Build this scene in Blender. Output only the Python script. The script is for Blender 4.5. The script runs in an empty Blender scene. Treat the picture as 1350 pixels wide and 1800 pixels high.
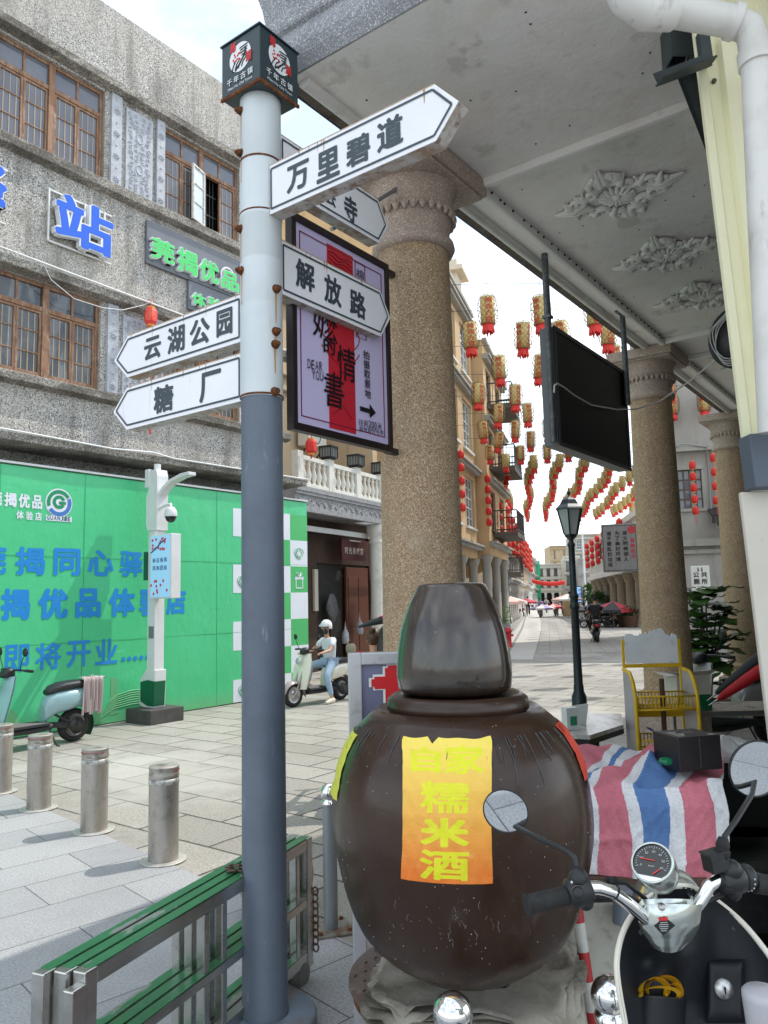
import bpy, math, random
from mathutils import Vector, Matrix
import numpy as np
R=math.radians; PI=math.pi
scn=bpy.context.scene; COL=scn.collection
random.seed(7)
# ---------------------------------------------------------------- camera
CAMH=1.65; FPX=1352.; PITCH=R(6.6); ROLL=R(1.35)
cd=bpy.data.cameras.new('camera'); cam=bpy.data.objects.new('camera',cd); COL.objects.link(cam)
cd.sensor_fit='VERTICAL'; cd.sensor_height=36; cd.lens=36*FPX/1800; cd.clip_start=.05; cd.clip_end=2000
cam.matrix_world=Matrix.Translation((0,0,CAMH))@Matrix.Rotation(PI/2+PITCH,4,'X')@Matrix.Rotation(-ROLL,4,'Z')
scn.camera=cam
# ---------------------------------------------------------------- sky, sun, exposure
SUN_AZ=R(61); SUN_EL=R(57)          # azimuth clockwise from +Y
w=bpy.data.worlds.new('World'); scn.world=w; w.use_nodes=True
nt=w.node_tree; nt.nodes.clear()
o_=nt.nodes.new('ShaderNodeOutputWorld'); bg=nt.nodes.new('ShaderNodeBackground')
sky=nt.nodes.new('ShaderNodeTexSky'); sky.sky_type='NISHITA'; sky.sun_disc=False
sky.sun_elevation=SUN_EL; sky.sun_rotation=SUN_AZ; sky.dust_density=.6; sky.air_density=1.0
tc=nt.nodes.new('ShaderNodeTexCoord'); mp=nt.nodes.new('ShaderNodeMapping'); mp.inputs['Scale'].default_value=(1,1,2.6); mp.inputs['Location'].default_value=(9.26,7.466,2.77)
nz=nt.nodes.new('ShaderNodeTexNoise'); nz.inputs['Scale'].default_value=2.2; nz.inputs['Detail'].default_value=7; nz.inputs['Roughness'].default_value=.55
rp=nt.nodes.new('ShaderNodeValToRGB'); rp.color_ramp.elements[0].position=.40; rp.color_ramp.elements[1].position=.64
rp.color_ramp.elements[0].color=(.30,.30,.30,1)
mx=nt.nodes.new('ShaderNodeMix'); mx.data_type='RGBA'; mx.inputs[7].default_value=(8.0,8.6,8.8,1)
L_=nt.links.new
L_(tc.outputs['Generated'],mp.inputs['Vector']); L_(mp.outputs['Vector'],nz.inputs['Vector']); L_(nz.outputs['Fac'],rp.inputs['Fac'])
L_(rp.outputs['Color'],mx.inputs[0]); L_(sky.outputs['Color'],mx.inputs[6]); L_(mx.outputs[2],bg.inputs['Color']); L_(bg.outputs[0],o_.inputs['Surface'])
bg.inputs['Strength'].default_value=.15
sd=bpy.data.lights.new('sun','SUN'); sd.energy=2.15; sd.angle=R(.6); sd.color=(1,.95,.87)
sun=bpy.data.objects.new('sun',sd); COL.objects.link(sun)
sdir=Vector((math.sin(SUN_AZ)*math.cos(SUN_EL),math.cos(SUN_AZ)*math.cos(SUN_EL),math.sin(SUN_EL)))
sun.rotation_euler=sdir.to_track_quat('Z','Y').to_euler(); sun.location=(0,0,30)
scn.view_settings.view_transform='Standard'; scn.view_settings.look='None'; scn.view_settings.gamma=1
scn.view_settings.exposure=.68
# ---------------------------------------------------------------- measuring helpers (places are read off in real metres)
def ray(px,py):
    u=(px-675)/FPX; v=(900-py)/FPX; c,s=math.cos(-ROLL),math.sin(-ROLL)
    x=u*c-v*s; y=u*s+v*c; cp,sp=math.cos(PITCH),math.sin(PITCH)
    return Vector((x,cp-sp*y,sp+cp*y))
C0=Vector((0,0,CAMH))
def G(px,py,z=0.):
    d=ray(px,py); return C0+d*((z-CAMH)/d.z)
def AT(px,py,D):
    d=ray(px,py); return C0+d*(D/d.y)
class Fr:                                   # an upright frame: x along a facade, y away from the viewer, z up
    def __init__(s,o,deg): s.o=Vector((o[0],o[1],o[2] if len(o)>2 else 0)); s.a=R(deg); s.M=Matrix.Translation(s.o)@Matrix.Rotation(s.a,4,'Z'); s.I=s.M.inverted()
    def loc(s,p): return s.I@Vector(p)
    def wld(s,x,y,z): return s.M@Vector((x,y,z))
    def px(s,px,py,y=0.):
        a=s.I@C0; b=(s.I.to_3x3())@ray(px,py); t=(y-a.y)/b.y; p=a+b*t; return p.x,p.z
# ---------------------------------------------------------------- materials
def S(r,g,b):
    f=lambda c:(c/255/12.92 if c/255<=.04045 else ((c/255+.055)/1.055)**2.4)
    return (f(r),f(g),f(b))
_M={}
def mat(name,col,rough=.6,metal=0.,layers=(),bump=None,spec=.5,coat=0.,rvar=None,sub=None,trans=0.,alpha=1.,emit=None,coord='Object'):
    if name in _M: return _M[name]
    m=bpy.data.materials.new(name); m.use_nodes=True; t=m.node_tree; N=t.nodes; K=t.links.new
    b=N['Principled BSDF']; b.inputs['Roughness'].default_value=rough; b.inputs['Metallic'].default_value=metal
    b.inputs['Specular IOR Level'].default_value=spec; b.inputs['Coat Weight'].default_value=coat
    b.inputs['Coat Roughness'].default_value=.12
    if trans: b.inputs['Transmission Weight'].default_value=trans
    if alpha<1: b.inputs['Alpha'].default_value=alpha
    if emit: b.inputs['Emission Color'].default_value=(*emit[0],1); b.inputs['Emission Strength'].default_value=emit[1]
    tcn=N.new('ShaderNodeTexCoord')
    def tex(kind,scale,st):
        mpn=N.new('ShaderNodeMapping'); mpn.inputs['Scale'].default_value=st; K(tcn.outputs[coord],mpn.inputs['Vector'])
        if kind=='n':
            x=N.new('ShaderNodeTexNoise'); x.inputs['Scale'].default_value=scale; x.inputs['Detail'].default_value=6; x.inputs['Roughness'].default_value=.6; K(mpn.outputs[0],x.inputs['Vector']); return x.outputs['Fac']
        if kind in('v','e'):
            x=N.new('ShaderNodeTexVoronoi'); x.inputs['Scale'].default_value=scale
            if kind=='e': x.feature='DISTANCE_TO_EDGE'
            K(mpn.outputs[0],x.inputs['Vector']); return x.outputs['Distance']
        if kind=='c':
            x=N.new('ShaderNodeTexVoronoi'); x.inputs['Scale'].default_value=scale; K(mpn.outputs[0],x.inputs['Vector'])
            y=N.new('ShaderNodeSeparateColor'); K(x.outputs['Color'],y.inputs[0]); return y.outputs[0]
        if kind=='w':
            x=N.new('ShaderNodeTexWave'); x.inputs['Scale'].default_value=scale; x.inputs['Distortion'].default_value=.6; K(mpn.outputs[0],x.inputs['Vector']); return x.outputs['Fac']
        if kind=='g':
            y=N.new('ShaderNodeSeparateXYZ'); K(mpn.outputs[0],y.inputs[0]); return y.outputs[2]
    cur=None
    for ly in layers:
        kind,scale,lo,hi,c2=ly[:5]; fac=ly[5] if len(ly)>5 else 1.; st=ly[6] if len(ly)>6 else (1,1,1)
        f=tex(kind,scale,st); r=N.new('ShaderNodeMapRange'); r.inputs[1].default_value=lo; r.inputs[2].default_value=hi; r.inputs[4].default_value=fac; K(f,r.inputs[0])
        x=N.new('ShaderNodeMix'); x.data_type='RGBA'; K(r.outputs[0],x.inputs[0]); x.inputs[7].default_value=(*c2,1)
        if cur is None: x.inputs[6].default_value=(*col,1)
        else: K(cur,x.inputs[6])
        cur=x.outputs[2]
    if cur is None: b.inputs['Base Color'].default_value=(*col,1)
    else: K(cur,b.inputs['Base Color'])
    if rvar:
        f=tex(rvar[0],rvar[1],rvar[4] if len(rvar)>4 else (1,1,1)); r=N.new('ShaderNodeMapRange'); r.inputs[1].default_value=.3; r.inputs[2].default_value=.7; r.inputs[3].default_value=rvar[2]; r.inputs[4].default_value=rvar[3]; K(f,r.inputs[0]); K(r.outputs[0],b.inputs['Roughness'])
    if bump:
        bs=[bump] if not isinstance(bump[0],(tuple,list)) else bump; prev=None
        for bb in bs:
            f=tex(bb[0],bb[1],bb[4] if len(bb)>4 else (1,1,1)); n=N.new('ShaderNodeBump'); n.inputs['Strength'].default_value=bb[2]; n.inputs['Distance'].default_value=bb[3]; K(f,n.inputs['Height'])
            if prev: K(prev,n.inputs['Normal'])
            prev=n.outputs[0]
        K(prev,b.inputs['Normal'])
    _M[name]=m; return m
def brick_mat(name,c1,c2,joint,bw,rh,mort,bumpd=.004,speck=None,rough=.75,stain_shade=None,rot=0,offset=.5,warp=.022):
    m=mat(name,c1,rough); t=m.node_tree; N=t.nodes; K=t.links.new; b=N['Principled BSDF']
    tcn=N.new('ShaderNodeTexCoord'); mpn=N.new('ShaderNodeMapping'); mpn.inputs['Rotation'].default_value=(0,0,rot); K(tcn.outputs['Object'],mpn.inputs[0])
    wn=N.new('ShaderNodeTexNoise'); wn.inputs['Scale'].default_value=9; wn.inputs['Detail'].default_value=5; K(mpn.outputs[0],wn.inputs['Vector'])
    wm=N.new('ShaderNodeVectorMath'); wm.operation='MULTIPLY_ADD'; wm.inputs[1].default_value=(warp,warp,0); K(wn.outputs['Color'],wm.inputs[0]); K(mpn.outputs[0],wm.inputs[2])
    br=N.new('ShaderNodeTexBrick'); br.inputs['Scale'].default_value=1; br.inputs['Brick Width'].default_value=bw; br.inputs['Row Height'].default_value=rh
    br.inputs['Mortar Size'].default_value=mort; br.inputs['Mortar Smooth'].default_value=.3; br.offset=offset
    br.inputs['Color1'].default_value=(*c1,1); br.inputs['Color2'].default_value=(*c2,1); br.inputs['Mortar'].default_value=(*joint,1); br.inputs['Bias'].default_value=0
    K(wm.outputs[0],br.inputs['Vector'])
    cur=br.outputs['Color']
    for (sc,lo,hi,c,fac) in (speck or [])+(stain_shade or []):
        n=N.new('ShaderNodeTexNoise'); n.inputs['Scale'].default_value=sc; n.inputs['Detail'].default_value=5; n.inputs['Roughness'].default_value=.65; K(tcn.outputs['Object'],n.inputs['Vector'])
        r=N.new('ShaderNodeMapRange'); r.inputs[1].default_value=lo; r.inputs[2].default_value=hi; r.inputs[4].default_value=fac; K(n.outputs['Fac'],r.inputs[0])
        x=N.new('ShaderNodeMix'); x.data_type='RGBA'; K(r.outputs[0],x.inputs[0]); K(cur,x.inputs[6]); x.inputs[7].default_value=(*c,1); cur=x.outputs[2]
    K(cur,b.inputs['Base Color'])
    n1=N.new('ShaderNodeBump'); n1.invert=True; n1.inputs['Strength'].default_value=.8; n1.inputs['Distance'].default_value=bumpd; K(br.outputs['Fac'],n1.inputs['Height'])
    n2=N.new('ShaderNodeBump'); n2.inputs['Strength'].default_value=.35; n2.inputs['Distance'].default_value=.004
    nn=N.new('ShaderNodeTexNoise'); nn.inputs['Scale'].default_value=26; nn.inputs['Detail'].default_value=6; K(tcn.outputs['Object'],nn.inputs['Vector']); K(nn.outputs['Fac'],n2.inputs['Height']); K(n1.outputs[0],n2.inputs['Normal']); K(n2.outputs[0],b.inputs['Normal'])
    return m
# ---------------------------------------------------------------- mesh builder
class MB:
    def __init__(s): s.v=[]; s.f=[]; s.mi=[]; s.sm=[]; s.T=None; s.cur=0
    def add(s,vs,fs,smooth=False):
        o=len(s.v)
        for p in vs: s.v.append(tuple(s.T@Vector(p)) if s.T is not None else tuple(p))
        for f in fs: s.f.append([i+o for i in f]); s.mi.append(s.cur); s.sm.append(smooth)
        return s
    def box(s,x0,x1,y0,y1,z0,z1):
        v=[(x0,y0,z0),(x1,y0,z0),(x1,y1,z0),(x0,y1,z0),(x0,y0,z1),(x1,y0,z1),(x1,y1,z1),(x0,y1,z1)]
        return s.add(v,[(0,3,2,1),(4,5,6,7),(0,1,5,4),(1,2,6,5),(2,3,7,6),(3,0,4,7)])
    def bar(s,p,q,w,h=None,up=(0,0,1)):
        p=Vector(p); q=Vector(q); h=h or w; d=(q-p).normalized(); u=Vector(up)
        if abs(d.dot(u))>.97: u=Vector((1,0,0))
        a=d.cross(u).normalized()*w/2; b=a.cross(d).normalized()*h/2
        v=[p-a-b,p+a-b,p+a+b,p-a+b,q-a-b,q+a-b,q+a+b,q-a+b]
        return s.add(v,[(0,3,2,1),(4,5,6,7),(0,1,5,4),(1,2,6,5),(2,3,7,6),(3,0,4,7)])
    def tube(s,pts,r,n=10,caps=True,closed=False,smooth=True):
        pts=[Vector(p) for p in pts]; m=len(pts); rs=r if isinstance(r,(list,tuple)) else [r]*m
        vs=[]; prev=None
        for i,p in enumerate(pts):
            if closed: d=pts[(i+1)%m]-pts[i-1]
            else: d=pts[min(i+1,m-1)]-pts[max(i-1,0)]
            d.normalize()
            if prev is None:
                u=Vector((0,0,1)) if abs(d.z)<.9 else Vector((1,0,0)); a=d.cross(u).normalized()
            else:
                a=(prev-d*prev.dot(d)); a=a.normalized() if a.length>1e-6 else d.cross(Vector((0,0,1))).normalized()
            prev=a; b=d.cross(a)
            for k in range(n): t=2*PI*k/n; vs.append(p+(a*math.cos(t)+b*math.sin(t))*rs[i])
        fs=[]
        for i in range(m if closed else m-1):
            j=(i+1)%m
            for k in range(n): l=(k+1)%n; fs.append((i*n+k,i*n+l,j*n+l,j*n+k))
        s.add(vs,fs,smooth)
        if caps and not closed:
            s.add(vs[:n],[tuple(range(n-1,-1,-1))]); s.add(vs[-n:],[tuple(range(n))])
        return s
    def cyl(s,p,q,r0,r1=None,n=20,caps=True): return s.tube([p,q],[r0,r0 if r1 is None else r1],n,caps)
    def lathe(s,prof,n=32,c=(0,0,0),smooth=True,axis=None,a0=0,a1=2*PI):
        full=abs(a1-a0-2*PI)<1e-6; k=n if full else n+1; vs=[]; c=Vector(c); Mx=Vector(axis).to_track_quat('Z','Y').to_matrix() if axis is not None else None
        for (r,z) in prof:
            for i in range(k):
                t=a0+(a1-a0)*i/n; p=Vector((r*math.cos(t),r*math.sin(t),z)); vs.append(c+(Mx@p if Mx else p))
        fs=[]
        for j in range(len(prof)-1):
            for i in range(n): l=(i+1)%k; fs.append((j*k+i,j*k+l,(j+1)*k+l,(j+1)*k+i))
        return s.add(vs,fs,smooth)
    def sph(s,c,r,n=16,sc=(1,1,1),T=None):
        m=max(6,n//2); vs=[]; c=Vector(c)
        for j in range(m+1):
            ph=PI*j/m
            for i in range(n):
                t=2*PI*i/n; p=Vector((r*sc[0]*math.sin(ph)*math.cos(t),r*sc[1]*math.sin(ph)*math.sin(t),r*sc[2]*math.cos(ph))); vs.append(c+(T@p if T else p))
        fs=[((j+1)*n+i,(j+1)*n+(i+1)%n,j*n+(i+1)%n,j*n+i) for j in range(m) for i in range(n)]
        return s.add(vs,fs,True)
    def prism(s,pts,vec):
        n=len(pts); v=Vector(vec); a=[Vector(p) for p in pts]
        return s.add(a+[p+v for p in a],[tuple(range(n-1,-1,-1)),tuple(range(n,2*n))]+[(i,(i+1)%n,n+(i+1)%n,n+i) for i in range(n)])
    def grid(s,fn,nu,nv,smooth=True):
        vs=[fn(i/nu,j/nv) for j in range(nv+1) for i in range(nu+1)]
        return s.add(vs,[(j*(nu+1)+i,j*(nu+1)+i+1,(j+1)*(nu+1)+i+1,(j+1)*(nu+1)+i) for j in range(nv) for i in range(nu)],smooth)
    def text(s,t,x0,z0,x1,z1,y=0.,depth=.004,bold=0.,fn=None):
        vs,fs=glyph(t)
        if not vs: return s
        xs=[p[0] for p in vs]; ys=[p[1] for p in vs]; a,b=min(xs)-bold,max(xs)+bold; c,d=min(ys)-bold,max(ys)+bold
        kx=(x1-x0)/max(b-a,.05); kz=(z1-z0)/max(d-c,.05); m=len(vs)
        edges={}
        for f in fs:
            for i in range(len(f)): edges[(f[i],f[(i+1)%len(f)])]=1
        side=[(e[0],e[0]+m,e[1]+m,e[1]) for e in edges if (e[1],e[0]) not in edges]
        offs=[(0,0)]+([(bold*math.cos(q*PI/4+.4),bold*math.sin(q*PI/4+.4)) for q in range(8)] if bold else [])
        for k,(ox,oz) in enumerate(offs):     # heavier strokes: the glyph laid over itself a hair apart
            e=.00006*k*(1 if depth<.02 else 4)
            def q(p,yy):
                r=(x0+(p[0]+ox-a)*kx,yy-e,z0+(p[1]+oz-c)*kz); return fn(r) if fn else r
            if depth<=0: s.add([q(p,y) for p in vs],fs)
            else: s.add([q(p,y-depth) for p in vs]+[q(p,y) for p in vs],list(fs)+side)
        return s
    def build(s,name,mats,parent=None,bevel=0.,sub=0):
        me=bpy.data.meshes.new(name); me.from_pydata(s.v,[],s.f)
        for m in (mats if isinstance(mats,(list,tuple)) else [mats]): me.materials.append(m)
        me.polygons.foreach_set('material_index',s.mi); me.polygons.foreach_set('use_smooth',s.sm); me.update()
        o=bpy.data.objects.new(name,me); COL.objects.link(o)
        if parent: o.parent=parent
        if bevel: b=o.modifiers.new('bevel','BEVEL'); b.width=bevel; b.segments=2; b.limit_method='ANGLE'; b.angle_limit=R(40)
        if sub: b=o.modifiers.new('sub','SUBSURF'); b.levels=sub; b.render_levels=sub
        return o
_gl={}
def glyph(t):
    k=t
    if k in _gl: return _gl[k]
    c=bpy.data.curves.new('t','FONT'); c.body=t; c.resolution_u=3; c.fill_mode='FRONT'
    o=bpy.data.objects.new('t',c); COL.objects.link(o); dg=bpy.context.evaluated_depsgraph_get(); dg.update()
    e=o.evaluated_get(dg); m=e.to_mesh(); vs=[(v.co.x,v.co.y) for v in m.vertices]; fs=[tuple(p.vertices) for p in m.polygons]
    e.to_mesh_clear(); bpy.data.objects.remove(o); bpy.data.curves.remove(c)
    # weld doubles
    ix={}; mp=[]; nv=[]
    for p in vs:
        q=(round(p[0],5),round(p[1],5))
        if q not in ix: ix[q]=len(nv); nv.append(p)
        mp.append(ix[q])
    nf=[]
    for f in fs:
        g=[]
        for i in f:
            if mp[i] not in g: g.append(mp[i])
        if len(g)>2:
            ar=sum(nv[g[i]][0]*nv[g[(i+1)%len(g)]][1]-nv[g[(i+1)%len(g)]][0]*nv[g[i]][1] for i in range(len(g)))
            nf.append(tuple(g if ar>0 else g[::-1]))
    _gl[k]=(nv,nf); return _gl[k]
def thing(name,label,cat,loc=(0,0,0),deg=0,group=None):
    o=bpy.data.objects.new(name,None); COL.objects.link(o); o.empty_display_size=.2; o.location=loc; o.rotation_euler=(0,0,R(deg)); return tag(o,label,cat,group)
def tag(o,label=None,cat=None,group=None,kind=None):
    if label: o['label']=label
    if cat: o['category']=cat
    if group: o['group']=group
    if kind: o['kind']=kind
    return o
_kids={}
def dup(root,loc,deg,label,group=None):
    def cp(o,par):
        c=o.copy(); COL.objects.link(c)
        if par: c.parent=par
        for ch in o.children: cp(ch,c)
        return c
    r=cp(root,None); r.location=loc; r.rotation_euler=(0,0,R(deg)); r['label']=label
    if group: r['group']=group
    return r
def skin_mesh(name,joints,edges,root,mats,parent=None,levels=1,flat=None):
    names=list(joints); me=bpy.data.meshes.new(name); me.from_pydata([joints[n][0] for n in names],[(names.index(a),names.index(b)) for a,b in edges],[])
    o=bpy.data.objects.new(name,me); COL.objects.link(o)
    md=o.modifiers.new('skin','SKIN'); md.use_smooth_shade=True
    for i,n in enumerate(names):
        r=joints[n][1]; r=(r,r) if not isinstance(r,tuple) else r; sv=me.skin_vertices[0].data[i]; sv.radius=r; sv.use_root=(n==root)
    sb=o.modifiers.new('s','SUBSURF'); sb.levels=levels; sb.render_levels=levels
    dg=bpy.context.evaluated_depsgraph_get(); dg.update(); nm=bpy.data.meshes.new_from_object(o.evaluated_get(dg)); nm.name=name
    o.modifiers.clear(); o.data=nm; nm.materials.clear()
    for m in (mats if isinstance(mats,(list,tuple)) else [mats]): nm.materials.append(m)
    for p in nm.polygons: p.use_smooth=True
    bpy.data.meshes.remove(me)
    if parent: o.parent=parent
    return o
# ================================================================ common materials
WHITE=mat('white_paint',(.72,.73,.74),.45,0,[('n',3,.4,.75,(.55,.54,.5),.5),('n',14,.62,.8,(.35,.25,.16),.35,(1,1,.25))])
SIGNW=mat('sign_white',S(244,244,250),.35,0,[('n',1.5,.4,.7,S(230,229,236),.6),('n',14,.64,.76,S(190,150,108),.5,(1,1,.10))])
SIGNINK=mat('sign_ink',S(60,72,80),.45)
RUST=mat('rust',S(120,72,38),.9,.1,[('n',25,.4,.65,S(60,36,24),.9),('n',60,.55,.7,S(170,110,60),.7)],('n',60,.5,.004))
STEEL=mat('brushed_steel',(.52,.50,.47),.3,.95,[('n',6,.35,.7,(.33,.30,.26),.7,(1,1,.3)),('n',40,.58,.72,(.2,.18,.16),.5,(1,1,.2)),('n',11,.56,.7,(.28,.25,.21),.5),('n',30,.68,.72,(.14,.12,.1),.45,(.4,1,1))],('n',90,.06,.002),rvar=('n',9,.22,.5))
CHROME=mat('chrome',(.82,.82,.82),.06,1.0,rvar=('n',8,.04,.14))
DKMETAL=mat('dark_metal',(.035,.035,.035),.45,.3,[('n',10,.5,.75,(.09,.08,.07),.5)],('n',60,.1,.002))
BLACKP=mat('black_plastic',(.012,.013,.015),.42,0,[('n',30,.5,.8,(.04,.04,.042),.6)],('n',180,.08,.001))
RUBBER=mat('tyre_rubber',(.014,.014,.014),.8,0,[('n',20,.5,.8,(.06,.055,.05),.6)])
GLASSD=mat('window_glass',(.10,.105,.125),.06,0,[('n',1.2,.35,.7,(.18,.185,.21),.7)],spec=.9,bump=('n',2.2,.06,.02))  # upper panes: grey-lavender sky reflection mixed into the colour
GLASSL=mat('dark_reflection_glass',(.03,.033,.035),.05,0,[('n',1.2,.40,.6,(.10,.105,.11),.8),('n',2.3,.56,.6,(.17,.18,.19),.7,(1,1,.3))],spec=.7,bump=('n',2.2,.06,.02))  # lower panes: their darker reflections are put into this colour
DARK=mat('dark_interior',(.012,.011,.01),.8,0,[('n',3,.5,.8,(.04,.035,.03),.6)])
WOOD=mat('brown_window_wood',S(150,112,84),.65,0,[('n',30,.4,.7,S(88,58,40),.9,(1,1,.1)),('n',8,.55,.7,S(165,140,118),.8),('n',40,.58,.7,S(176,160,145),.7,(1,1,.3))],('n',60,.2,.004))
GRAN=mat('washed_granite',S(192,189,184),.85,0,[('c',82,.34,.35,S(140,137,132),.85),('c',92,.84,.85,S(236,234,230),.75),('c',70,.86,.87,S(48,46,44),.9),('n',.9,.48,.7,S(146,143,138),.55,(1,1,.35)),('n',2.5,.50,.68,S(84,79,72),.6,(1.6,1.6,.13)),('n',6,.58,.74,S(104,100,94),.35),('n',.5,.42,.6,S(192,183,170),.3),('n',1.6,.55,.66,S(106,102,96),.4,(1,1,.5))],[('v',44,.4,.01)])
GRAND=mat('stained_granite_ledge',S(158,153,144),.88,0,[('c',52,.4,.41,S(106,101,94),.8),('c',64,.85,.86,S(196,192,184),.6),('n',2.2,.42,.62,S(66,61,54),.7,(.8,.8,1.6))],[('v',50,.4,.01)])
CARV=mat('carved_grey_stone',S(176,180,188),.7,0,[('n',9,.4,.7,S(140,143,150),.7),('c',130,.7,.71,S(205,208,214),.4)])
PEB=mat('tan_pebble_dash',S(186,158,128),.8,0,[('c',210,.3,.31,S(150,122,92),.75),('c',230,.78,.79,S(226,208,180),.75),('c',250,.9,.91,S(92,76,62),.8),('n',1.3,.45,.7,S(158,134,106),.5,(1,1,.4)),('n',3,.55,.75,S(200,188,168),.35),('n',7,.58,.72,S(126,112,86),.35),('n',1.0,.52,.66,S(112,100,86),.5,(2,2,.22))],[('v',210,.35,.004),('n',14,.15,.008)])
PEBG=mat('grey_pink_speckled_stone',S(188,168,154),.8,0,[('c',190,.76,.77,S(232,222,212),.7),('c',220,.45,.46,S(152,132,120),.6),('n',4,.5,.75,S(146,130,120),.5)],('v',190,.35,.004))
STONEG=mat('grey_speckled_cornice',S(158,160,166),.8,0,[('c',200,.76,.77,S(232,232,234),.7),('c',240,.45,.46,S(118,120,124),.6),('n',3,.5,.75,S(110,110,112),.5)],('v',190,.3,.004))
PLAST=mat('grey_stained_plaster',S(244,241,237),.85,0,[('n',1.1,.44,.66,S(218,214,208),.8),('n',2.3,.54,.70,S(226,208,190),.6),('n',7,.60,.74,S(170,162,154),.5),('n',.6,.42,.6,S(248,246,243),.5),('n',3.1,.62,.66,S(200,196,190),.6),('v',6,.028,.01,S(30,28,26),1.)],[('n',5,.35,.03),('n',40,.18,.008)])
CREAM=mat('cream_sheet_metal',S(242,238,204),.5,0,[('n',2,.45,.75,S(226,218,178),.6),('n',25,.64,.78,S(140,124,92),.5,(1,1,.2))],('n',3,.05,.02))
PVC=mat('white_pvc_pipe',S(222,220,216),.42,0,[('n',5,.5,.75,S(190,184,176),.6),('n',22,.6,.76,S(120,106,92),.45,(1,1,.3))],('n',40,.05,.003))
RED=mat('red_lantern_cloth',S(205,38,30),.6,0,[('n',12,.45,.7,S(225,70,50),.6)])
GOLD=mat('gold_lantern_paper',S(214,190,126),.6,.0,[('n',20,.45,.7,S(176,146,84),.7)])
POLEB=mat('blue_grey_pole_paint',S(98,108,122),.5,0,[('n',3,.42,.7,S(82,90,104),.8),('n',22,.64,.72,S(140,148,158),.6,(1,1,.2)),('n',70,.72,.76,S(200,204,208),.7),('n',9,.66,.8,S(60,66,76),.6)],('n',30,.1,.004))
POLEW=mat('white_pole_paint',S(206,213,216),.4,0,[('n',3,.45,.75,S(186,194,198),.6),('n',16,.62,.78,S(158,108,60),.55,(1,1,.12))])
GREENP=mat('dark_green_sign_paint',S(42,60,64),.35,0,[('n',4,.45,.75,S(34,50,54),.6)])
CEMENT=mat('grey_cement',S(150,148,143),.85,0,[('n',2,.4,.7,S(120,117,112),.7),('n',14,.55,.75,S(92,88,82),.5)],('n',30,.2,.006))
PLANT=mat('leaf_green',(.045,.11,.025),.45,0,[('n',2,.4,.65,(.09,.17,.04),.8),('n',8,.5,.7,(.02,.055,.015),.6)],spec=.4)
BARK=mat('bark',(.09,.065,.045),.9,0,[('n',12,.4,.7,(.04,.03,.02),.8)])
SKINM=mat('skin',S(196,150,124),.55,0,[('n',12,.5,.75,S(180,128,104),.5)])
HAIRM=mat('black_hair',(.012,.01,.009),.45,0,[('n',40,.4,.7,(.03,.024,.02),.7,(1,1,.1))])
def solid(name,rgb,rough=.5,metal=0.,var=.18,spec=.5,coat=0.):
    c=S(*rgb); d=tuple(x*(1-var) for x in c); return mat(name,c,rough,metal,[('n',5,.4,.7,d,.9)],None,spec,coat)
# ================================================================ ground
ARC=Fr((.2024,4.2,0),53.685)      # arcade: x along the column row, y towards the street
FEN=Fr(tuple(G(157,1278))[:2]+(0,),53.4)  # hoarding line of the left building
def sheet(name,pts,z,m,deg,sub=1):
    o=MB(); Ri=Matrix.Rotation(-R(deg),4,'Z'); o.add([Ri@Vector((p[0],p[1],0)) for p in pts],[tuple(range(len(pts)))]); ob=o.build(name,m); ob.rotation_euler=(0,0,R(deg)); ob.location=(0,0,z); ob['kind']='structure'; return ob
road=brick_mat('rough_granite_road',S(178,174,166),S(150,146,138),S(62,59,54),.78,.46,.012,.014,[(60,.45,.62,S(116,112,104),.7),(85,.6,.70,S(222,218,210),.6),(24,.55,.72,S(112,107,99),.5)],stain_shade=[(.7,.5,.66,S(136,132,122),.55),(2.4,.58,.7,S(112,107,98),.4),(.35,.52,.62,S(206,203,196),.4),(13,.69,.73,S(72,68,62),.6)])  # broad dark patches paint in shadow and wet tones, beside stains and gum
plaza=brick_mat('grey_granite_paving',S(176,177,178),S(158,159,161),S(78,78,80),.84,.42,.004,.004,[(85,.44,.62,S(122,122,124),.65),(70,.6,.70,S(216,217,218),.65),(150,.62,.7,S(86,86,88),.5)],stain_shade=[(.9,.48,.7,S(136,136,138),.5),(5,.62,.74,S(104,104,104),.4),(17,.70,.73,S(70,70,70),.6)],warp=.003)
street=brick_mat('street_granite',S(176,172,164),S(158,155,148),S(92,89,84),.8,.4,.014,.008,[(60,.45,.7,S(136,132,126),.5)],stain_shade=[(.35,.5,.7,S(142,138,130),.5)])
gm=MB(); gm.add([(-900,-900,-.012),(900,-900,-.012),(900,1200,-.012),(-900,1200,-.012)],[(0,1,2,3)]); tag(gm.build('ground',CEMENT),kind='structure')
sheet('road',[(-22,-6),(14,-6),(14,21.6),(-5,30),(-22,22)],0,road,-36.6)
sheet('pavement',[(-9,12.7),(-9,-5),(9,-5),(3.2,.5),(-1.48+.74,5.21-.72)],.004,plaza,43)
sheet('street',[(-5,30),(1.0,24),(14,21.6),(50,20),(70,190),(-3,190)],.004,street,-11.8)
def band(name,pts,wd,z,m):
    mb=MB(); P=[Vector((p[0],p[1],0)) for p in pts]; L=[]
    for i,p in enumerate(P):
        d=(P[min(i+1,len(P)-1)]-P[max(i-1,0)]).normalized(); n=Vector((-d.y,d.x,0))*wd/2; L+= [p-n,p+n]
    mb.add([(q.x,q.y,z) for q in L],[(2*i,2*i+2,2*i+3,2*i+1) for i in range(len(P)-1)]); return tag(mb.build(name,m),kind='structure')
pale=mat('pale_granite_band',S(196,193,187),.75,0,[('n',60,.45,.7,S(168,165,158),.5),('n',1,.45,.7,S(180,176,168),.5)])
band('path',[G(893,1160),G(915,1128),G(930,1104),G(934,1090),G(936,1080),G(938,1073),G(945,1066)],1.3,.005,pale)
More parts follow.
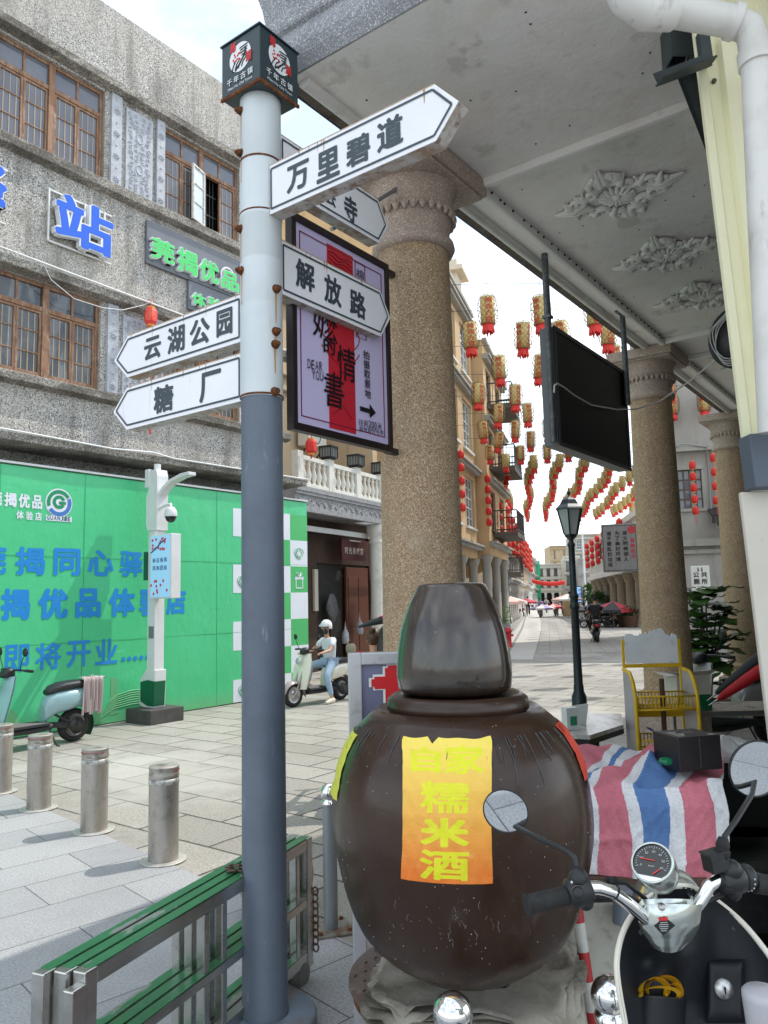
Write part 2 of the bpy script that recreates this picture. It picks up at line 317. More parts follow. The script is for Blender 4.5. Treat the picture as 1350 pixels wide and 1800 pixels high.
band('path',[G(893,1146),G(908,1122),G(918,1104),G(922,1090),G(925,1080),G(930,1073)],.12,.008,CEMENT)
# ================================================================ left building (grey washed granite, two floors of wooden windows)
def wall_holes(mb,x0,x1,z0,z1,y,depth,holes):
    xs=sorted({x0,x1,*[h[0] for h in holes],*[h[1] for h in holes]}); zs=sorted({z0,z1,*[h[2] for h in holes],*[h[3] for h in holes]})
    for i in range(len(xs)-1):
        for j in range(len(zs)-1):
            cx,cz=(xs[i]+xs[i+1])/2,(zs[j]+zs[j+1])/2
            if any(h[0]<cx<h[1] and h[2]<cz<h[3] for h in holes): continue
            mb.add([(xs[i],y,zs[j]),(xs[i+1],y,zs[j]),(xs[i+1],y,zs[j+1]),(xs[i],y,zs[j+1])],[(0,1,2,3)])
    for a,b,c,d in holes:
        mb.add([(a,y,c),(a,y,d),(a,y+depth,d),(a,y+depth,c)],[(0,1,2,3)]); mb.add([(b,y,d),(b,y,c),(b,y+depth,c),(b,y+depth,d)],[(0,1,2,3)])
        mb.add([(a,y,d),(b,y,d),(b,y+depth,d),(a,y+depth,d)],[(0,1,2,3)]); mb.add([(b,y,c),(a,y,c),(a,y+depth,c),(b,y+depth,c)],[(0,1,2,3)])
def spiral(c,r,turns,d=1,a0=0,n=14,y=0):
    out=[]
    for i in range(n+1):
        t=i/n; a=a0+d*turns*2*PI*t; q=r*(1-.82*t); out.append((c[0]+q*math.cos(a),y,c[1]+q*math.sin(a)))
    return out
def ornament(mb,x0,x1,z0,z1,y,seed,ring=True):          # carved scrolls, leaves and ring medallions standing proud of a slab, mirrored left to right
    rn=random.Random(seed); cx=(x0+x1)/2; w_=(x1-x0)/2; H=z1-z0
    n=int(H/.085)
    for k in range(n):
        z=z0+(k+.5)*H/n
        for j in range(2):
            dx=w_*(.3+.45*j)+rn.uniform(-.02,.02); r=rn.uniform(.03,.052); d=rn.choice((-1,1)); a=rn.uniform(0,6.3); zz=z+rn.uniform(-.015,.015)
            for s_ in (1,-1):
                if ring and abs((z-z0)/H-.3)<.07 and j==0 or ring and abs((z-z0)/H-.7)<.07 and j==0: continue
                mb.tube(spiral((cx+s_*dx,zz),r,1.2,d*s_,a if s_>0 else PI-a,9,y),[.011]*6+[.008]*4,5,False)
    if ring:
        for q in (.3,.7): mb.tube([(cx+.062*math.cos(t*PI/8),y,z0+q*H+.085*math.sin(t*PI/8)) for t in range(16)],.014,6,closed=True)
    for k in range(int(H/.11)):
        mb.sph((cx+rn.uniform(-.7,.7)*w_,y,z0+rn.uniform(.05,.95)*H),.016,6)
LB=thing('granite_shop_building','long grey granite-faced two-storey building with brown wooden windows behind the green hoarding','building',FEN.o,53.4)
FY=.5
wins=[]
for z0,z1 in ((4.98,6.42),(8.42,9.96)):
    for k in (-1,0,1): wins.append((-1.37+2.9*k,.377+2.9*k,z0,z1))
XE=4.42
wb=MB(); wall_holes(wb,-10,XE,0,11.5,FY,.24,[(max(a,-9.9),min(b,XE-.1),c,d) for a,b,c,d in wins])
wb.add([(XE,FY,0),(XE,FY+9,0),(XE,FY+9,11.5),(XE,FY,11.5)],[(0,1,2,3)]); wb.add([(-10,FY,11.5),(XE,FY,11.5),(XE,FY+9,11.5),(-10,FY+9,11.5)],[(0,1,2,3)])
wb.add([(-10,FY+9,0),(-10,FY,0),(-10,FY,11.5),(-10,FY+9,11.5)],[(0,1,2,3)])
wb.build('wall',GRAN,LB)
ib=MB(); ib.add([(-9.9,FY+.5,4.5),(XE-.1,FY+.5,4.5),(XE-.1,FY+.5,10.3),(-9.9,FY+.5,10.3)],[(0,1,2,3)]); ib.build('dark_room',DARK,LB)
lg=MB()
for z0,z1,p in ((9.99,10.19,.16),(8.2,8.42,.14),(6.42,6.62,.16),(4.79,4.98,.14)):
    lg.prism([(-10,FY+.01,z0),(-10,FY-p,z0+.04),(-10,FY-p,z1-.03),(-10,FY+.01,z1)],(10+XE+.1,0,0))
lg.build('ledge',GRAND,LB,.012)
aw=MB(); aw.prism([(-10,FY+.01,3.84),(-10,FY-.62,3.86),(-10,FY-.62,3.97),(-10,FY+.01,4.06)],(10+XE,0,0)); aw.build('canopy_slab',GRAND,LB,.01)
def lb_window(x0,x1,z0,z1,kind,opened):
    m=MB(); y0,y1=FY+.06,FY+.13; W=.055; zt=z1-.27*(z1-z0); xm=(x0+x1)/2
    m.box(x0,x0+W,y0,y1,z0,z1); m.box(x1-W,x1,y0,y1,z0,z1); m.box(xm-.05,xm+.05,y0-.012,y1,z0,z1)
    for a,b in ((x0+W,xm-.05),(xm+.05,x1-W)):
        m.box(a,b,y0,y1,z1-W,z1); m.box(a,b,y0,y1,z0,z0+.045); m.box(a,b,y0-.006,y1,zt-.035,zt+.035)
        c=(a+b)/2; m.box(c-.018,c+.018,y0+.01,y1-.01,zt+.035,z1-W)
    f=m.build('window',WOOD,LB,.004)
    sh=MB(); cas=[]
    for a,b in ((x0+W,xm-.05),(xm+.05,x1-W)):
        c=(a+b)/2; cas+= [(a,c),(c,b)]
    def sash(mb,a,b,yy=y0+.008):
        t=.038; mb.box(a+.002,a+t,yy,yy+.04,z0+.047,zt-.037); mb.box(b-t,b-.002,yy,yy+.04,z0+.047,zt-.037)
        mb.box(a+t,b-t,yy,yy+.04,z0+.047,z0+.047+t); mb.box(a+t,b-t,yy,yy+.04,zt-.037-t,zt-.037)
        h=(zt-z0-.084)/3
        for q in (1,2): mb.box(a+t,b-t,yy+.008,yy+.032,z0+.047+h*q-.011,z0+.047+h*q+.011)
    gl=MB(); br=MB(); 
    for i,(a,b) in enumerate(cas):
        if opened and i==2: continue
        sash(sh,a,b); gl.box(a+.02,b-.02,y0+.03,y0+.036,z0+.06,zt-.05)
        for q in range(1,4): br.box(a+(b-a)*q/4-.007,a+(b-a)*q/4+.007,y0+.024,y0+.0295,z0+.09,zt-.08)
    for a,b in ((x0+W,xm-.05),(xm+.05,x1-W)): gl.box(a,b,y0+.03,y0+.036,zt+.03,z1-W+.005)
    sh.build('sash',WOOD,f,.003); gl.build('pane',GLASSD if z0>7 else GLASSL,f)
    br.build('security_bars',mat('pale_bars',S(168,150,128),.6),f)
    if opened:
        a,b=cas[2]; o=MB(); T=Matrix.Translation((a,y0-.01,0))@Matrix.Rotation(R(-163),4,'Z')@Matrix.Translation((-a,-(y0+.008),0)); o.T=T; sash(o,a,b)
        ob=o.build('open_sash',mat('pale_open_sash',S(206,204,200),.5,0,[('n',12,.5,.7,S(120,80,60),.6)]),f)
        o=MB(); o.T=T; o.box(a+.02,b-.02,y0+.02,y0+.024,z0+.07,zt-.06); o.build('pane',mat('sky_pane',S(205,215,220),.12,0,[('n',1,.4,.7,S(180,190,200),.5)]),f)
        o=MB()
        for q in range(1,5): o.cyl((a+(b-a)*q/5,y1+.03,z0+.05),(a+(b-a)*q/5,y1+.03,zt-.03),.008,n=6)
        for q in (.35,.7): o.box(a,b,y1+.022,y1+.026,z0+q*(zt-z0)-.012,z0+q*(zt-z0)+.012)
        o.build('iron_bars',DKMETAL,f)
for i,(a,b,c,d) in enumerate(wins): lb_window(a,min(b,XE-.1),c,d,0,i==5)
def flower_strip(mb,x,z0,z1,y):
    n=int((z1-z0)/.19)
    for k in range(n):
        z=z0+(k+.5)*(z1-z0)/n
        if k%2: mb.sph((x,y,z),.022,8,(1,.5,1))
        else:
            for t in range(8):
                a=t*PI/4; mb.tube([(x+.014*math.cos(a),y-.002,z+.014*math.sin(a)),(x+.04*math.cos(a),y-.006,z+.04*math.sin(a)),(x+.062*math.cos(a),y+.004,z+.062*math.sin(a))],[.006,.012,.004],5)
for z0,z1,sd_ in ((4.985,6.415,1),(8.425,9.985,5)):
    for k in (-1,0):
        o=2.9*k
        st=MB()
        for a,b in ((.475,.665),(1.36,1.523)): st.box(a+o,b+o,FY-.05,FY+.02,z0,z1); flower_strip(st,(a+b)/2+o,z0,z1,FY-.052)
        st.build('flower_pilaster',CARV,LB)
        pm=MB(); pm.box(.76+o,1.283+o,FY-.03,FY+.02,z0+.02,z1-.1); ornament(pm,.79+o,1.253+o,z0+.05,z1-.13,FY-.033,sd_+k); pm.build('relief_panel',CARV,LB)
# cable along ledges
cb=MB()
def fpt(px,py,y): x,z=FEN.px(px,py,y); return (x,y,z)
cb.tube([(-4,FY-.19,6.63),(-1.3,FY-.18,6.64),(.6,FY-.18,6.6),(2.2,FY-.18,6.57),(XE,FY-.18,6.6)],.014,6)
cb.tube([(-4,FY-.64,3.99),(-1.2,FY-.64,3.985),(.2,FY-.645,3.955),(.9,FY-.65,4.0),(1.3,FY-.64,3.96),(XE,FY-.64,3.98)],.014,6)
cb.tube([fpt(78,468,FY-.17),fpt(90,492,FY-.17),fpt(130,525,FY-.17),fpt(180,541,FY-.17),fpt(215,545,FY-.17),fpt(250,537,FY-.17),fpt(268,530,FY-.17)],.007,5)
tag(cb.build('wall_cable',WHITE),'white cable run along the grey granite ledges over the windows','cable').matrix_world=FEN.M
# ---- big wall letters
BLUE=mat('blue_letter_face',S(34,96,212),.3); GLET=mat('green_letter_face',S(70,205,105),.4); LWH=mat('letter_side_white',S(225,228,232),.5)
def wallchar(parent,name,t,box,y,face,frame,d=.09,bold=.045,edge=.03,lab=None):
    x0,zt=FEN.px(box[0],(box[1]),y); x1,_=FEN.px(box[2],box[3],y)
    xm=(box[0]+box[2])/2; 
    z1=FEN.px(box[0],box[1],y)[1]; z0=FEN.px(box[2],box[3],y)[1]
    a=MB(); a.text(t,x0-.012,z0-.012,x1+.012,z1+.012,y,d,bold+edge); p=a.build('letter',frame,parent)
    b=MB(); b.text(t,x0,z0,x1,z1,y-d-.002,.006,bold); b.build('letter_face',face,p)
    return x0,x1,z0,z1
bs=thing('blue_wall_lettering','large blue and white cut-out characters on the grey wall between the two window rows','sign',FEN.o,53.4)
x0,x1,z0,z1=wallchar(bs,'c','站',(92,336,192,460),FY-.06,BLUE,LWH,.1,.03)
wd=x1-x0
fr_=MB()
for q in (0,-1.72*wd):
    fr_=MB()
    for zz in (z0-.02,z1+.02): fr_.box(x0-.05+q,x1+.04+q,FY-.05,FY-.02,zz-.012,zz+.012)
    for xx in (x0-.05,x1-.1,(x0+x1)/2+.05): fr_.box(xx+q-.012,xx+q+.012,FY-.075,FY-.052,z0-.03,z1+.03)
    fr_.build('letter_rack',WHITE,bs)
a=MB(); a.text('驿',x0-1.72*wd,z0,x1-1.72*wd,z1,FY-.06,.1,.08); p=a.build('letter',LWH,bs); a=MB(); a.text('驿',x0-1.72*wd+.012,z0+.012,x1-1.72*wd-.012,z1-.012,FY-.162,.006,.05); a.build('letter_face',BLUE,p)
gs=thing('green_letter_shop_sign','grey wall panel with raised green shop characters partly behind the signpost','sign',FEN.o,53.4)
pm=MB(); ax,az=FEN.px(258,386,FY-.05); bx,bz=FEN.px(258,462,FY-.05); pm.box(ax,XE-.55,FY-.06,FY-.005,bz,az); ax2,az2=FEN.px(331,512,FY-.05); bx2,bz2=FEN.px(331,540,FY-.05); pm.box(ax2,XE-.9,FY-.06,FY-.005,bz2-.03,bz-.012)
pm.build('backboard',mat('grey_sign_panel',S(112,116,124),.55,0,[('n',2,.4,.7,S(96,100,108),.6),('n',20,.6,.75,S(140,142,146),.3,(1,1,.2))]),gs,.006)
for t,bx_ in (('莞',(262,416,302,470)),('揭',(308,434,343,490)),('优',(347,453,380,504)),('品',(385,474,415,518)),('体',(334,514,357,544)),('验',(362,522,386,552))): wallchar(gs,'c',t,bx_,FY-.062,GLET,LWH,.07,.03,.02)
sw=MB(); zc=(az+bz)/2-.05; sw.tube([(2.9+.16*math.cos(t*PI/10),FY-.1,zc+.16*math.sin(t*PI/10)) for t in range(20)],.02,6,closed=True); sw.build('ring_emblem',WHITE,gs)
# ================================================================ green hoarding
hb=thing('green_hoarding','long bright green printed hoarding with blue characters along the building','hoarding',FEN.o,53.4)
GRN=mat('green_hoarding_print',S(86,200,142),.3,0,[('n',.7,.4,.7,S(74,192,128),.7),('n',4,.6,.78,S(118,214,164),.4,(1,1,.3)),('n',2.2,.62,.7,S(70,182,118),.5,(.5,1,2.5)),('n',9,.68,.72,S(150,226,184),.4,(.35,1,1.4)),('g',1,.28,.0,S(120,168,118),.6)],[('n',1.3,.45,.06,(1,1,.6)),('n',4,.25,.025,(1,1,.35)),('n',9,.12,.01,(.4,1,1.6))])
HX0,HX1,HZ=-4.4,4.53,3.55
def hfn(u,v):
    x=HX0+(HX1-HX0)*u; z=.015+(HZ-.015)*v; return (x,-.001+.002*math.sin(x*2.1+z)+.001*math.sin(x*5+z*3),z)
m=MB(); m.grid(hfn,60,12); m.box(HX0,HX1,.03,.09,.01,HZ+.02); m.build('printed_sheet',GRN,hb)
m=MB()
for x in np.arange(HX0+.6,HX1,1.22): m.box(x-.004,x+.004,-.0052,-.003,.03,HZ)
for z in (1.18,2.36): m.box(HX0,HX1,-.0052,-.003,z-.003,z+.003)
m.build('sheet_seam',mat('hoarding_seam',S(64,168,116),.4),hb)
tr=MB(); tr.box(HX0,HX1,-.03,.1,HZ+.022,HZ+.05); tr.build('top_rail',WHITE,hb)
HY=-.0062
hwh=mat('hoarding_white_print',S(226,230,238),.35,0,[('n',1,.4,.7,S(210,214,226),.5)]); hbl=mat('hoarding_blue_print',S(46,140,214),.35,0,[('n',2,.4,.7,S(40,128,204),.5)]); hgr=mat('hoarding_green_patch',S(78,184,108),.32,0,[('n',.7,.4,.7,S(68,174,100),.7)])
t1=MB()
def hchars(mb,s,y0,y1,boxes,bold=.03):
    for c,(a,b) in zip(s,boxes):
        xa,_=FEN.px(a,y0,HY); xb,_=FEN.px(b,y0,HY); xm=(a+b)/2
        zt=FEN.px(xm,y0,HY)[1]; zb=FEN.px(xm,y1,HY)[1]; mb.text(c,xa,zb,xb,zt,HY,0,bold)
# rows keep one height each in the print
def row(mb,s,yt,yb,boxes,bold=.03):
    xm=(boxes[len(boxes)//2][0]+boxes[len(boxes)//2][1])/2; zt=FEN.px(xm,yt,HY)[1]; zb=FEN.px(xm,yb,HY)[1]
    for c,(a,b) in zip(s,boxes):
        xa=FEN.px(a,yt,HY)[0]; xb=FEN.px(b,yt,HY)[0]; mb.text(c,xa,zb,xb,zt,HY,0,bold)
row(t1,'莞揭同心驿',964,1012,[(-36,12),(28,80),(95,142),(155,200),(211,252)],.035)
row(t1,'莞揭优品体验店',1034,1086,[(-62,-12),(2,54),(68,120),(133,178),(192,238),(245,288),(292,327)],.045)
row(t1,'即将开业',1126,1172,[(8,52),(63,108),(118,160),(168,207)],.02)
zd=FEN.px(240,1157,HY)[1]
for q in range(6): xx=FEN.px(217+q*10.5,1157,HY)[0]; t1.lathe([(0,0),(.035,0)],12,(xx,HY,zd),axis=(0,-1,0))
t1.build('blue_lettering',hbl,hb)
t2=MB(); row(t2,'莞揭优品',868,893,[(-20,4),(8,30),(33,53),(57,75)],.04); row(t2,'体验店',899,914,[(29,42),(46,58),(62,74)],.03); gxa,gza=FEN.px(81,905,HY); gxb,gzb=FEN.px(126,918,HY); t2.box(gxa,gxb,HY,HY+.003,gzb,gza)
lx,lz=FEN.px(104,884,HY)
t2.lathe([(0,0),(.2,0)],32,(lx,HY+.002,lz),axis=(0,-1,0)); t2.build('white_lettering',hwh,hb)
t3=MB()
def arc(mb,cx,cz,r0,r1,a0,a1,y,n=16):
    vs=[];
    for i in range(n+1):
        t=R(a0+(a1-a0)*i/n); vs+=[(cx+r0*math.cos(t),y,cz+r0*math.sin(t)),(cx+r1*math.cos(t),y,cz+r1*math.sin(t))]
    mb.add(vs,[(2*i,2*i+1,2*i+3,2*i+2) for i in range(n)])
arc(t3,lx,lz,.13,.18,30,200,HY-.002); arc(t3,lx,lz+.01,.05,.095,20,330,HY-.002); t3.box(lx,lx+.1,HY-.003,HY-.001,lz-.02,lz+.02)
t3.build('logo_green',mat('logo_green',S(24,140,92),.4),hb)
t3=MB(); arc(t3,lx,lz,.13,.185,215,385,HY-.003); t3.build('logo_blue',mat('logo_blue',S(70,120,190),.4),hb)
t3=MB(); HY_=HY; HY=HY-.0012; row(t3,'GUANJIE',907,915,[(82.5+i*6.1,87.4+i*6.1) for i in range(7)],.03); HY=HY_; t3.build('brand_lettering',mat('logo_ink',S(66,100,116),.4),hb)
ck=MB(); ckg=MB(); XA=FEN.px(410,920,HY)[0]; cw=(HX1-XA)/4; z0=.0
for i in range(4):
    for j in range(7):
        a=XA+i*cw; zt=3.3-.485*j; zb=max(zt-.485,.02)
        if (i+j)%2==0: ck.box(a,a+cw,HY+.002,HY+.006,zb,zt)
        elif i>0: ckg.box(a,a+cw,HY+.002,HY+.006,zb,zt)
ck.build('white_squares',hwh,hb); ckg.build('green_squares',hgr,hb)
ic=MB(); gx=XA+3.5*cw; gz=3.3-.485*2.5
for a,b,c,d in ((-.1,.1,.0,.025),(-.1,.1,-.17,-.15),(-.1,-.08,-.17,.0),(.08,.1,-.17,.0),(-.12,.12,.03,.05),(-.12,-.1,.0,.05),(.1,.12,.0,.05)): ic.box(gx+a,gx+b,HY-.003,HY-.001,gz+c,gz+d)
for s_ in (1,-1): ic.tube([(gx,HY-.002,gz+.05),(gx+s_*.05,HY-.002,gz+.13),(gx+s_*.085,HY-.002,gz+.11),(gx,HY-.002,gz+.05)],.008,4)
ic.build('gift_icon',hwh,hb)
ic=MB(); rn=random.Random(3)
for cx_,cz_ in ((gx,3.3-.485*1.5),(XA+.22,3.3-.485*2.6),(XA+.24,3.3-.485*6.4)):
    for q in range(3): ic.tube([(cx_+(.12-.025*q)*math.cos(t*.4+q)*(1+.15*math.sin(3*t*.4)),HY-.002,cz_+(.1-.025*q)*math.sin(t*.4+q)) for t in range(14)],.005,4)
ic.build('sketch_icons',hgr,hb)
sk=MB()
def hp(px,py): x,z=FEN.px(px,py,HY+.003); return (x,HY+.003,max(z,.03))
for P in ([(166,1272),(170,1205),(176,1205),(182,1268)],[(193,1258),(195,1192),(206,1192),(207,1254)],[(0,1290),(4,1262),(12,1258),(12,1250),(20,1246),(30,1256),(34,1268),(34,1285)]): sk.add([hp(*p) for p in P],[tuple(range(len(P)))[::-1]])
for q in range(7): sk.tube([hp(178+2*q,1262-4.5*q),hp(200+q,1246-4*q),hp(230,1238-4*q),hp(262,1234-4*q)],.008,4)
sk.build('skyline_print',mat('pale_green_skyline',S(112,180,128),.4),hb)
# ================================================================ smart lamp pole in front of the hoarding
o=G(272,1268); SP=Fr((o.x,o.y,0),-36.6)
sp=thing('smart_lamp_pole','white square lamp pole with curved arm and green base in front of the green hoarding','lamp pole',SP.o,-36.6)
m=MB(); m.box(-.29,.29,-.29,.29,0,.2); m.build('plinth',mat('dark_plinth_stone',S(70,68,66),.7,0,[('n',9,.4,.7,S(92,90,88),.6)]),sp,.01)
zk=lambda py:(1070-py)*10.95/FPX+1.65-.02
m=MB(); m.prism([(-.10,-.09,zk(1180)),(-.22,-.09,zk(1196)),(-.24,-.09,zk(1230)),(-.24,-.09,zk(1243)),(-.16,-.09,.2),(.09,-.09,.2),(.11,-.09,zk(1180))],(0,.2,0)); m.build('base_cabinet',WHITE,sp,.008)
m=MB(); m.prism([(-.21,-.1,zk(1202)),(-.21,-.1,zk(1236)),(-.05,-.1,zk(1243)),(.10,-.1,zk(1243)),(.12,-.1,zk(1186+14)),(-.05,-.1,zk(1198))],(0,.19,0)); m.build('green_panel',mat('dark_green_panel',S(12,92,62),.35),sp)
m=MB(); m.box(-.085,.085,-.085,.085,zk(1182),zk(930)); m.build('mast',WHITE,sp,.006)
m=MB(); m.prism([(-.09,-.1,zk(930)),(-.12,-.1,zk(920)),(-.13,-.1,zk(868)),(-.08,-.1,zk(855)),(-.08,-.1,zk(818)),(.1,-.1,zk(818)),(.13,-.1,zk(830)),(.13,-.1,zk(930))],(0,.2,0)); m.cyl((0,0,zk(818)),(0,0,zk(806)),.05); m.box(-.14,-.05,-.12,.12,zk(850),zk(816))
for q in range(5): m.box(-.14,-.132,-.08+.04*q-.01,-.08+.04*q+.01,zk(918),zk(872))
m.build('upper_housing',WHITE,sp,.006)
m=MB(); pts=[(.1,0,zk(868)),(.2,0,zk(855)),(.38,0,zk(843)),(.62,0,zk(836)),(.8,0,zk(835))]
for a,b in zip(pts,pts[1:]): m.bar(a,b,.14,.05)
m.build('lamp_arm',WHITE,sp,.006)
m=MB(); m.tube([(.1,-.05,zk(891)),(.3,-.06,zk(886)),(.4,-.06,zk(886)),(.4,-.06,zk(891))],.022,8); m.lathe([(.0,0),(.05,0),(.085,-.05),(.095,-.12),(.09,-.14)],16,(.4,-.06,zk(891))); cmr=m.build('camera_housing',WHITE,sp)
m=MB(); m.sph((.4,-.06,zk(910)),.075,14); m.cyl((.4,-.06,zk(904)),(.4,-.06,zk(910)),.085); m.build('dome_lens',BLACKP,cmr)
za,zb=zk(940),zk(1054)
m=MB(); m.box(.08,.56,-.17,.0,zb,za); scr=m.build('screen_case',WHITE,sp,.008)
m=MB(); m.box(.1,.54,-.176,-.172,zb+.02,za-.02); m.build('screen_face',mat('led_screen',S(150,200,232),.3,0,[('w',9,.4,.6,S(210,228,240),.8,(0,0,3)),('g',1,zb,za,S(205,215,230),.0)],emit=(S(150,190,220),.25)),scr)
m=MB(); m.tube([(.11,-.178,zb+.72*(za-zb)),(.22,-.178,zb+.78*(za-zb)),(.34,-.178,zb+.87*(za-zb)),(.42,-.178,zb+.9*(za-zb))],.012,4)
for j,t in enumerate(('新征程再','民族团结')): 
    for i,c in enumerate(t): m.text(c,.15+.085*i,zb+(.56-.12*j)*(za-zb),.22+.085*i,zb+(.63-.12*j)*(za-zb),-.178,0,.02)
m.build('screen_ink',mat('screen_ink',S(60,96,140),.5),scr)
m=MB(); rn=random.Random(5)
for q in range(16): m.sph((.14+.3*rn.random(),-.178,zb+(.74+.2*rn.random())*(za-zb)),.022,6,(1,.1,1))
for q in range(10): m.sph((.12+.4*rn.random(),-.178,zb+(.06+.22*rn.random())*(za-zb)),.022,6,(1,.1,1))
m.build('screen_blossom',mat('blossom_red',S(222,80,110),.5),scr)
m=MB(); m.box(-.15,-.086,-.12,.12,zk(1020),zk(968)); m.build('side_cabinet',mat('dark_green_panel',(0,0,0)),sp,.01)
m=MB(); m.box(-.04,.07,-.094,-.086,zk(1124),zk(1103)); m.build('control_plate',mat('grey_plate',S(130,132,134),.5,.3),sp)
# ================================================================ red palace lantern hung on facade
def small_lantern_mesh(mb,r=.11,h=.3,z=0):
    mb.cur=0; mb.lathe([(r*.7,-h/2),(r,-h/2+.05),(r*1.02,0),(r,h/2-.05),(r*.7,h/2)],6,(0,0,z),smooth=False)
    mb.cur=1; mb.cyl((0,0,z-h/2-.03),(0,0,z-h/2+.002),r*.7,n=6); mb.cyl((0,0,z+h/2-.002),(0,0,z+h/2+.03),r*.7,n=6)
for k,(px_,py_,lb_) in enumerate(((265,557,'faded red hexagonal lantern hanging beside the carved relief panel'),(265,643,'faded red lantern half hidden behind the sugar factory arrow sign'))):
    x,z=FEN.px(px_,py_,FY-.3); t=thing('hanging_lantern',lb_,'lantern',FEN.wld(x,FY-.3,z))
    m=MB(); small_lantern_mesh(m,.105,.27); m.build('lantern_body',[mat('faded_red',S(226,66,54),.6,0,[('n',6,.5,.7,S(232,150,110),.6)]),mat('orange_ring',S(224,140,70),.6)],t)
    m=MB(); m.tube([(0,0,-.15),(0,0,-.34 if k==0 else -.95)],.006,5); m.lathe([(.004,-.33),(.02,-.36),(.012,-.5)],8) if k==0 else m.lathe([(.004,-.95),(.025,-.98),(.012,-1.12)],8); m.tube([(0,0,.16),(0,0,.3),(0,.14,.36)],.006,5); m.build('cord_tassel',RED,t)
# ================================================================ direction signpost
pb=G(466,1772,.1); PO=Vector((pb.x,pb.y,0))
SGN=thing('direction_signpost','tall blue-grey and white street signpost with white arrow blades and a dark green top box','signpost',PO)
m=MB(); m.lathe([(0,.0),(.2,.0),(.2,.075),(.19,.085),(0,.085)],40); m.build('base_flange',mat('flange_paint',S(120,136,152),.55,.1,[('n',6,.5,.66,S(130,100,74),.8),('n',3,.4,.7,S(104,120,136),.6)],('n',40,.2,.004)),SGN)
m=MB(); m.lathe([(.092,.085),(.092,.1),(.088,.105),(.087,1.2),(.0865,2.51)],40); m.build('lower_shaft',POLEB,SGN)
m=MB(); m.lathe([(.0895,2.505),(.0895,2.9),(.0885,2.905),(.0885,2.915),(.0895,2.92),(.0895,3.1),(.0882,3.103),(.0882,3.112),(.0895,3.115),(.0895,3.29),(.092,3.295),(.092,3.31),(.0895,3.313),(.0895,3.55),(.0882,3.553),(.0882,3.563),(.0895,3.566),(.0895,3.86)],40); m.build('upper_sleeve',POLEW,SGN)
m=MB(); m.lathe([(.0905,3.311),(.0925,3.311),(.0925,3.318),(.0905,3.318)],32); m.lathe([(.0902,3.552),(.0915,3.552),(.0915,3.56),(.0902,3.56)],32); m.lathe([(.0902,2.508),(.0925,2.508),(.0925,2.516),(.0902,2.516)],32); m.build('rust_ring',RUST,SGN)
RUN=mat('rust_run_stain',S(182,142,98),.55,0,[('n',40,.4,.7,S(204,192,174),.7,(1,1,.2))])
def bolt(px,py,dm):
    m=MB()
    x=(px-462)/FPX*3.15; z=AT(462,py,3.08).z; a=math.asin(max(-.95,min(.95,x/.089))); p=Vector((x,-.089*math.cos(a),z)); d=Vector((math.sin(a),-math.cos(a),0))
    m.cyl(p-d*.01,p+d*.028,.009,n=8); m.cyl(p+d*.006,p+d*.018,.0155,n=6); m.cyl(p-d*.002,p+d*.004,.02,n=10); m.build('bolt',RUST,SGN)
    if z>2.55:
        e=MB(); l=.05+.1*abs(math.sin(px*1.7+py)); e.grid(lambda u,v: Vector((.0899*math.sin(a+(u-.5)*.16*(1-.6*v)),-.0899*math.cos(a+(u-.5)*.16*(1-.6*v)),z-.01-l*v)),4,6); e.build('rust_run',RUN,SGN)
for q in ((429,183),(429,258),(428,392),(430,468),(492,503),(491,579),(490,602),(489,686)): bolt(*q,0)
A1=Fr(PO,-36.6); A2=Fr(PO,53.4)
EDGER=mat('rusty_blade_edge',S(196,192,188),.5,0,[('n',7,.46,.62,S(150,112,76),.75),('n',30,.5,.66,S(108,70,44),.7)],('n',40,.2,.003))
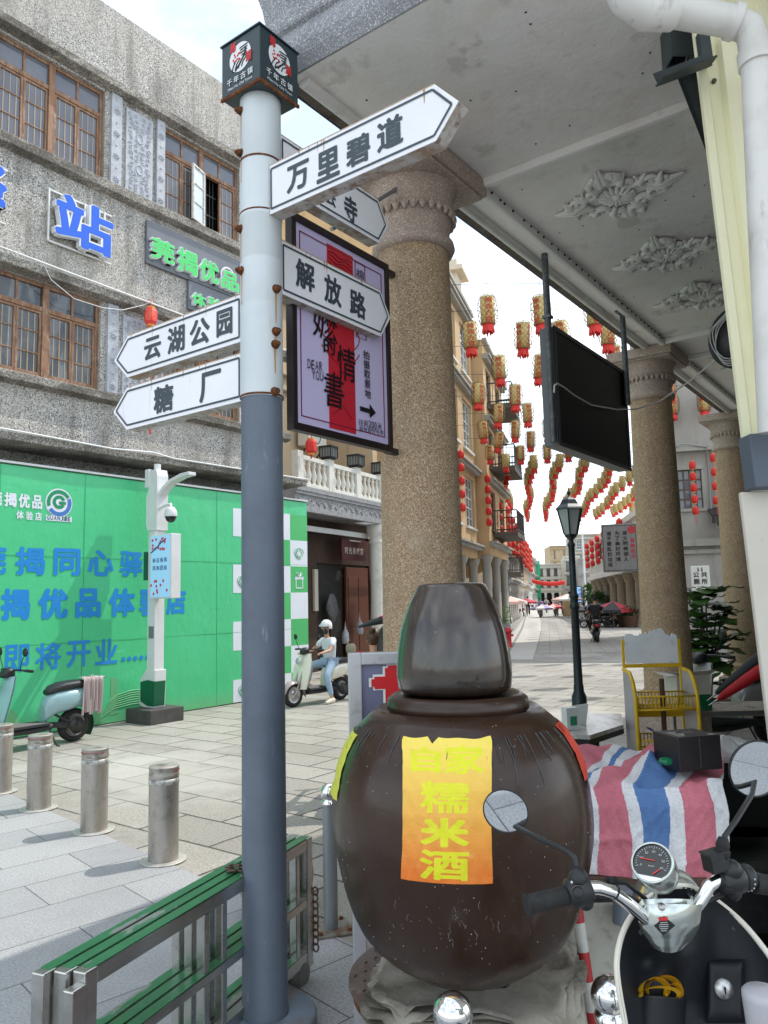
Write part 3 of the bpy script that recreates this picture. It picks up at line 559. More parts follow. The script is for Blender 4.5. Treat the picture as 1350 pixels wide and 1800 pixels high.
def blade(fr,deg,x0,x1,xt,zb,zt,chars,lab,yo=-.035,th=.07,rot=0):
    root=MB(); zm=(zb+zt)/2
    P=[(x0,yo,zb),(x1,yo,zb),(xt,yo,zm),(x1,yo,zt),(x0,yo,zt)]
    if xt<x0 and xt<x1: P=[(x0,yo,zb),(x0,yo,zt),(x1,yo,zt),(xt,yo,zm),(x1,yo,zb)]
    root.T=Matrix.Rotation(R(deg),4,'Z'); root.prism([Vector(p) for p in P],(0,th,0)); root.mi=[0,0]+[1]*5; bl=root.build('arrow_blade',[SIGNW,EDGER],SGN,.003); tag(bl,lab)
    b=MB(); b.T=root.T; i=.022
    s_=1 if xt>x0 else -1
    Q=[(x0+s_*i*.5,zb+i),(x1-s_*i*.3,zb+i),(xt-s_*i*1.3,zm),(x1-s_*i*.3,zt-i),(x0+s_*i*.5,zt-i)]
    w_=.0045
    for k in range(5):
        p,q=Q[k],Q[(k+1)%5]; dx,dz=q[0]-p[0],q[1]-p[1]; l=math.hypot(dx,dz); nx,nz=-dz/l*w_,dx/l*w_
        b.add([(p[0]-nx,yo-.0025,p[1]-nz),(q[0]-nx,yo-.0025,q[1]-nz),(q[0]+nx,yo-.0025,q[1]+nz),(p[0]+nx,yo-.0025,p[1]+nz)],[(0,1,2,3)])
    b.build('border_line',SIGNINK,bl)
    c=MB(); c.T=root.T
    for t,a,bx,c0,c1 in chars: c.text(t,a,c0,bx,c1,yo-.002,0,.034)
    c.build('characters',SIGNINK,bl)
    # rust along the edges
    r=MB(); r.T=root.T; rn=random.Random(len(lab))
    lo,hi=min(x0,x1),max(x0,x1)
    for k in range(9):
        x=rn.uniform(lo+.02,hi-.03); l=rn.uniform(.015,.07); w2=rn.uniform(.002,.006)
        if k<6: r.add([(x-w2,yo-.0009,zt-.001),(x-w2*.2,yo-.0009,zt-l),(x+w2*.2,yo-.0009,zt-l*.9),(x+w2,yo-.0009,zt-.001)],[(0,1,2,3)])
    r.add([(lo,yo-.0011,zt-.004),(hi,yo-.0011,zt-.004),(hi,yo-.0011,zt),(lo,yo-.0011,zt)],[(0,1,2,3)])
    r.build('rust_streaks',RUN,bl)
    return bl
def ch(fr,deg,t,pts,yo):
    out=[]
    for c,(a,b_,c_,d_) in zip(t,pts):
        x0=fr.px(a,b_,yo)[0]; x1=fr.px(c_,d_,yo)[0]; zt=fr.px((a+c_)/2,b_,yo)[1]; zb=fr.px((a+c_)/2,d_,yo)[1]; out.append((c,x0,x1,zb,zt))
    return out
yo=-.035
blade(A1,-36.6,.088,.925,1.025,3.285,3.507,ch(A1,0,'万里碧道',[(504,286,544,334),(556,262,598,316),(608,238,652,290),(662,206,710,261)],yo),'arrow blade pointing right reading four characters, topmost of the post')
blade(A2,53.4,.088,.81,.897,2.99,3.24,ch(A2,0,'解放路',[(519,459,553,510),(569,486,600,536),(614,512,643,558)],yo),'arrow blade in front of the film poster')
blade(A2,53.4,.088,.81,.897,3.49,3.735,ch(A2,0,'古云寺'[1:],[(571,336,590,361),(604,346,628,390)],yo),'arrow blade half hidden behind the topmost blade')
def lblade(zb,zt,chars,lab):
    blade(A1,-36.6,-.088,-.90,-1.012,zb,zt,chars,lab)
lblade(2.77,2.985,ch(A1,0,'云湖公园',[(254,592,283,632),(295,573,325,620),(334,560,369,607),(381,543,409,590)],yo),'upper arrow blade pointing left')
lblade(2.508,2.722,ch(A1,0,'糖厂',[(271,677,305,725),(351,652,389,705)],yo),'lower arrow blade pointing left')
bx=MB(); bx.T=Matrix.Rotation(R(53.4),4,'Z'); h=.118
tp=MB(); tp.T=bx.T; bx.box(-h,h,-h,h,3.845,4.095); bt=bx.build('top_box',GREENP,SGN,.004)
tp.prism([(-h-.006,-h-.006,4.096),(h+.006,-h-.006,4.096),(h+.006,h+.006,4.096),(-h-.006,h+.006,4.096)],(0,0,.006)); tp.add([(-h,-h,4.102),(h,-h,4.102),(h,h,4.102),(-h,h,4.102),(0,0,4.15)],[(0,1,4),(1,2,4),(2,3,4),(3,0,4)]); tp.build('box_lid',GREENP,bt)
rm=MB(); rm.T=bx.T
for a,b,c,d in ((-h-.004,h+.004,-h-.004,-h+.006),(-h-.004,-h+.006,-h+.006,h+.004)): rm.box(a,b,c,d,3.838,3.852)
rm.build('rusty_rim',RUST,bt)
for deg_ in (53.4,-36.6):
    Tm=Matrix.Rotation(R(deg_),4,'Z'); y=-h-.0015
    e=MB(); e.T=Tm; e.lathe([(0,0),(.066,0)],36,(.0,y,4.0),axis=(0,-1,0)); e.build('moon_disc',mat('emblem_white',S(232,234,236),.45),bt)
    e=MB(); e.T=Tm
    for t,a,c0 in (('棉',-.062,4.035),('湖',.035,3.955)): e.text(t,a,c0,a+.036,c0+.05,y-.0015,0,.05)
    rn=random.Random(4)
    for q in range(14): e.sph((-.045+.05*rn.random(),y-.001,3.985+.04*rn.random()),.005,6,(1,.2,1))
    e.build('red_characters',mat('emblem_red',S(196,40,44),.5),bt)
    e=MB(); e.T=Tm
    for q in range(5): e.add([(-.005+.004*q,y-.0014,4.035-.012*q),(.05-.002*q,y-.0014,4.04-.012*q),(.046-.002*q,y-.0014,4.046-.012*q),(.0+.004*q,y-.0014,4.042-.012*q)],[(0,1,2,3)])
    for q in range(4): e.tube([(-.05+.02*q,y-.001,3.95),(-.04+.02*q,y-.001,3.972),(-.03+.024*q,y-.001,3.985)],.003,4)
    e.tube([(-.03,y-.001,3.945),(0,y-.001,3.968),(.03,y-.001,4.0),(.036,y-.001,4.03)],.004,4)
    e.build('ink_drawing',mat('emblem_ink',S(40,44,48),.5),bt)
    e=MB(); e.T=Tm
    for i,t in enumerate('千年古镇'): e.text(t,-.082+.043*i,3.89,-.05+.043*i,3.922,y-.0015,0,.012)
    e.text('Mian Hu Old Town',-.075,3.868,.075,3.881,y-.0015,0,.0)
    e.build('white_characters',mat('emblem_white',(0,0,0)),bt)
# ================================================================ arcade: columns
CS=(0,4.283,7.757); CR=.205
def column_mb():
    m=MB(); m.lathe([(.232,.66),(.226,1.2),(.214,2.4),(.203,3.5),(.201,3.6)],48); return m
def col_cap():
    m=MB(); m.lathe([(.201,3.595),(.226,3.6),(.238,3.625),(.232,3.652),(.21,3.66),(.208,3.675),(.212,3.74),(.222,3.75),(.224,3.79),(.23,3.83),(.24,3.845),(.244,3.86),(.236,3.872),(.235,3.885),(.246,3.94),(.27,3.975),(.275,3.985),(.262,3.988)],48)
    for k in range(30):
        a=2*PI*k/30; c=Vector((math.cos(a),math.sin(a),0)); t=Vector((-math.sin(a),math.cos(a),0))
        p=c*.238; m.sph((p.x,p.y,3.80),.023,8,(.75,.75,1.25))
        m.tube([p+t*(.022*math.cos(u))+Vector((0,0,3.815+.026*math.sin(u)))+c*.004 for u in (PI*.05,-PI*.3,-PI*.5,-PI*.7,-PI*1.05)],.006,5)
    return m
def col_base():
    m=MB(); m.lathe([(.27,.555),(.305,.57),(.318,.6),(.305,.63),(.275,.645),(.27,.66),(.285,.672),(.292,.69),(.28,.71),(.25,.72),(.236,.735)],48); return m
TANST=mat('tan_smooth_stone',S(176,146,112),.7,0,[('n',5,.45,.7,S(150,122,92),.7),('c',130,.75,.76,S(196,172,142),.4)],('n',60,.2,.003))
C1=None
for k,(s_,lb_) in enumerate(zip(CS,('tan pebble-dash arcade column behind the big jar, carrying the film poster','tan pebble-dash arcade column behind the yellow wire rack','tan pebble-dash arcade column beside the broad-leaved plant'))):
    if k==0:
        C1=thing('arcade_column',lb_,'column',ARC.wld(s_,0,0),53.685,'tan arcade columns')
        column_mb().build('shaft',PEB,C1); col_cap().build('capital',PEBG,C1)
        m=MB(); m.box(-.32,.32,-.32,.32,3.985,4.085); m.prism([(-.30,-.30,3.965),(.30,-.30,3.965),(.30,.30,3.965),(-.30,.30,3.965)],(0,0,.02)); m.build('abacus',PEBG,C1,.012)
        col_base().build('base_ring',TANST,C1)
        m=MB(); m.box(-.3,.3,-.3,.3,0,.555); m.build('plinth',PEBG,C1,.015)
    else: dup(C1,ARC.wld(s_,0,0),53.685,lb_)
# ================================================================ arcade slab with cornice and ceiling
SL=thing('arcade_canopy','grey plaster arcade ceiling slab with speckled vine cornice overhead','canopy',ARC.o,53.685)
S0,S1,Y0,Y1=-1.05,16.5,-6.4,-.06; ZC=4.09
def relief_noise(x,y): return 0
m=MB(); m.box(S0+.012,S1,Y0,Y1+.05,ZC,4.5)
m.build('ceiling',PLAST,SL)
# mouldings framing the bays
mo=MB()
def strip(x0,x1,y0,y1,d): mo.box(x0,x1,y0,y1,ZC-d,ZC+.002)
for x0,x1 in ((.33,3.86),(4.62,7.3),(8.1,11.3)):
    strip(x0-.05,x0,-1.48,-.29,.05); strip(x1,x1+.05,-1.48,-.29,.05); strip(x0-.05,x1+.05,-.29,-.24,.06); strip(x0-.05,x1+.05,-1.53,-1.48,.05)
mo.build('bay_moulding',PLAST,SL,.012)
dt=MB(); rn=random.Random(2)
for x in np.arange(.4,11,.11): dt.sph((x+rn.uniform(-.03,.03),-.293,ZC-.02),.008,6); 
for q in range(60): dt.sph((rn.uniform(-.9,3.8),rn.uniform(-1.7,-.2),ZC-.002),.006,6,(1,1,.3))
for q in range(10): dt.sph((.335,rn.uniform(-1.4,-.3),ZC-.03),.01,6)
dt.build('dirt_holes',DARK,SL)
em=MB(); em.box(S0+.03,S1,-.035,.02,ZC-.01,ZC+.3); em.build('edge_beam',mat('stained_edge',S(104,92,84),.9,0,[('n',6,.45,.65,S(70,50,42),.8),('n',30,.55,.7,S(150,146,140),.5)],('n',30,.5,.02)),SL,.008)
em=MB(); em.cyl((S0+.05,-.075,ZC-.012),(S1,-.075,ZC-.012),.032,n=12); em.build('edge_conduit',PVC,SL)
# cornice swept round the street edge and the end
prof=[(0,ZC+.0),(.012,ZC+.02),(.03,ZC+.05),(.045,ZC+.09),(.045,ZC+.13),(.03,ZC+.17),(.012,ZC+.2),(.012,ZC+.215),(.03,ZC+.225),(.035,ZC+.235),(.05,ZC+.36),(.085,ZC+.5),(.1,ZC+.515),(.1,ZC+.53),(.15,ZC+.535),(.15,ZC+.57),(.155,ZC+.58),(.155,ZC+.6),(0,ZC+.6)]
co=MB(); vs=[]
for d,z in prof: vs+= [(S0-d,Y0,z),(S0-d,Y1+.1+d,z),(S1,Y1+.1+d,z)]
fs=[]
for j in range(len(prof)-1):
    a=3*j; fs+=[(a,a+1,a+4,a+3)[::-1],(a+1,a+2,a+5,a+4)[::-1]]
co.add(vs,fs)
co.build('cornice',STONEG,SL)
vn=MB()
def vp(t,v,q=.014):  # end face: t along -y, v height 0..1 on the sloped panel
    z=ZC+.25+v*.23; d=.037+(.05)*v; return (S0-d-q,Y1+.02-t,z)
for k in range(5):
    t0=.05+k*.62
    vn.tube([vp(t0+.62*u,.5+.32*math.sin(u*2*PI)) for u in np.linspace(0,1,14)],.016,6)
    for u,dv in ((.18,-.5),(.5,.5),(.72,.45)):
        b=.5+.32*math.sin(u*2*PI); vn.tube([vp(t0+.62*u,b),vp(t0+.62*u+.05,b+dv*.5),vp(t0+.62*u+.12,b+dv*.8)],[.014,.02,.006],6)
    for q in range(5):
        a=2*PI*q/5; vn.tube([vp(t0+.31,.5),vp(t0+.31+.05*math.cos(a),.5+.22*math.sin(a)),vp(t0+.31+.08*math.cos(a),.5+.38*math.sin(a))],[.012,.026,.006],6)
vn.build('vine_relief',STONEG,SL)
# ceiling flower reliefs: plaster scrolls round a rosette, in a lozenge
def flower(cx,cy,name='ceiling_flower'):
    f=MB(); rn=random.Random(11)
    def P(x,y,z=0): return (cx+x,cy+y,ZC-.006-z)
    f.sph(P(0,0,.012),.03,10,(1,1,.8))
    for k in range(16):
        a=k*PI/8; f.tube([P(.03*math.cos(a),.03*math.sin(a),.012),P(.07*math.cos(a),.065*math.sin(a),.02),P(.115*math.cos(a),.105*math.sin(a),.008)],[.008,.016,.012],6)
    def scr(x,y,r,d,a0): 
        f.tube([P(x+r*(1-.8*t)*math.cos(a0+d*t*7.5),y+r*(1-.8*t)*math.sin(a0+d*t*7.5),.016) for t in np.linspace(0,1,12)],[.008,.014,.018,.02,.02,.019,.018,.017,.016,.016,.016,.018],7)
    for sx in (1,-1):
        for sy in (1,-1):
            for x,y,r,d in ((.12,.12,.055,1),(.2,.06,.05,-1),(.06,.215,.055,-1),(.255,.03,.035,1),(.025,.30,.04,1)): scr(sx*x,sy*y,r,d*sx*sy,math.atan2(sy*y,sx*x))
            for x0,y0,x1,y1 in ((.16,.02,.33,.01),(.02,.18,.01,.40),(.12,.05,.22,.12),(.07,.14,.14,.22),(.2,.1,.27,.06),(.03,.26,.1,.3)):
                f.tube([P(sx*x0,sy*y0,.01),P(sx*(x0*.6+x1*.4),sy*(y0*.6+y1*.4),.025),P(sx*x1,sy*y1,.006)],[.012,.03,.006],7)
    f.build(name,mat('white_relief_plaster',S(246,244,240),.8,0,[('n',6,.45,.7,S(220,216,210),.5)]),SL)
for x in (.95,1.98,2.95,5.3,6.3): flower(x,-.87)
# shop front wall under the canopy, behind the cream panel
sw=MB(); sw.box(-.4,S1,-2.2,-2.05,0,ZC-.004); shop=sw.build('shop_wall',mat('dark_shop_wall',S(84,88,92),.7,0,[('n',1.5,.4,.7,S(64,68,72),.6)]),None)
tag(shop,'dark grey shop wall under the arcade ceiling behind the cream panel','wall'); shop.matrix_world=ARC.M
# ================================================================ film poster sign on the first column
PF=Fr(ARC.o,53.4); PS=thing('film_poster_sign','black-framed lilac and red film poster lightbox bracketed to the tan column','sign',ARC.o,53.4)
a,b,zb,zt=-1.05,-.30,2.415,3.435; y=-.03
m=MB()
for p,q,r,s_ in ((a,b,zt-.035,zt),(a,b,zb,zb+.035),(a,a+.03,zb+.035,zt-.035),(b-.03,b,zb+.035,zt-.035)): m.box(p,q,y-.012,.0,r,s_)
pf=m.build('poster_frame',mat('dark_brown_frame',S(44,32,34),.4,.2),PS,.002)
m=MB(); m.box(a+.028,b-.028,y,-.002,zb+.03,zt-.03); m.build('poster_panel',mat('lilac_print',S(206,196,232),.3,0,[('n',1,.4,.7,S(196,186,224),.5),('n',20,.7,.8,S(196,160,120),.4,(1,1,.05))]),PS)
m=MB(); pxp=lambda X,Y: PF.px(X,Y,y)
xr0,_=pxp(578,700); xr1,_=pxp(624,700); m.box(xr0,xr1,y-.003,y-.001,zb+.05,zt-.06); m.build('red_band',mat('poster_red',S(196,40,56),.35),PS)
m=MB(); rn=random.Random(9)
for q in range(7): m.tube([(xr0+.01+(xr1-xr0-.02)*u,y-.004,zt-.1-.018*q+.008*math.sin(9*u+q)) for u in np.linspace(0,1,8)],.003,4)
for q in range(6):
    z=zb+.12+.11*q; m.tube([(xr0+.02+.09*math.sin(u*2+q),y-.004,z+.1*u) for u in np.linspace(0,1,7)],.003,4); m.tube([(xr1-.03-.07*math.sin(u*2.4+q),y-.004,z+.12*u) for u in np.linspace(0,1,7)],.003,4)
m.build('red_line_art',mat('poster_dark_red',S(160,24,42),.4),PS)
m=MB()
for (p,q,r,s_) in ((a+.06,b-.06,zt-.075,zt-.071),(a+.06,b-.06,zb+.071,zb+.075),(a+.06,a+.064,zb+.071,zt-.071),(b-.064,b-.06,zb+.071,zt-.071)): m.box(p,q,y-.0045,y-.002,r,s_)
m.build('thin_border',mat('poster_line',S(130,30,60),.4),PS)
m=MB()
def pch(t,X0,Y0,X1,Y1,bold=.0):
    x0,zt_=pxp(X0,Y0); x1,zb_=pxp(X1,Y1); zt_=pxp((X0+X1)/2,Y0)[1]; zb_=pxp((X0+X1)/2,Y1)[1]; m.text(t,x0,zb_,x1,zt_,y-.006,0,bold)
pch('给',540,470,560,500,.02); pch('阿',560,500,585,530,.02)
pch('嬷',548,534,592,598,.0); pch('的',567,594,588,623,.02); pch('情',591,611,624,670,.008); pch('書',568,656,603,717,.008)
for i,t in enumerate('DEAR'): pch(t,539+6.9*i,632+1.5*i,544.6+6.9*i,648+1.5*i,.0)
for i,t in enumerate('YOU'): pch(t,547+7*i,651+1.5*i,553+7*i,667+1.5*i,.0)
for i,t in enumerate('拍摄取景地'): pch(t,637+.7*i,617+17*i,648+.7*i,632+17*i,.01)
pch('棉',625,474,638,492,.0)
for i,t in enumerate('往前200米'): pch(t,629+[0,9,17.5,22.5,27.5,33][i],737+i*1.3,629+[8.5,17,22,27,32,41][i],749+i*1.3,.0)
for i,t in enumerate('解放路97号旁'): pch(t,630+[0,7.5,15,21.5,25.5,29.5,36.5][i],750+i*1.1,630+[7,14.5,21,25,29,36,43][i],759+i*1.1,.0)
x0,z0=pxp(632,718); x1,z1=pxp(659,722); zc=z0
m.box(x0,x1-.045,y-.006,y-.003,zc-.011,zc+.011); m.add([(x1-.05,y-.006,zc-.036),(x1,y-.006,zc),(x1-.05,y-.006,zc+.036)],[(0,1,2)])
m.build('black_characters',mat('poster_ink',S(24,20,26),.4),PS)
m=MB()
rx0,rz0=pxp(623,460); rx1,_=pxp(640,470); rz1=pxp(640,598)[1]
for q in range(2): pass
m.tube([(rx0,y-.004,rz0),(rx1,y-.004,rz0),(rx1,y-.004,rz1),(rx0,y-.004,rz1)],.0025,4,closed=True); m.build('title_cartouche',mat('poster_line',(0,0,0)),PS)
for z in (zt-.015,zb+.018): m=MB(); m.box(b,b+.14,-.012,.018,z-.016,z+.016); m.box(b+.1,b+.13,-.03,.036,z-.02,z+.05 if z>3 else z+.02); m.cyl((b+.11,-.03,z+.01),(b+.11,-.05,z+.01),.01,n=8); m.build('bracket',DKMETAL,PS)
# grey tube brace seen behind the blades
m=MB(); p=AT(585,402,3.6); q=AT(700,352,4.1); m.tube([AT(583,403,3.62),AT(700,330,4.0)],.011,8); tag(m.build('brace_rod',mat('galvanised',S(150,154,158),.4,.7)),'thin grey steel rod running from the poster to the column capital','rod')
# ================================================================ hanging black screen
SC=thing('hanging_screen','large black display panel hung from the arcade ceiling on two grey pipes','screen',ARC.o,53.685)
yy=-.17; x0,x1=1.47,2.95; z0,z1=2.70,3.56
m=MB(); m.box(x0,x1,yy-.02,yy+.085,z0,z1); m.build('screen_case',mat('grey_screen_case',S(104,106,108),.5,.2),SC,.006)
m=MB()
for p,q,r,s_ in ((x0-.002,x1+.002,z1-.028,z1+.004),(x0-.002,x1+.002,z0-.004,z0+.028),(x0-.002,x0+.03,z0+.028,z1-.028),(x1-.03,x1+.002,z0+.028,z1-.028)): m.box(p,q,yy-.034,yy-.018,r,s_)
m.build('bezel',mat('dark_bezel',S(60,62,64),.4,.3),SC,.003)
m=MB(); m.box(x0+.028,x1-.028,yy-.026,yy-.021,z0+.026,z1-.026); m.build('black_glass',mat('black_screen_glass',(.004,.004,.005),.3,0,[('n',1,.5,.8,(.008,.008,.009),.6)],spec=.12),SC)
gp_=lambda: (mat('galvanised_pipe',S(98,102,106),.45,.5,[('n',30,.45,.7,S(140,144,148),.6),('n',6,.5,.7,S(70,72,74),.5)]))
m=MB(); m.cyl((x0-.03,yy,z0+.02),(x0-.03,yy,ZC-.002),.024,n=12); m.box(x0-.06,x0+.0,yy-.03,yy+.03,z1+.05,z1+.07); m.build('hanger_pipe',gp_(),SC)
m=MB(); m.cyl((x1-.05,yy-.05,z1-.3),(x1-.05,yy-.05,ZC-.002),.024,n=12); m.box(x1-.1,x1,yy-.1,yy,ZC-.012,ZC-.002); m.build('hanger_pipe',gp_(),SC)
def sw_(X,Y): x,z=ARC.px(X,Y,-.23); return ARC.wld(x,-.23,z)
m=MB(); m.tube([sw_(974,690),sw_(975,677),sw_(980,674),sw_(992,681),sw_(1010,695),sw_(1040,712),sw_(1085,720),AT(1120,719,6.3),AT(1160,705,5.9),AT(1210,672,5.4),AT(1258,632,4.9)],.006,5); tag(m.build('loose_wire',PVC),'loose thin wire drooping in front of the hanging black screen','wire')
# ================================================================ right side: cream sheet wall, beam, pipes, bracket
CW=AT(1274,500,2.75); xL=CW.x
cw=thing('cream_kiosk_wall','cream ribbed sheet-metal wall standing on a blue-grey beam','wall',(xL,2.75,0))
zt=AT(1282,770,2.75).z
ay=-.042; zp=AT(1274,500,2.75).z; cw.rotation_euler=(0,ay,0); cw.location=(xL-zp*math.sin(ay),2.75,zp*(1-math.cos(ay)))
m=MB(); P=[(0,0),(.03,0),(.035,.004),(.05,.03),(.09,.03),(.10,.0),(.14,0),(.15,.02),(.25,.02),(.26,0),(.3,0),(.32,.03),(.9,.03)]
m.add([(x,y,z) for x,y in P for z in (zt-.01,4.6)]+[(P[0][0],.02,zt-.01),(P[0][0],.02,4.6)],[(2*i,2*i+2,2*i+3,2*i+1) for i in range(len(P)-1)]+[(len(P)*2,0,1,len(P)*2+1)]); m.build('ribbed_panel',CREAM,cw)
m=MB()
for z in (3.62,2.1,): m.cyl((.065,.028,z),(.065,.018,z),.009,n=8)
m.build('rivet',mat('rivet_head',S(90,84,70),.5,.5),cw)
z2=AT(1284,858,2.67).z
m=MB(); m.box(-.012,1.0,-.07,.02,z2,zt); m.build('grey_beam',mat('blue_grey_beam_paint',S(92,100,114),.6,0,[('n',4,.4,.7,S(80,88,100),.7),('n',14,.68,.75,S(40,42,46),.8)],('n',20,.15,.004)),cw,.006)
xl=AT(1317,980,2.75).x-xL-.042*(zp-AT(1319,980,2.75).z)
m=MB(); m.box(xl,1.0,.005,.03,.0,z2-.003); m.build('cream_plaster_base',mat('cream_plaster',S(214,208,196),.8,0,[('n',2,.4,.7,S(200,192,178),.6),('n',18,.62,.75,S(150,140,126),.4)],('n',12,.1,.006)),cw,.006)
pv=thing('downpipe','fat white plastic drainpipe with elbows running down the cream ribbed wall','pipe',(0,0,0))
m=MB(); P=[AT(1085,-40,2.35),AT(1100,-5,2.35),AT(1135,22,2.38),AT(1180,22,2.4)]; m.tube(P,.058,20); 
m.tube([AT(1130,10,2.4),AT(1290,38,2.5),AT(1318,52,2.5),AT(1326,80,2.5),AT(1330,110,2.5)],.053,20)
m.tube([AT(1330,100,2.5),AT(1344,400,2.52),AT(1362,760,2.58)],.053,20); m.build('pipe_run',PVC,pv)
for p,q in ((AT(1150,14,2.42),AT(1170,18,2.42)),(AT(1283,36,2.5),AT(1297,40,2.5)),(AT(1328,92,2.5),AT(1331,116,2.5))): m=MB(); m.cyl(p,q,.062,n=20); m.build('pipe_collar',PVC,pv)
pv2=MB(); pv2.tube([AT(1185,-20,2.9),AT(1215,5,2.9),AT(1260,-10,2.9),AT(1290,-30,2.9)],.05,16); pv2.tube([AT(1175,45,2.9),AT(1185,10,2.9),AT(1190,-20,2.9)],.035,12); tag(pv2.build('thin_drainpipe',PVC),'second white drainpipe passing behind the elbow at the very top','pipe')
bk=thing('steel_bracket','dark steel angle bracket carrying a cable box beside the drainpipe','bracket',(0,0,0))
bm=mat('dark_green_steel',S(70,78,80),.5,.4,[('n',8,.45,.7,S(54,60,62),.6)])
m=MB(); a=AT(1153,140,2.7); b=AT(1247,105,2.72); m.bar(a,b,.006,.05); m.bar(a+Vector((0,-.03,-.028)),b+Vector((0,-.03,-.028)),.06,.006); m.bar(AT(1233,62,2.74),AT(1240,112,2.74),.05,.04); m.build('angle_iron',bm,bk)
m=MB(); c=AT(1210,85,2.95)
for p,q,r,s_ in ((-.09,-.085,-.05,.06),(.085,.09,-.05,.06),(-.085,.085,-.05,-.045),(-.085,.085,.055,.06)): m.box(c.x+p,c.x+q,c.y+r,c.y+s_,c.z-.07,c.z+.1)
m.box(c.x-.085,c.x+.085,c.y-.045,c.y+.055,c.z+.09,c.z+.1); m.build('cable_box',bm,bk)
m=MB(); rn=random.Random(3)
for q in range(5): x=c.x-.03+.014*q; m.tube([(x,c.y,c.z+.12),(x+rn.uniform(-.02,.02),c.y-.01,c.z+.03),(x+.03,c.y+.01,c.z-.02),(x+.02,c.y+.02,c.z-.06)],.006,6)
m.build('cables',mat('grey_cable',S(150,148,146),.5),bk)
sg=MB(); sg.add([AT(1196,130,3.0),AT(1262,110,3.0),AT(1268,300,3.0),AT(1262,300,3.0)],[(0,1,2,3)]); sg.add([p+Vector((.0,.03,0)) for p in (AT(1196,130,3.0),AT(1262,110,3.0),AT(1268,300,3.0),AT(1262,300,3.0))],[(3,2,1,0)]); tag(sg.build('grey_soffit_plate',bm),'dark grey metal sheet above the cream ribbed wall','metal sheet')
cbx=thing('cable_reel','round dark cable reel with white cable loops under the ceiling beside the cream wall','cable reel',AT(1296,592,4.0))
m=MB(); ax=Vector((-.8,-.55,-.1)).normalized(); m.lathe([(0,-.05),(.17,-.05),(.17,.0),(.155,.006),(.15,-.03),(0,-.03)],32,axis=ax); m.build('reel_body',BLACKP,cbx)
m=MB(); Q=ax.to_track_quat('Z','Y').to_matrix()
for q in range(4): m.tube([Q@Vector(((.15-.012*q+.012*math.sin(3*t+q))*math.cos(t),(.15-.012*q+.01*math.sin(5*t))*math.sin(t),.006+.006*q)) for t in np.linspace(0,2*PI,26)[:-1]],.0035,5,closed=True)
m.box(-.02,.06,-.06,-.04,-.03,.02); m.build('cable_loops',mat('pale_cable',S(190,190,188),.5),cbx)
# ================================================================ steel bollards along the paving edge
def bollard(loc):
    t=thing('steel_bollard','x','bollard',loc)
    m=MB(); m.lathe([(.096,0),(.096,.525),(.0975,.53),(.0975,.537)],32); m.build('tube',STEEL,t)
    m=MB(); m.lathe([(.0975,.537),(.098,.54),(.098,.55),(.0955,.556),(.0955,.588),(.098,.590),(.098,.597),(.095,.6),(0,.601)],32); m.build('cap',mat('worn_cap_steel',S(168,164,156),.5,.4,[('n',14,.48,.62,S(112,106,98),.8)]),t)
    m=MB(); m.lathe([(.0968,.49),(.0985,.49),(.0985,.524),(.0968,.524)],32); m.build('reflective_band',mat('worn_silver_band',S(196,196,192),.45,.2,[('n',22,.48,.6,S(120,116,110),.9),('n',60,.6,.7,S(60,58,56),.7)]),t)
    m=MB(); m.lathe([(.097,.002),(.15,.002),(.151,.007),(.145,.009),(.097,.010)],36); m.build('ground_collar',mat('collar_steel',S(192,190,184),.55,.4,[('n',9,.5,.68,S(140,135,126),.6)]),t)
    m=MB()
    for k in range(18):
        a=PI*1.05+k*PI*.95/18; m.sph((.0953*math.cos(a),.0953*math.sin(a),.572),.0052,6)
    m.build('led_ring',mat('red_led_dots',S(150,30,36),.4),t); return t
bl=[((287,1512),'steel bollard nearest the signpost, with no red dots showing on its worn cap'),((165,1460),'steel bollard second nearest the signpost, red dotted cap, scratched tube'),((68,1421),'steel bollard third from the signpost, in front of the teal scooter'),((0,1392),'steel bollard farthest from the signpost, left of the other three')]
B0=None
for k,(p,lb_) in enumerate(bl):
    loc=G(*p,.004)
    if k==0: B0=bollard(loc); B0['label']=lb_; B0['group']='steel bollards along the paving edge'; B0.rotation_euler=(0,0,R(140))
    else: dup(B0,loc,(0,-25,-10,0)[k],lb_)
# ---- chrome-ball posts
def post(loc):
    t=thing('ball_post','x','post',loc); m=MB(); m.lathe([(.036,.012),(.036,.63)],24); m.build('tube',mat('galvanised_post',S(140,146,150),.45,.6,[('n',7,.45,.7,S(112,118,122),.7,(1,1,.4)),('n',50,.6,.75,S(180,184,186),.4)]),t)
    m=MB(); m.sph((0,0,.672),.046,32); m.lathe([(.039,.615),(.039,.632),(.03,.64)],24); m.build('chrome_ball',CHROME,t)
    m=MB(); m.box(-.1,.1,-.1,.1,.0,.012); f=m.build('foot_plate',mat('rusty_plate',S(132,126,116),.7,.3,[('n',9,.48,.62,S(96,66,44),.8)]),t,.003)
    for a,b in ((1,1),(1,-1),(-1,1),(-1,-1)): m=MB(); m.cyl((a*.075,b*.075,.012),(a*.075,b*.075,.026),.011,n=6); m.build('anchor_bolt',RUST,f)
    return t
P1=post(G(582,1634,.004)); P1['label']='galvanised post with a chrome ball and square foot plate to the left of the jar'; P1['group']='chrome ball posts'; P1.rotation_euler=(0,0,R(20))
q=AT(795,1752,1.885); dup(P1,(q.x,q.y,.035),0,'chrome ball post right in front of the jar stand')
q=AT(1070,1713,2.0); dup(P1,(q.x,q.y,.01),0,'chrome ball post between the jar and the dark scooter')
m=MB(); m.sph((0,0,.19),.205,40); m.lathe([(.12,0),(.12,.01)],24)
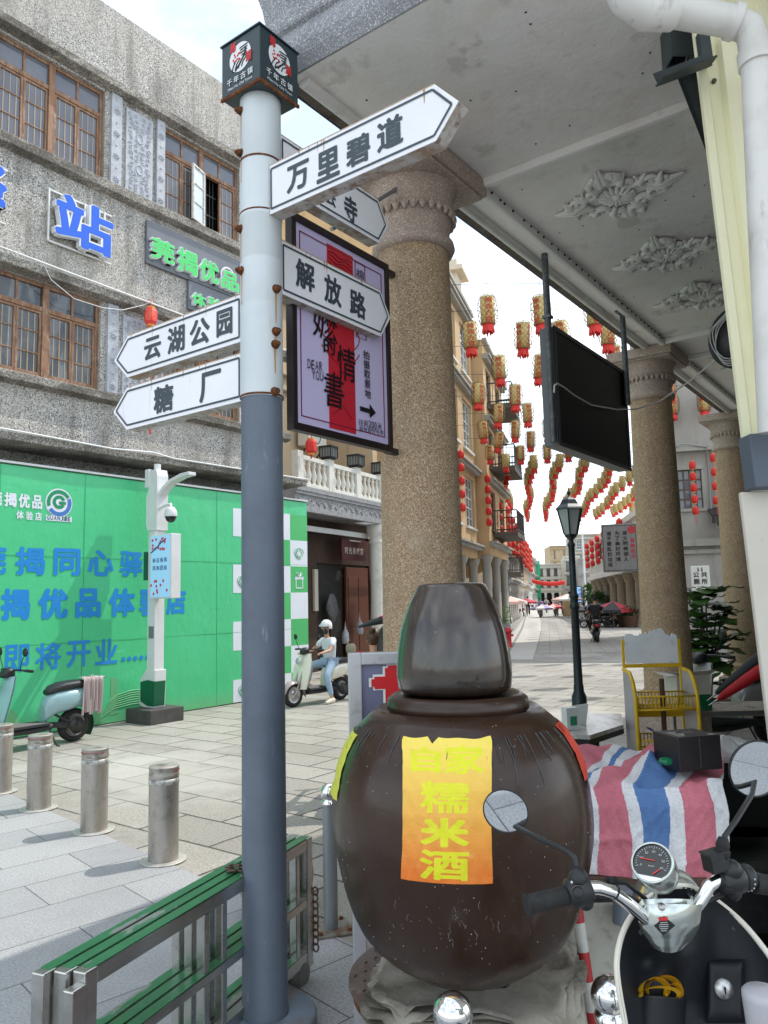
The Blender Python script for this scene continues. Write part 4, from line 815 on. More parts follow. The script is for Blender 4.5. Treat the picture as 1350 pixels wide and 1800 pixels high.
q=AT(484,1480,4.35); o=m.build('granite_ball',mat('speckled_granite_ball',S(172,164,158),.55,0,[('c',130,.35,.36,S(110,104,100),.7),('c',150,.8,.81,S(205,200,196),.6)]),None); o.location=(q.x,q.y,.004); tag(o,'round speckled granite ball behind the signpost and steel gate','stone ball')
# ================================================================ folded steel gate with green film on its rails
N_=G(150,1712,.60); F_=G(549,1470,.60); gdir=Vector((F_.x-N_.x,F_.y-N_.y,0)); GL=gdir.length; gdeg=math.degrees(math.atan2(gdir.y,gdir.x))
GT=thing('folding_barrier','folded stainless steel barrier with torn green film on its rails, behind the signpost','barrier',(N_.x,N_.y,0),gdeg)
MIR=mat('mirror_stainless',(.60,.59,.56),.18,.95,[('n',7,.45,.7,(.38,.36,.33),.7,(.3,1,1)),('n',60,.62,.75,(.2,.19,.18),.5)],rvar=('n',6,.12,.32))
FILM=mat('green_rail_film',S(58,130,84),.3,0,[('n',6,.4,.7,S(46,112,70),.6),('n',3.2,.62,.64,S(176,176,170),.9,(.6,1.6,1)),('n',5,.57,.58,S(150,150,146),.9,(.5,1.5,1)),('n',30,.58,.7,S(40,96,62),.5)])
for k in range(3):
    y0=.054*k; xs=(0,-.02,-.05)[k]; w_=.048
    fr=MB(); 
    for za,zb_ in ((.55,.60),(.31,.345),(.075,.125)): fr.box(xs+.05,GL-.05,y0+.003,y0+w_-.003,za,zb_)
    for xx in (xs,GL-.05): fr.box(xx,xx+.05,y0,y0+w_,.055,.602)
    for xx in (GL*.42,GL*.5,GL*.9): fr.box(xx,xx+.032,y0+.006,y0+w_-.006,.125,.55)
    f=fr.build('gate_leaf',MIR,GT,.004)
    for za in (.601,.346,.126):
        fm=MB(); fm.box(xs+.03,GL-.02,y0+.004,y0+w_-.004,za,za+.003); fm.build('green_film',FILM,f)
m=MB(); m.box(-.055,.0,-.008,.03,.0,.575); m.build('end_post',MIR,GT,.004)
for yy in (.0,.09):
    m=MB(); m.cyl((GL-.08,yy+.0,.045),(GL-.08,yy+.035,.045),.045,n=20); m.build('caster_wheel',mat('grey_caster',S(110,108,104),.5),GT)
m=MB()
for k in range(3): m.cyl((-.125,.12,.44-.045*k),(-.125,.12,.475-.045*k),.012,n=10)
m.build('hinge',STEEL,GT)
m=MB(); rn=random.Random(4)
def link(mb,c,d,r=.014):
    d=Vector(d).normalized(); s_=d.cross(Vector((.3,.2,1))).normalized()
    mb.tube([Vector(c)+d*(r*1.5*math.cos(t*PI/4))+s_*(r*math.sin(t*PI/4)) for t in range(8)],.0042,5,closed=True)
for k in range(16): link(m,(GL*.63+.03*math.cos(k),.03+.05*math.sin(k*.8),.613+.006*(k%3)),(math.cos(k*1.7),math.sin(k*1.7),.1*math.sin(k)))
for k in range(12): link(m,(GL*.63+.006*(k%2),-.012,.59-.032*k),(.2*(k%2),.0,1),.012)
m.build('lock_chain',mat('rusty_chain',S(110,92,80),.5,.7,[('n',40,.45,.6,S(80,50,34),.8)]),GT)
m=MB()
for k in range(9): link(m,(GL+.012,-.005,.36-.03*k),(.2*(k%2),.1,1),.012)
m.build('latch_chain',mat('rusty_chain',(0,0,0)),GT)
# ================================================================ wine jar on its stand
JD=2.35
def jr(y,hw): a=AT(811,y,JD); b=AT(811+hw,y,JD); return (b-a).length,a.z
JX=AT(811,1440,JD).x
prof=[jr(y,h)for y,h in((1240,141),(1258,163),(1281,186),(1308,202),(1338,213),(1375,221),(1412,225),(1437,226),(1470,224),(1500,219),(1530,213),(1559,206),(1590,196),(1618,183),(1640,167),(1658,149),(1673,130),(1684,113))]
prof=prof[::-1]; zb=prof[0][1]; prof=[(prof[0][0]-.012,zb-.008)]+prof; zb-=.008
rim_r=jr(1222,122)[0]; zr=jr(1228,100)[1]
PIV=(JX,JD)
GLAZE=mat('brown_glaze',S(50,29,16),.3,0,[('n',2.2,.45,.7,S(42,25,15),.7),('n',9,.55,.75,S(74,52,38),.35,(1,1,.4)),('v',26,.05,.03,S(150,140,128),.8),('n',40,.7,.74,S(110,98,88),.5),('n',3,.6,.75,S(80,54,38),.35,(1.5,1.5,.2))],[('n',3,.12,.03),('n',28,.05,.006)],coat=.22,rvar=('n',4,.2,.45),spec=.4)
JAR=thing('wine_jar','big round brown glazed jar with a yellow-orange paper label','jar',(JX,JD,0))
m=MB(); m.lathe([(0,zb),(prof[0][0]-.02,zb)]+prof+[(rim_r-.028,zr-.045),(rim_r-.035,zr-.03)],96); m.build('body',GLAZE,JAR)
m=MB(); m.lathe([(rim_r-.05,zr-.05),(rim_r-.012,zr-.045),(rim_r+.004,zr-.022),(rim_r,zr+.006),(rim_r-.018,zr+.02),(rim_r-.04,zr+.014),(rim_r-.05,zr-.02)],80); m.build('rim',GLAZE,JAR)
# pot turned upside down in the jar mouth
pp=[jr(y,h) for y,h in ((1206,99),(1185,101),(1165,100.5),(1140,97.5),(1107,91.5),(1085,85),(1062,76),(1036,63))]
px0=AT(797,1150,JD).x-JX
GLAZE2=mat('dark_streaked_glaze',S(44,36,31),.17,0,[('n',5,.45,.62,S(70,60,54),.5,(.9,.9,.22)),('n',2,.5,.7,S(64,40,28),.8),('n',13,.5,.65,S(34,26,22),.6,(2,2,.3)),('n',60,.68,.74,S(150,145,140),.5)],[('w',5,.2,.012,(0,0,1.6)),('n',6,.25,.03,(1,1,.5)),('n',24,.08,.006)],coat=.8,rvar=('n',7,.04,.38,(1.4,1.4,.35)))
pot=thing('inverted_pot','dark streaked glazed pot turned upside down as a lid on the big jar','pot',(JX+px0,JD,0))
m=MB(); a,b=pp[-1]; m.lathe([(pp[0][0]-.012,pp[0][1]-.012)]+pp+[(a-.006,b+.012),(a-.012,b+.017),(a-.03,b+.019),(0,b+.019)],80); m.build('pot_body',GLAZE2,pot)
# jar surface lookups for the paper labels
_pz=[p[1] for p in prof]; _pr=[p[0] for p in prof]
def jrad(z): return float(np.interp(z,_pz,_pr))
def jhit(px,py):
    d=ray(px,py); d=d/d.y; t=1.6
    while t<2.6:
        p=C0+d*t
        if math.hypot(p.x-JX,p.y-JD)<=jrad(p.z): break
        t+=.002
    return p
def jpt(az,z,off):                       # az 0 = towards the photographer, positive to the right
    r=jrad(z)+off; return Vector((r*math.sin(az),-r*math.cos(az),z))
PAP=mat('yellow_orange_paper',S(244,224,96),.45,0,[('g',1,1.18,.84,S(232,122,40),1.),('n',5,.5,.72,S(240,190,90),.35),('n',30,.6,.75,S(250,220,160),.25)],[('n',16,.45,.01),('n',5,.4,.03),('e',9,.5,.004)])
PINK=mat('label_yellow_ink',S(226,224,30),.5,0,[('n',9,.5,.7,S(212,206,40),.5)],[('n',16,.45,.01),('n',5,.4,.03),('e',9,.5,.004)])
zt=jhit(788,1296).z; zbm=jhit(788,1553).z
for n in _M['yellow_orange_paper'].node_tree.nodes:
    if n.type=='MAP_RANGE' and abs(n.inputs[1].default_value-1.18)<1e-4: n.inputs[1].default_value=zt+.02; n.inputs[2].default_value=zbm+.02
_lz=[];_la=[];_lb=[]
for k in range(13):
    yy=1300+k*21; p=jhit(710-3*k/12,yy); q=jhit(862+3*k/12,yy); _lz.append((p.z+q.z)/2); _la.append(math.atan2(p.x-JX,-(p.y-JD))); _lb.append(math.atan2(q.x-JX,-(q.y-JD)))
def laz(z): return float(np.interp(z,_lz[::-1],_la[::-1])),float(np.interp(z,_lz[::-1],_lb[::-1]))
def paper(az0,az1,zb,zt,m_,name,curl=0,notch=False,chars=None,nu=30,nv=36):
    p=MB()
    def fn(u,v):
        z=zb+(zt-zb)*v-((.016*max(0,1-abs(u-.36)/.06)+.003*math.sin(u*14)*math.sin(u*5))*max(0,(v-.93)/.07) if notch else 0)
        a0,a1=laz(z) if notch else (az0,az1); az=a0+(a1-a0)*u
        if notch: az+=.006*math.sin(v*7+2)*(u-.5)
        o=.0028+.0010*math.sin(31*u+9*v)*math.sin(23*v)+.0018*math.exp(-((u-.9+.5*v)/.03)**2)*(v<.6)+.0016*math.exp(-((u-.1-.4*v)/.03)**2)*(v<.5)+(.012*max(0,(v-.86)/.14)**1.5*(.6+.4*math.sin(u*9)) if notch else 0)
        if curl: o+=curl*max(0,.2-v)*(1-u)
        return jpt(az,z,o)
    p.grid(fn,nu,nv)
    if chars:
        g=np.zeros((nv,nu),bool); U,V=np.meshgrid((np.arange(nu)+.5)/nu,(np.arange(nv)+.5)/nv)
        for t,X0,Y0,X1,Y1,bold in chars:
            vs,fs=glyph(t); A=np.array(vs); lo=A.min(0)-bold; hi=A.max(0)+bold
            GX=lo[0]+(U*155+709-X0)/(X1-X0)*(hi[0]-lo[0]); GY=hi[1]-((1-V)*257+1296-Y0)/(Y1-Y0)*(hi[1]-lo[1])
            for k in range(13):
                ox,oy=(0,0) if k==12 else (bold*math.cos(k*PI/6),bold*math.sin(k*PI/6))
                X=GX-ox; Y=GY-oy
                for f in fs:
                    P=A[list(f)]; 
                    ins=np.zeros_like(g); m_ok=(X>P[:,0].min())&(X<P[:,0].max())&(Y>P[:,1].min())&(Y<P[:,1].max())
                    if not m_ok.any(): continue
                    xx=X[m_ok]; yy=Y[m_ok]; c=np.zeros(xx.shape,bool)
                    for a in range(len(P)):
                        x1,y1=P[a]; x2,y2=P[(a+1)%len(P)]
                        if y1==y2: continue
                        c^=((y1>yy)!=(y2>yy))&(xx<(x2-x1)*(yy-y1)/(y2-y1)+x1)
                    ins[m_ok]=c; g|=ins
        p.mi=[int(x) for x in g.reshape(-1)]
    return p.build(name,m_,JAR)
lab=paper(0,0,zbm,zt,[PAP,PINK],'paper_label',notch=True,nu=150,nv=250,chars=[('自',726,1312,778,1356,.03),('家',784,1308,850,1358,.03),('糯',742,1370,826,1426,.02),('米',742,1434,826,1486,.045),('酒',742,1492,826,1547,.03)])
REDP=mat('red_paper',S(206,60,38),.5,0,[('n',4,.45,.7,S(222,90,50),.6)],('n',14,.3,.008))
paper(R(63),R(112),zbm+.19,zt+.0,REDP,'red_paper_label')
paper(R(-118),R(-72),zbm+.14,zt-.02,mat('yellow_green_paper',S(206,206,76),.5,0,[('n',4,.45,.7,S(190,180,60),.6)]),'yellow_paper_label',curl=.12)
# dark runs of glaze under the rim
dr=MB(); rn=random.Random(41)
for q in range(46):
    az=rn.uniform(-1.5,1.5); z=zr-.055; l=rn.uniform(.012,.07)*(1 if rn.random()<.7 else 1.8); pts=[]
    for k in range(5): pts.append(jpt(az+.012*math.sin(k+q)*k*.3,z-l*k/4-.012,.0004))
    dr.tube(pts,[.003,.0028,.0022,.002,.0012],5)
dr.build('glaze_runs',mat('black_glaze_run',(.012,.010,.009),.15,coat=.5),JAR)
dt=MB()
for q in range(150):
    az=rn.uniform(-1.35,1.35); z=rn.uniform(prof[3][1],prof[-1][1]-.02); p=jpt(az,z,.0); dt.sph(p,rn.choice((.0009,.0012,.0018)),6)
dt.build('lime_specks',mat('lime_scratch',S(150,142,132),.8),JAR)
# scratches of lime on the glaze
sc_=MB(); rn=random.Random(8)
for (x,y,n_,sp_) in ((820,1585,9,26),(815,1625,9,26),(866,1610,4,14),(770,1620,4,22),(700,1600,3,20)):
    for q in range(n_):
        ax_,ay_=x+rn.uniform(-sp_,sp_),y+rn.uniform(-sp_,sp_); pts=[]
        for k in range(5): 
            p=jhit(ax_,ay_); d=Vector((p.x-JX,p.y-JD,0)).normalized(); pts.append(Vector((p.x-JX,p.y-JD,p.z))+d*.0006); ax_+=rn.uniform(-4,4); ay_+=rn.uniform(1,7)
        sc_.tube(pts,.0006,3,False)
sc_.build('lime_scratches',mat('lime_scratch',S(150,142,132),.8),JAR)
# stand, mats
SZ=.495; so=G(811,1712,SZ)
ST=thing('jar_stand','round rusty chequer-plate stand on red and white striped legs under the jar','stand',(so.x,so.y,0))
m=MB(); m.lathe([(0,SZ-.014),(.345,SZ-.014),(.35,SZ-.01),(.35,SZ-.003),(.345,SZ),(0,SZ)],64); tp=m.build('plate_top',mat('chequer_plate',S(118,100,96),.55,.4,[('n',5,.42,.62,S(92,72,64),.8),('n',30,.55,.7,S(150,140,134),.5)],('n',40,.15,.003)),ST)
m=MB(); rn=random.Random(1)
for i in range(-11,12):
    for j in range(-11,12):
        x,y=i*.03,j*.03
        if .1<math.hypot(x,y)<.33: a=PI/4 if (i+j)%2 else -PI/4; m.tube([(x-.009*math.cos(a),y-.009*math.sin(a),SZ-.001),(x,y,SZ+.002),(x+.009*math.cos(a),y+.009*math.sin(a),SZ-.001)],[.001,.0035,.001],5)
m.build('chequer_ribs',mat('chequer_plate',(0,0,0)),tp)
m=MB(); m.lathe([(.335,SZ-.045),(.338,SZ-.045),(.338,SZ-.015),(.335,SZ-.015)],64); m.build('rim_band',RUST,tp)
STRP=[mat('red_stripe',S(168,44,44),.5,0,[('n',6,.5,.7,S(160,30,30),.6)]),mat('white_stripe',S(190,188,182),.5,0,[('n',6,.5,.7,S(190,186,178),.6)])]
def striped(mb,p,q,r,n=9):
    p=Vector(p); q=Vector(q)
    for k in range(n): mb.cur=k%2; mb.cyl(p+(q-p)*k/n,p+(q-p)*(k+1)/n,r,n=14,caps=False)
for a in (215,250,290,330,30,90,150):
    m=MB(); x,y=.27*math.cos(R(a)),.27*math.sin(R(a)); striped(m,(x*1.05,y*1.05,0),(x,y,SZ-.015),.024,8); m.build('leg',STRP,ST)
MATM=mat('soggy_cardboard',S(166,160,148),.9,0,[('n',5,.45,.62,S(120,112,98),.8),('n',40,.5,.7,S(188,182,170),.6),('n',2.4,.56,.66,S(52,46,40),.8)],('n',22,.35,.012))
rn=random.Random(6); MT=thing('cardboard_mat','ragged layers of soggy cardboard and cloth squashed between jar and stand','mat',(so.x+.045,so.y-.05,0))
for L in range(5):
    e=MB(); z=SZ+.004+.0085*L; n=72; ring=[]
    for k in range(n):
        a=2*PI*k/n; sq=.285/max(abs(math.cos(a+.25)),abs(math.sin(a+.25)))**.8; r=min(sq*1.12,.40)*(1-.03*L)+.012*math.sin(5*a+L*2)+rn.uniform(-.006,.006)
        hang=-.05*max(0,(r-.31)/.03)*(1 if -2.4<math.atan2(math.sin(a),math.cos(a))<-.6 else .0)
        ring.append((r,a,hang))
    vs=[]; fs=[]; rr=(.12,.2,.26,1.)
    for j,t in enumerate((.4,.7,.86,.94,1.)):
        for (r,a,hg) in ring:
            vs.append((r*t*math.cos(a),r*t*math.sin(a),z+.004*math.sin(7*a+3*j+L)*(t>.6)+.004*math.sin(13*a+L)*(t>.6)+(hg*.9 if t==1. else hg*.3 if t>.9 else 0)+(.0 if t<.9 else .003*L)))
    for j in range(4):
        for k in range(n): fs.append((j*n+k,j*n+(k+1)%n,(j+1)*n+(k+1)%n,(j+1)*n+k))
    e.add(vs,fs,True); e.build('sheet',MATM,MT)
# ================================================================ advertising board behind the jar
bd=AT(690,1200,2.95); AB=Fr((AT(612,1200,2.95).x,2.95,0),4)
ab=thing('advert_board','silver-framed advertising board with a big red character behind the jar','sign board',AB.o,4)
ztb=AT(640,1147,2.95).z; m=MB()
m.box(-.0,.05,-.03,.03,.02,ztb); m.box(.05,.4,-.03,.03,ztb-.045,ztb); m.box(.4,.45,-.03,.03,.02,ztb); m.box(.05,.4,-.03,.03,.55,.6)
m.build('frame',mat('silver_aluminium',S(186,186,190),.35,.5,[('n',20,.55,.7,S(140,138,136),.5)]),ab,.004)
m=MB(); m.box(.049,.401,-.012,.012,.58,ztb-.04); m.build('print',mat('blue_grey_print',S(120,122,150),.4,0,[('g',1,1.45,.95,S(28,30,40),1.),('n',6,.6,.75,S(150,150,170),.3)]),ab)
m=MB(); m.text('甘',.075,1.17,.39,1.42,-.016,.0,.10); p_=m.build('character_outline',WHITE,ab)
m=MB(); m.text('甘',.085,1.18,.38,1.41,-.018,.0,.075); m.text('蔗',.085,.9,.38,1.13,-.018,.0,.05); m.build('red_character',mat('board_red',S(190,24,30),.45),ab)
m=MB(); m.box(-.06,.0,-.16,.16,.02,.05); m.box(.4,.46,-.16,.16,.02,.05); m.build('foot',STEEL,ab)
# ================================================================ cart under the striped tarpaulin
def P3(px,py,D): return AT(px,py,D)
tarp=thing('striped_tarpaulin','red white and blue striped woven tarpaulin draped over the cart beside the jar','tarpaulin',(0,0,0))
ZT=.955
def tfn(u,v):
    # v 0..0.45 top (back to fold), 0.45..1 drape
    xb=P3(985+u*300,1325,3.55).x; xf=P3(985+u*(283+ (3 if v<.9 else 0)),1362,2.98).x
    wv=.012*math.sin(u*19+v*4)+.008*math.sin(u*41+1)
    if v<.45:
        t=v/.45; y=3.6+(2.99-3.6)*t; x=xb+(xf-xb)*t; z=ZT+.012*math.sin(u*9+t*5)+.01*math.sin(u*23-t*7)-.015*t**4+.012*math.sin(t*9+u*4)+.016*math.exp(-((u-.18-.6*t)/.05)**2)*(1-t*.4)+.02*math.exp(-((u-.55-.25*t)/.04)**2)+.016*math.exp(-((u-.75+.3*t)/.025)**2)+.012*math.exp(-((t-.5-.3*math.sin(u*5))/.06)**2)
    else:
        t=(v-.45)/.55; y=2.99-.035*min(1,t*5)+wv*(.12+.5*t)-.02*t-.005*math.exp(-((t-.35-.25*math.sin(u*6))/.05)**2)-.004*math.exp(-((t-.7-.15*math.sin(u*9+2))/.04)**2)+.002*math.sin(u*90+t*12)*math.sin(t*25); x=xf-.03*t*(u-.3)+.014*math.sin(u*14+t*3)*t; z=ZT-.02-(.285+.055*u)*t
    return (x,y,z)
m=MB(); nu,nv=260,90
vs=[tfn(i/nu,j/nv) for j in range(nv+1) for i in range(nu+1)]
def stripe(u,v):
    u=u+(-.30*(.45-v)/.45 if v<.45 else .015*math.sin(v*7)); 
    seq=[(.11,1),(.19,0),(.205+.165,1)]
    # repeating blue-white-red-white across
    E=[(0.02,2),(.16-.02,0),(.17,0),(.375,1),(.445,0),(.64,2),(.725,0),(.905,1),(2,0)]
    E=[(.03,1),(.09,0),(.13,2),(.2,0),(.375,1),(.447,0),(.638,2),(.725,0),(.905,1),(2,0)]
    for e,k in E:
        if u<e: return k
m.v=vs; 
for j in range(nv):
    for i in range(nu):
        m.f.append([j*(nu+1)+i,(j+1)*(nu+1)+i,(j+1)*(nu+1)+i+1,j*(nu+1)+i+1]); m.mi.append(stripe((i+.5)/nu,(j+.5)/nv)); m.sm.append(True)
tw=[(('n',2.4,.4,.7),('n',120,.4,.7))]
def tarpm(n,c,d): return mat(n,S(*c),.75,0,[('n',7,.4,.7,S(*d),.7),('n',140,.45,.65,S(*[int(x*.8) for x in c]),.5)],[('n',150,.35,.003),('n',9,.3,.03),('n',34,.35,.010)])
m.build('woven_sheet',[tarpm('tarp_white',(232,232,234),(208,207,210)),tarpm('tarp_red',(212,122,136),(186,96,112)),tarpm('tarp_blue',(92,130,184),(70,106,162))],tarp)
CT=thing('cargo_cart','dark metal cargo cart with a wooden edge beneath the striped tarpaulin','cart',(0,0,0))
a=P3(1000,1400,3.03).x; b=P3(1460,1400,3.03).x
m=MB(); m.box(a,P3(1268,1400,3.03).x,3.04,3.55,.60,ZT-.05); m.box(a,b,3.62,3.66,.6,.93); m.build('cargo_box',mat('dark_cart_metal',S(48,54,52),.6,.2,[('n',6,.45,.7,S(30,32,32),.7),('n',25,.6,.75,S(96,84,70),.4)]),CT,.004)
m=MB(); m.box(P3(1268,1400,3.03).x+.002,b,3.04,3.55,.60,.64); m.box(P3(1268,1400,3.03).x+.002,b,3.5,3.55,.64,.96); m.build('cargo_floor',mat('dark_green_bed',S(34,42,38),.6,.1,[('n',6,.5,.7,S(60,58,54),.5)]),CT)
m=MB(); m.bar((a,2.95,.615),(P3(1240,1530,2.95).x,2.95,.60),.05,.045); m.build('wooden_edge',mat('brown_plank',S(96,70,58),.8,0,[('n',14,.4,.7,S(66,46,38),.8,(.1,1,1))]),CT,.004)
m=MB(); m.box(a+.02,b,3.1,3.5,.36,.56); m.box(a+.02,P3(1240,1530,3.02).x,3.0,3.1,.3,.58); m.build('chassis',BLACKP,CT)
for x in (a+.25,b-.1):
    m=MB(); m.lathe([(.2,-.05),(.245,-.04),(.25,0),(.245,.04),(.2,.05)],32,(x,3.62,.25),axis=(0,1,0)); w_=m.build('wheel',RUBBER,CT); m=MB(); m.lathe([(0,-.03),(.2,-.02),(.2,.02),(0,.03)],24,(x,3.62,.25),axis=(0,1,0)); m.build('rim',STEEL,w_)
m=MB(); pa=P3(985,1600,2.72); pb_=P3(1125,1600,2.72); m.box(pa.x,pb_.x,2.72,2.74,.03,P3(1050,1590,2.72).z); o=m.build('leaning_board',mat('dirty_white_board',S(176,174,164),.6,0,[('n',4,.42,.66,S(140,134,122),.8),('n',22,.55,.7,S(110,100,88),.5)]),None,.004); tag(o,'dirty off-white board standing below the tarpaulin between jar and scooter','board')
m=MB(); striped(m,P3(1048,1830,2.6),P3(1010,1570,2.64),.019,5); tag(m.build('striped_pole',STRP),'red and white striped pole leaning on the dirty white board behind the chrome ball','pole')
m=MB(); m.cyl(P3(1094,1623,2.66),P3(1096,1560,2.66),.032); 
tag(m.build('grey_pipe_stub',mat('blue_grey_pipe',S(112,122,132),.5,.2)),'short blue-grey upright pipe behind the scooter handlebar','pipe')
# things lying on the tarpaulin
bx_=thing('black_gift_box','black cardboard carton with small print on its lid on the striped tarpaulin','box',AT(1222,1352,3.12)+Vector((0,.05,.0)),14); bx_.location.z=ZT+.012
m=MB(); m.box(-.105,.085,-.085,.085,.0,.13); m.build('carton',mat('black_carton',S(38,34,36),.45,0,[('n',5,.5,.7,S(54,50,52),.5)]),bx_,.003)
m=MB(); m.box(-.012,-.010,-.0865,-.0845,.01,.125); m.box(-.02,.02,-.02,.02,.1303,.1315); m.build('lid_seam',mat('carton_line',S(90,84,82),.5),bx_)
m=MB()
for k in range(5): m.box(-.085,-.085+.03+.012*(k%3),-.06+.02*k,-.052+.02*k,.1303,.1312)
m.box(.045,.07,-.07,-.055,.1303,.1312); m.build('fine_print',mat('carton_print',S(176,172,168),.5),bx_)
m=MB(); rn=random.Random(12)
def crumple(mb,c,r,sc,seed,n=26):
    rn=random.Random(seed); D=[Vector((rn.gauss(0,1),rn.gauss(0,1),rn.gauss(0,1))).normalized() for _ in range(22)]; W=[rn.uniform(.06,.3) for _ in D]
    def fn(u,v):
        th=2*PI*u; ph=PI*v; p=Vector((math.sin(ph)*math.cos(th),math.sin(ph)*math.sin(th),math.cos(ph))); k=1.0
        for d,w__ in zip(D,W): k-=w__*max(0,abs(p.dot(d))-.8)*2.2
        return (c[0]+p.x*r*k*sc[0],c[1]+p.y*r*k*sc[1],max(c[2]+p.z*r*k*sc[2],ZT+.0))
    mb.grid(fn,n,n//2,False)
crumple(m,AT(1287,1322,3.3),.085,(1.1,.9,1.0),3)
tag(m.build('plastic_bag',mat('clear_plastic',(.86,.88,.9),.12,0,trans=.35,alpha=.55)),'crumpled clear plastic bag beside the black carton on the tarpaulin','plastic bag')
m=MB(); crumple(m,AT(1170,1338,3.05),.024,(1.4,.8,.7),5,16); tag(m.build('green_wrapper',mat('green_foil',S(16,110,72),.25)),'scrap of green plastic wrapper tucked under the black carton','wrapper')
m=MB(); crumple(m,AT(1318,1470,3.2),.1,(1.4,.9,.4),7,20)
for i,v in enumerate(m.v): m.v[i]=(v[0],v[1],v[2]-.255)
tag(m.build('red_cloth_bag',mat('dark_red_cloth',S(150,30,40),.7,0,[('n',8,.45,.7,S(110,20,30),.7)],('n',30,.3,.01))),'dark red cloth bag lying in the open cart bed behind the right mirror','bag')
# ================================================================ marble table, paper boxes
hexp=[G(*p,.76) for p in ((976,1274),(1004,1254),(1092,1255),(1096,1274),(1037,1293),(990,1291))]
tcx=sum((p for p in hexp),Vector())/6; TB=thing('marble_table','white marble-topped table with dark frame right of the jar','table',(tcx.x,tcx.y,0))
rel=[Vector((p.x-tcx.x,p.y-tcx.y,0)) for p in hexp]
m=MB(); m.prism([(p.x,p.y,.735) for p in rel[::-1]],(0,0,.027)); m.build('top',mat('white_marble',S(222,220,216),.18,0,[('n',5,.47,.53,S(150,146,142),.6,(2,.5,1)),('n',12,.5,.6,S(196,192,188),.5)]),TB)
m=MB(); m.prism([(p.x*1.006,p.y*1.006,.70) for p in rel[::-1]],(0,0,.034)); m.build('edge_frame',BLACKP,TB)
m=MB(); m.box(-.06,.06,-.06,.06,.03,.70); m.box(-.06,.5,-.02,.02,.5,.54); m.build('pedestal',DKMETAL,TB,.006); m=MB(); m.box(-.22,.22,-.22,.22,0,.03); m.build('foot',DKMETAL,TB,.006)
tb=thing('tissue_box','white and green tissue carton standing on the marble table','carton',G(1003,1282,.763),18)
m=MB(); m.box(-.045,.045,-.035,.035,0,.145); m.build('carton',mat('white_carton',S(222,226,222),.6),tb,.002); m=MB(); m.box(.0455,.047,-.03,.03,.01,.12); m.box(-.02,.03,-.0365,-.0352,.03,.09); m.build('green_label',mat('carton_green',S(52,140,104),.5),tb)
tb=thing('tissue_packet','opened white paper packet leaning beside the tissue carton on the marble table','packet',G(1019,1273,.763),-8)
m=MB(); m.add([(-.04,-.03,0),(.04,-.03,0),(.04,.03,0),(-.04,.03,0),(-.045,-.06,.13),(.06,-.06,.145),(.06,.05,.135),(-.045,.05,.12)],[(0,3,2,1),(0,1,5,4),(1,2,6,5),(2,3,7,6),(3,0,4,7)]); m.build('paper',mat('white_paper_packet',S(206,208,204),.7),tb)
# ================================================================ yellow wire rack
ro=AT(1148,1200,5.65); RK=thing('yellow_wire_rack','yellow wire display rack with a torn white header board in front of the second column','display rack',(ro.x,5.65,0),-3)
YEL=mat('yellow_rack_paint',S(232,190,36),.4,0,[('n',9,.5,.7,S(200,156,26),.6),('n',40,.66,.75,S(110,80,40),.5)])
zt=1.41
m=MB()
for x in (-.2,.2): m.bar((x,.0,0),(x,.0,1.33),.018,.018)
m.box(-.2,.2,-.01,.01,1.13,1.155); m.box(-.19,.19,-.005,.005,.78,.85); m.build('frame',YEL,RK,.002)
for x in (-.215,.2):
    m=MB(); m.prism([(x,-.3,.0),(x,-.3,.9),(x,-.29,.98),(x,-.25,1.05),(x,-.18,1.1),(x,-.1,1.11),(x,-.02,1.11),(x,-.02,.0)],(.012,0,0)); s1=m.build('side_panel',mat('grey_lilac_panel',S(172,166,172),.5,0,[('n',6,.5,.7,S(140,134,138),.5)]),RK)
    m=MB(); m.tube([(x+.006,-.305,.0),(x+.006,-.305,.9),(x+.006,-.295,.98),(x+.006,-.25,1.06),(x+.006,-.18,1.11),(x+.006,-.02,1.12)],.014,8); m.build('edge_tube',YEL,s1)
for z in (.87,.58,.28,.05):
    m=MB(); d0,d1=-.3,-.03
    for zz in (z,z+.09):
        m.tube([(-.2,d0,zz),(.2,d0,zz),(.2,d1,zz),(-.2,d1,zz)],.006,5,closed=True)
    for k in range(17):
        x=-.19+.38*k/16; m.tube([(x,d0,z+.09),(x,d0,z),(x,d1,z),(x,d1,z+.09)],.0045,4)
    m.build('wire_basket',YEL,RK)
m=MB(); rn=random.Random(3); top=[(-.185+.37*k/24,0,1.365+.010*math.sin(k*.9)+rn.uniform(-.012,.014)+(.028 if 11<k<19 else 0)-(.012 if k>20 else 0)) for k in range(25)]
m.prism([(.185,-.012,1.16),(.185,-.012,1.34)]+[(x,-.012,z) for x,_,z in top[::-1]]+[(-.185,-.012,1.16)],(0,.01,0)); m.build('torn_header',mat('torn_paper_board',S(246,248,250),.7,0,[('n',6,.42,.62,S(222,232,240),.7),('n',18,.5,.65,S(244,245,246),.8),('n',11,.6,.7,S(150,140,132),.5)],('n',20,.3,.006)),RK)
m=MB(); m.tube([(-.02,-.2,.06),(.0,-.17,.6),(.02,-.12,1.06)],.018,8); tag(m.build('wooden_stick',mat('brown_stick',S(92,66,48),.8)),'brown wooden stick leaning inside the yellow wire rack','stick').location=(ro.x,5.65,0)
m=MB(); crumple(m,(0,0,0),.035,(1,1,1),9,14)
m=MB(); m.sph((0,0,0),.03,10); m.tube([(0,0,.02),(-.03,-.01,.05),(-.07,0,.07)],.007,6); o=m.build('blue_toy_ball',mat('blue_foil',S(40,70,170),.3,0,[('n',30,.5,.6,S(200,200,220),.7)])); o.location=(ro.x-.05,5.65-.16,.665); tag(o,'small blue foil ball left in a basket of the yellow rack','ball')
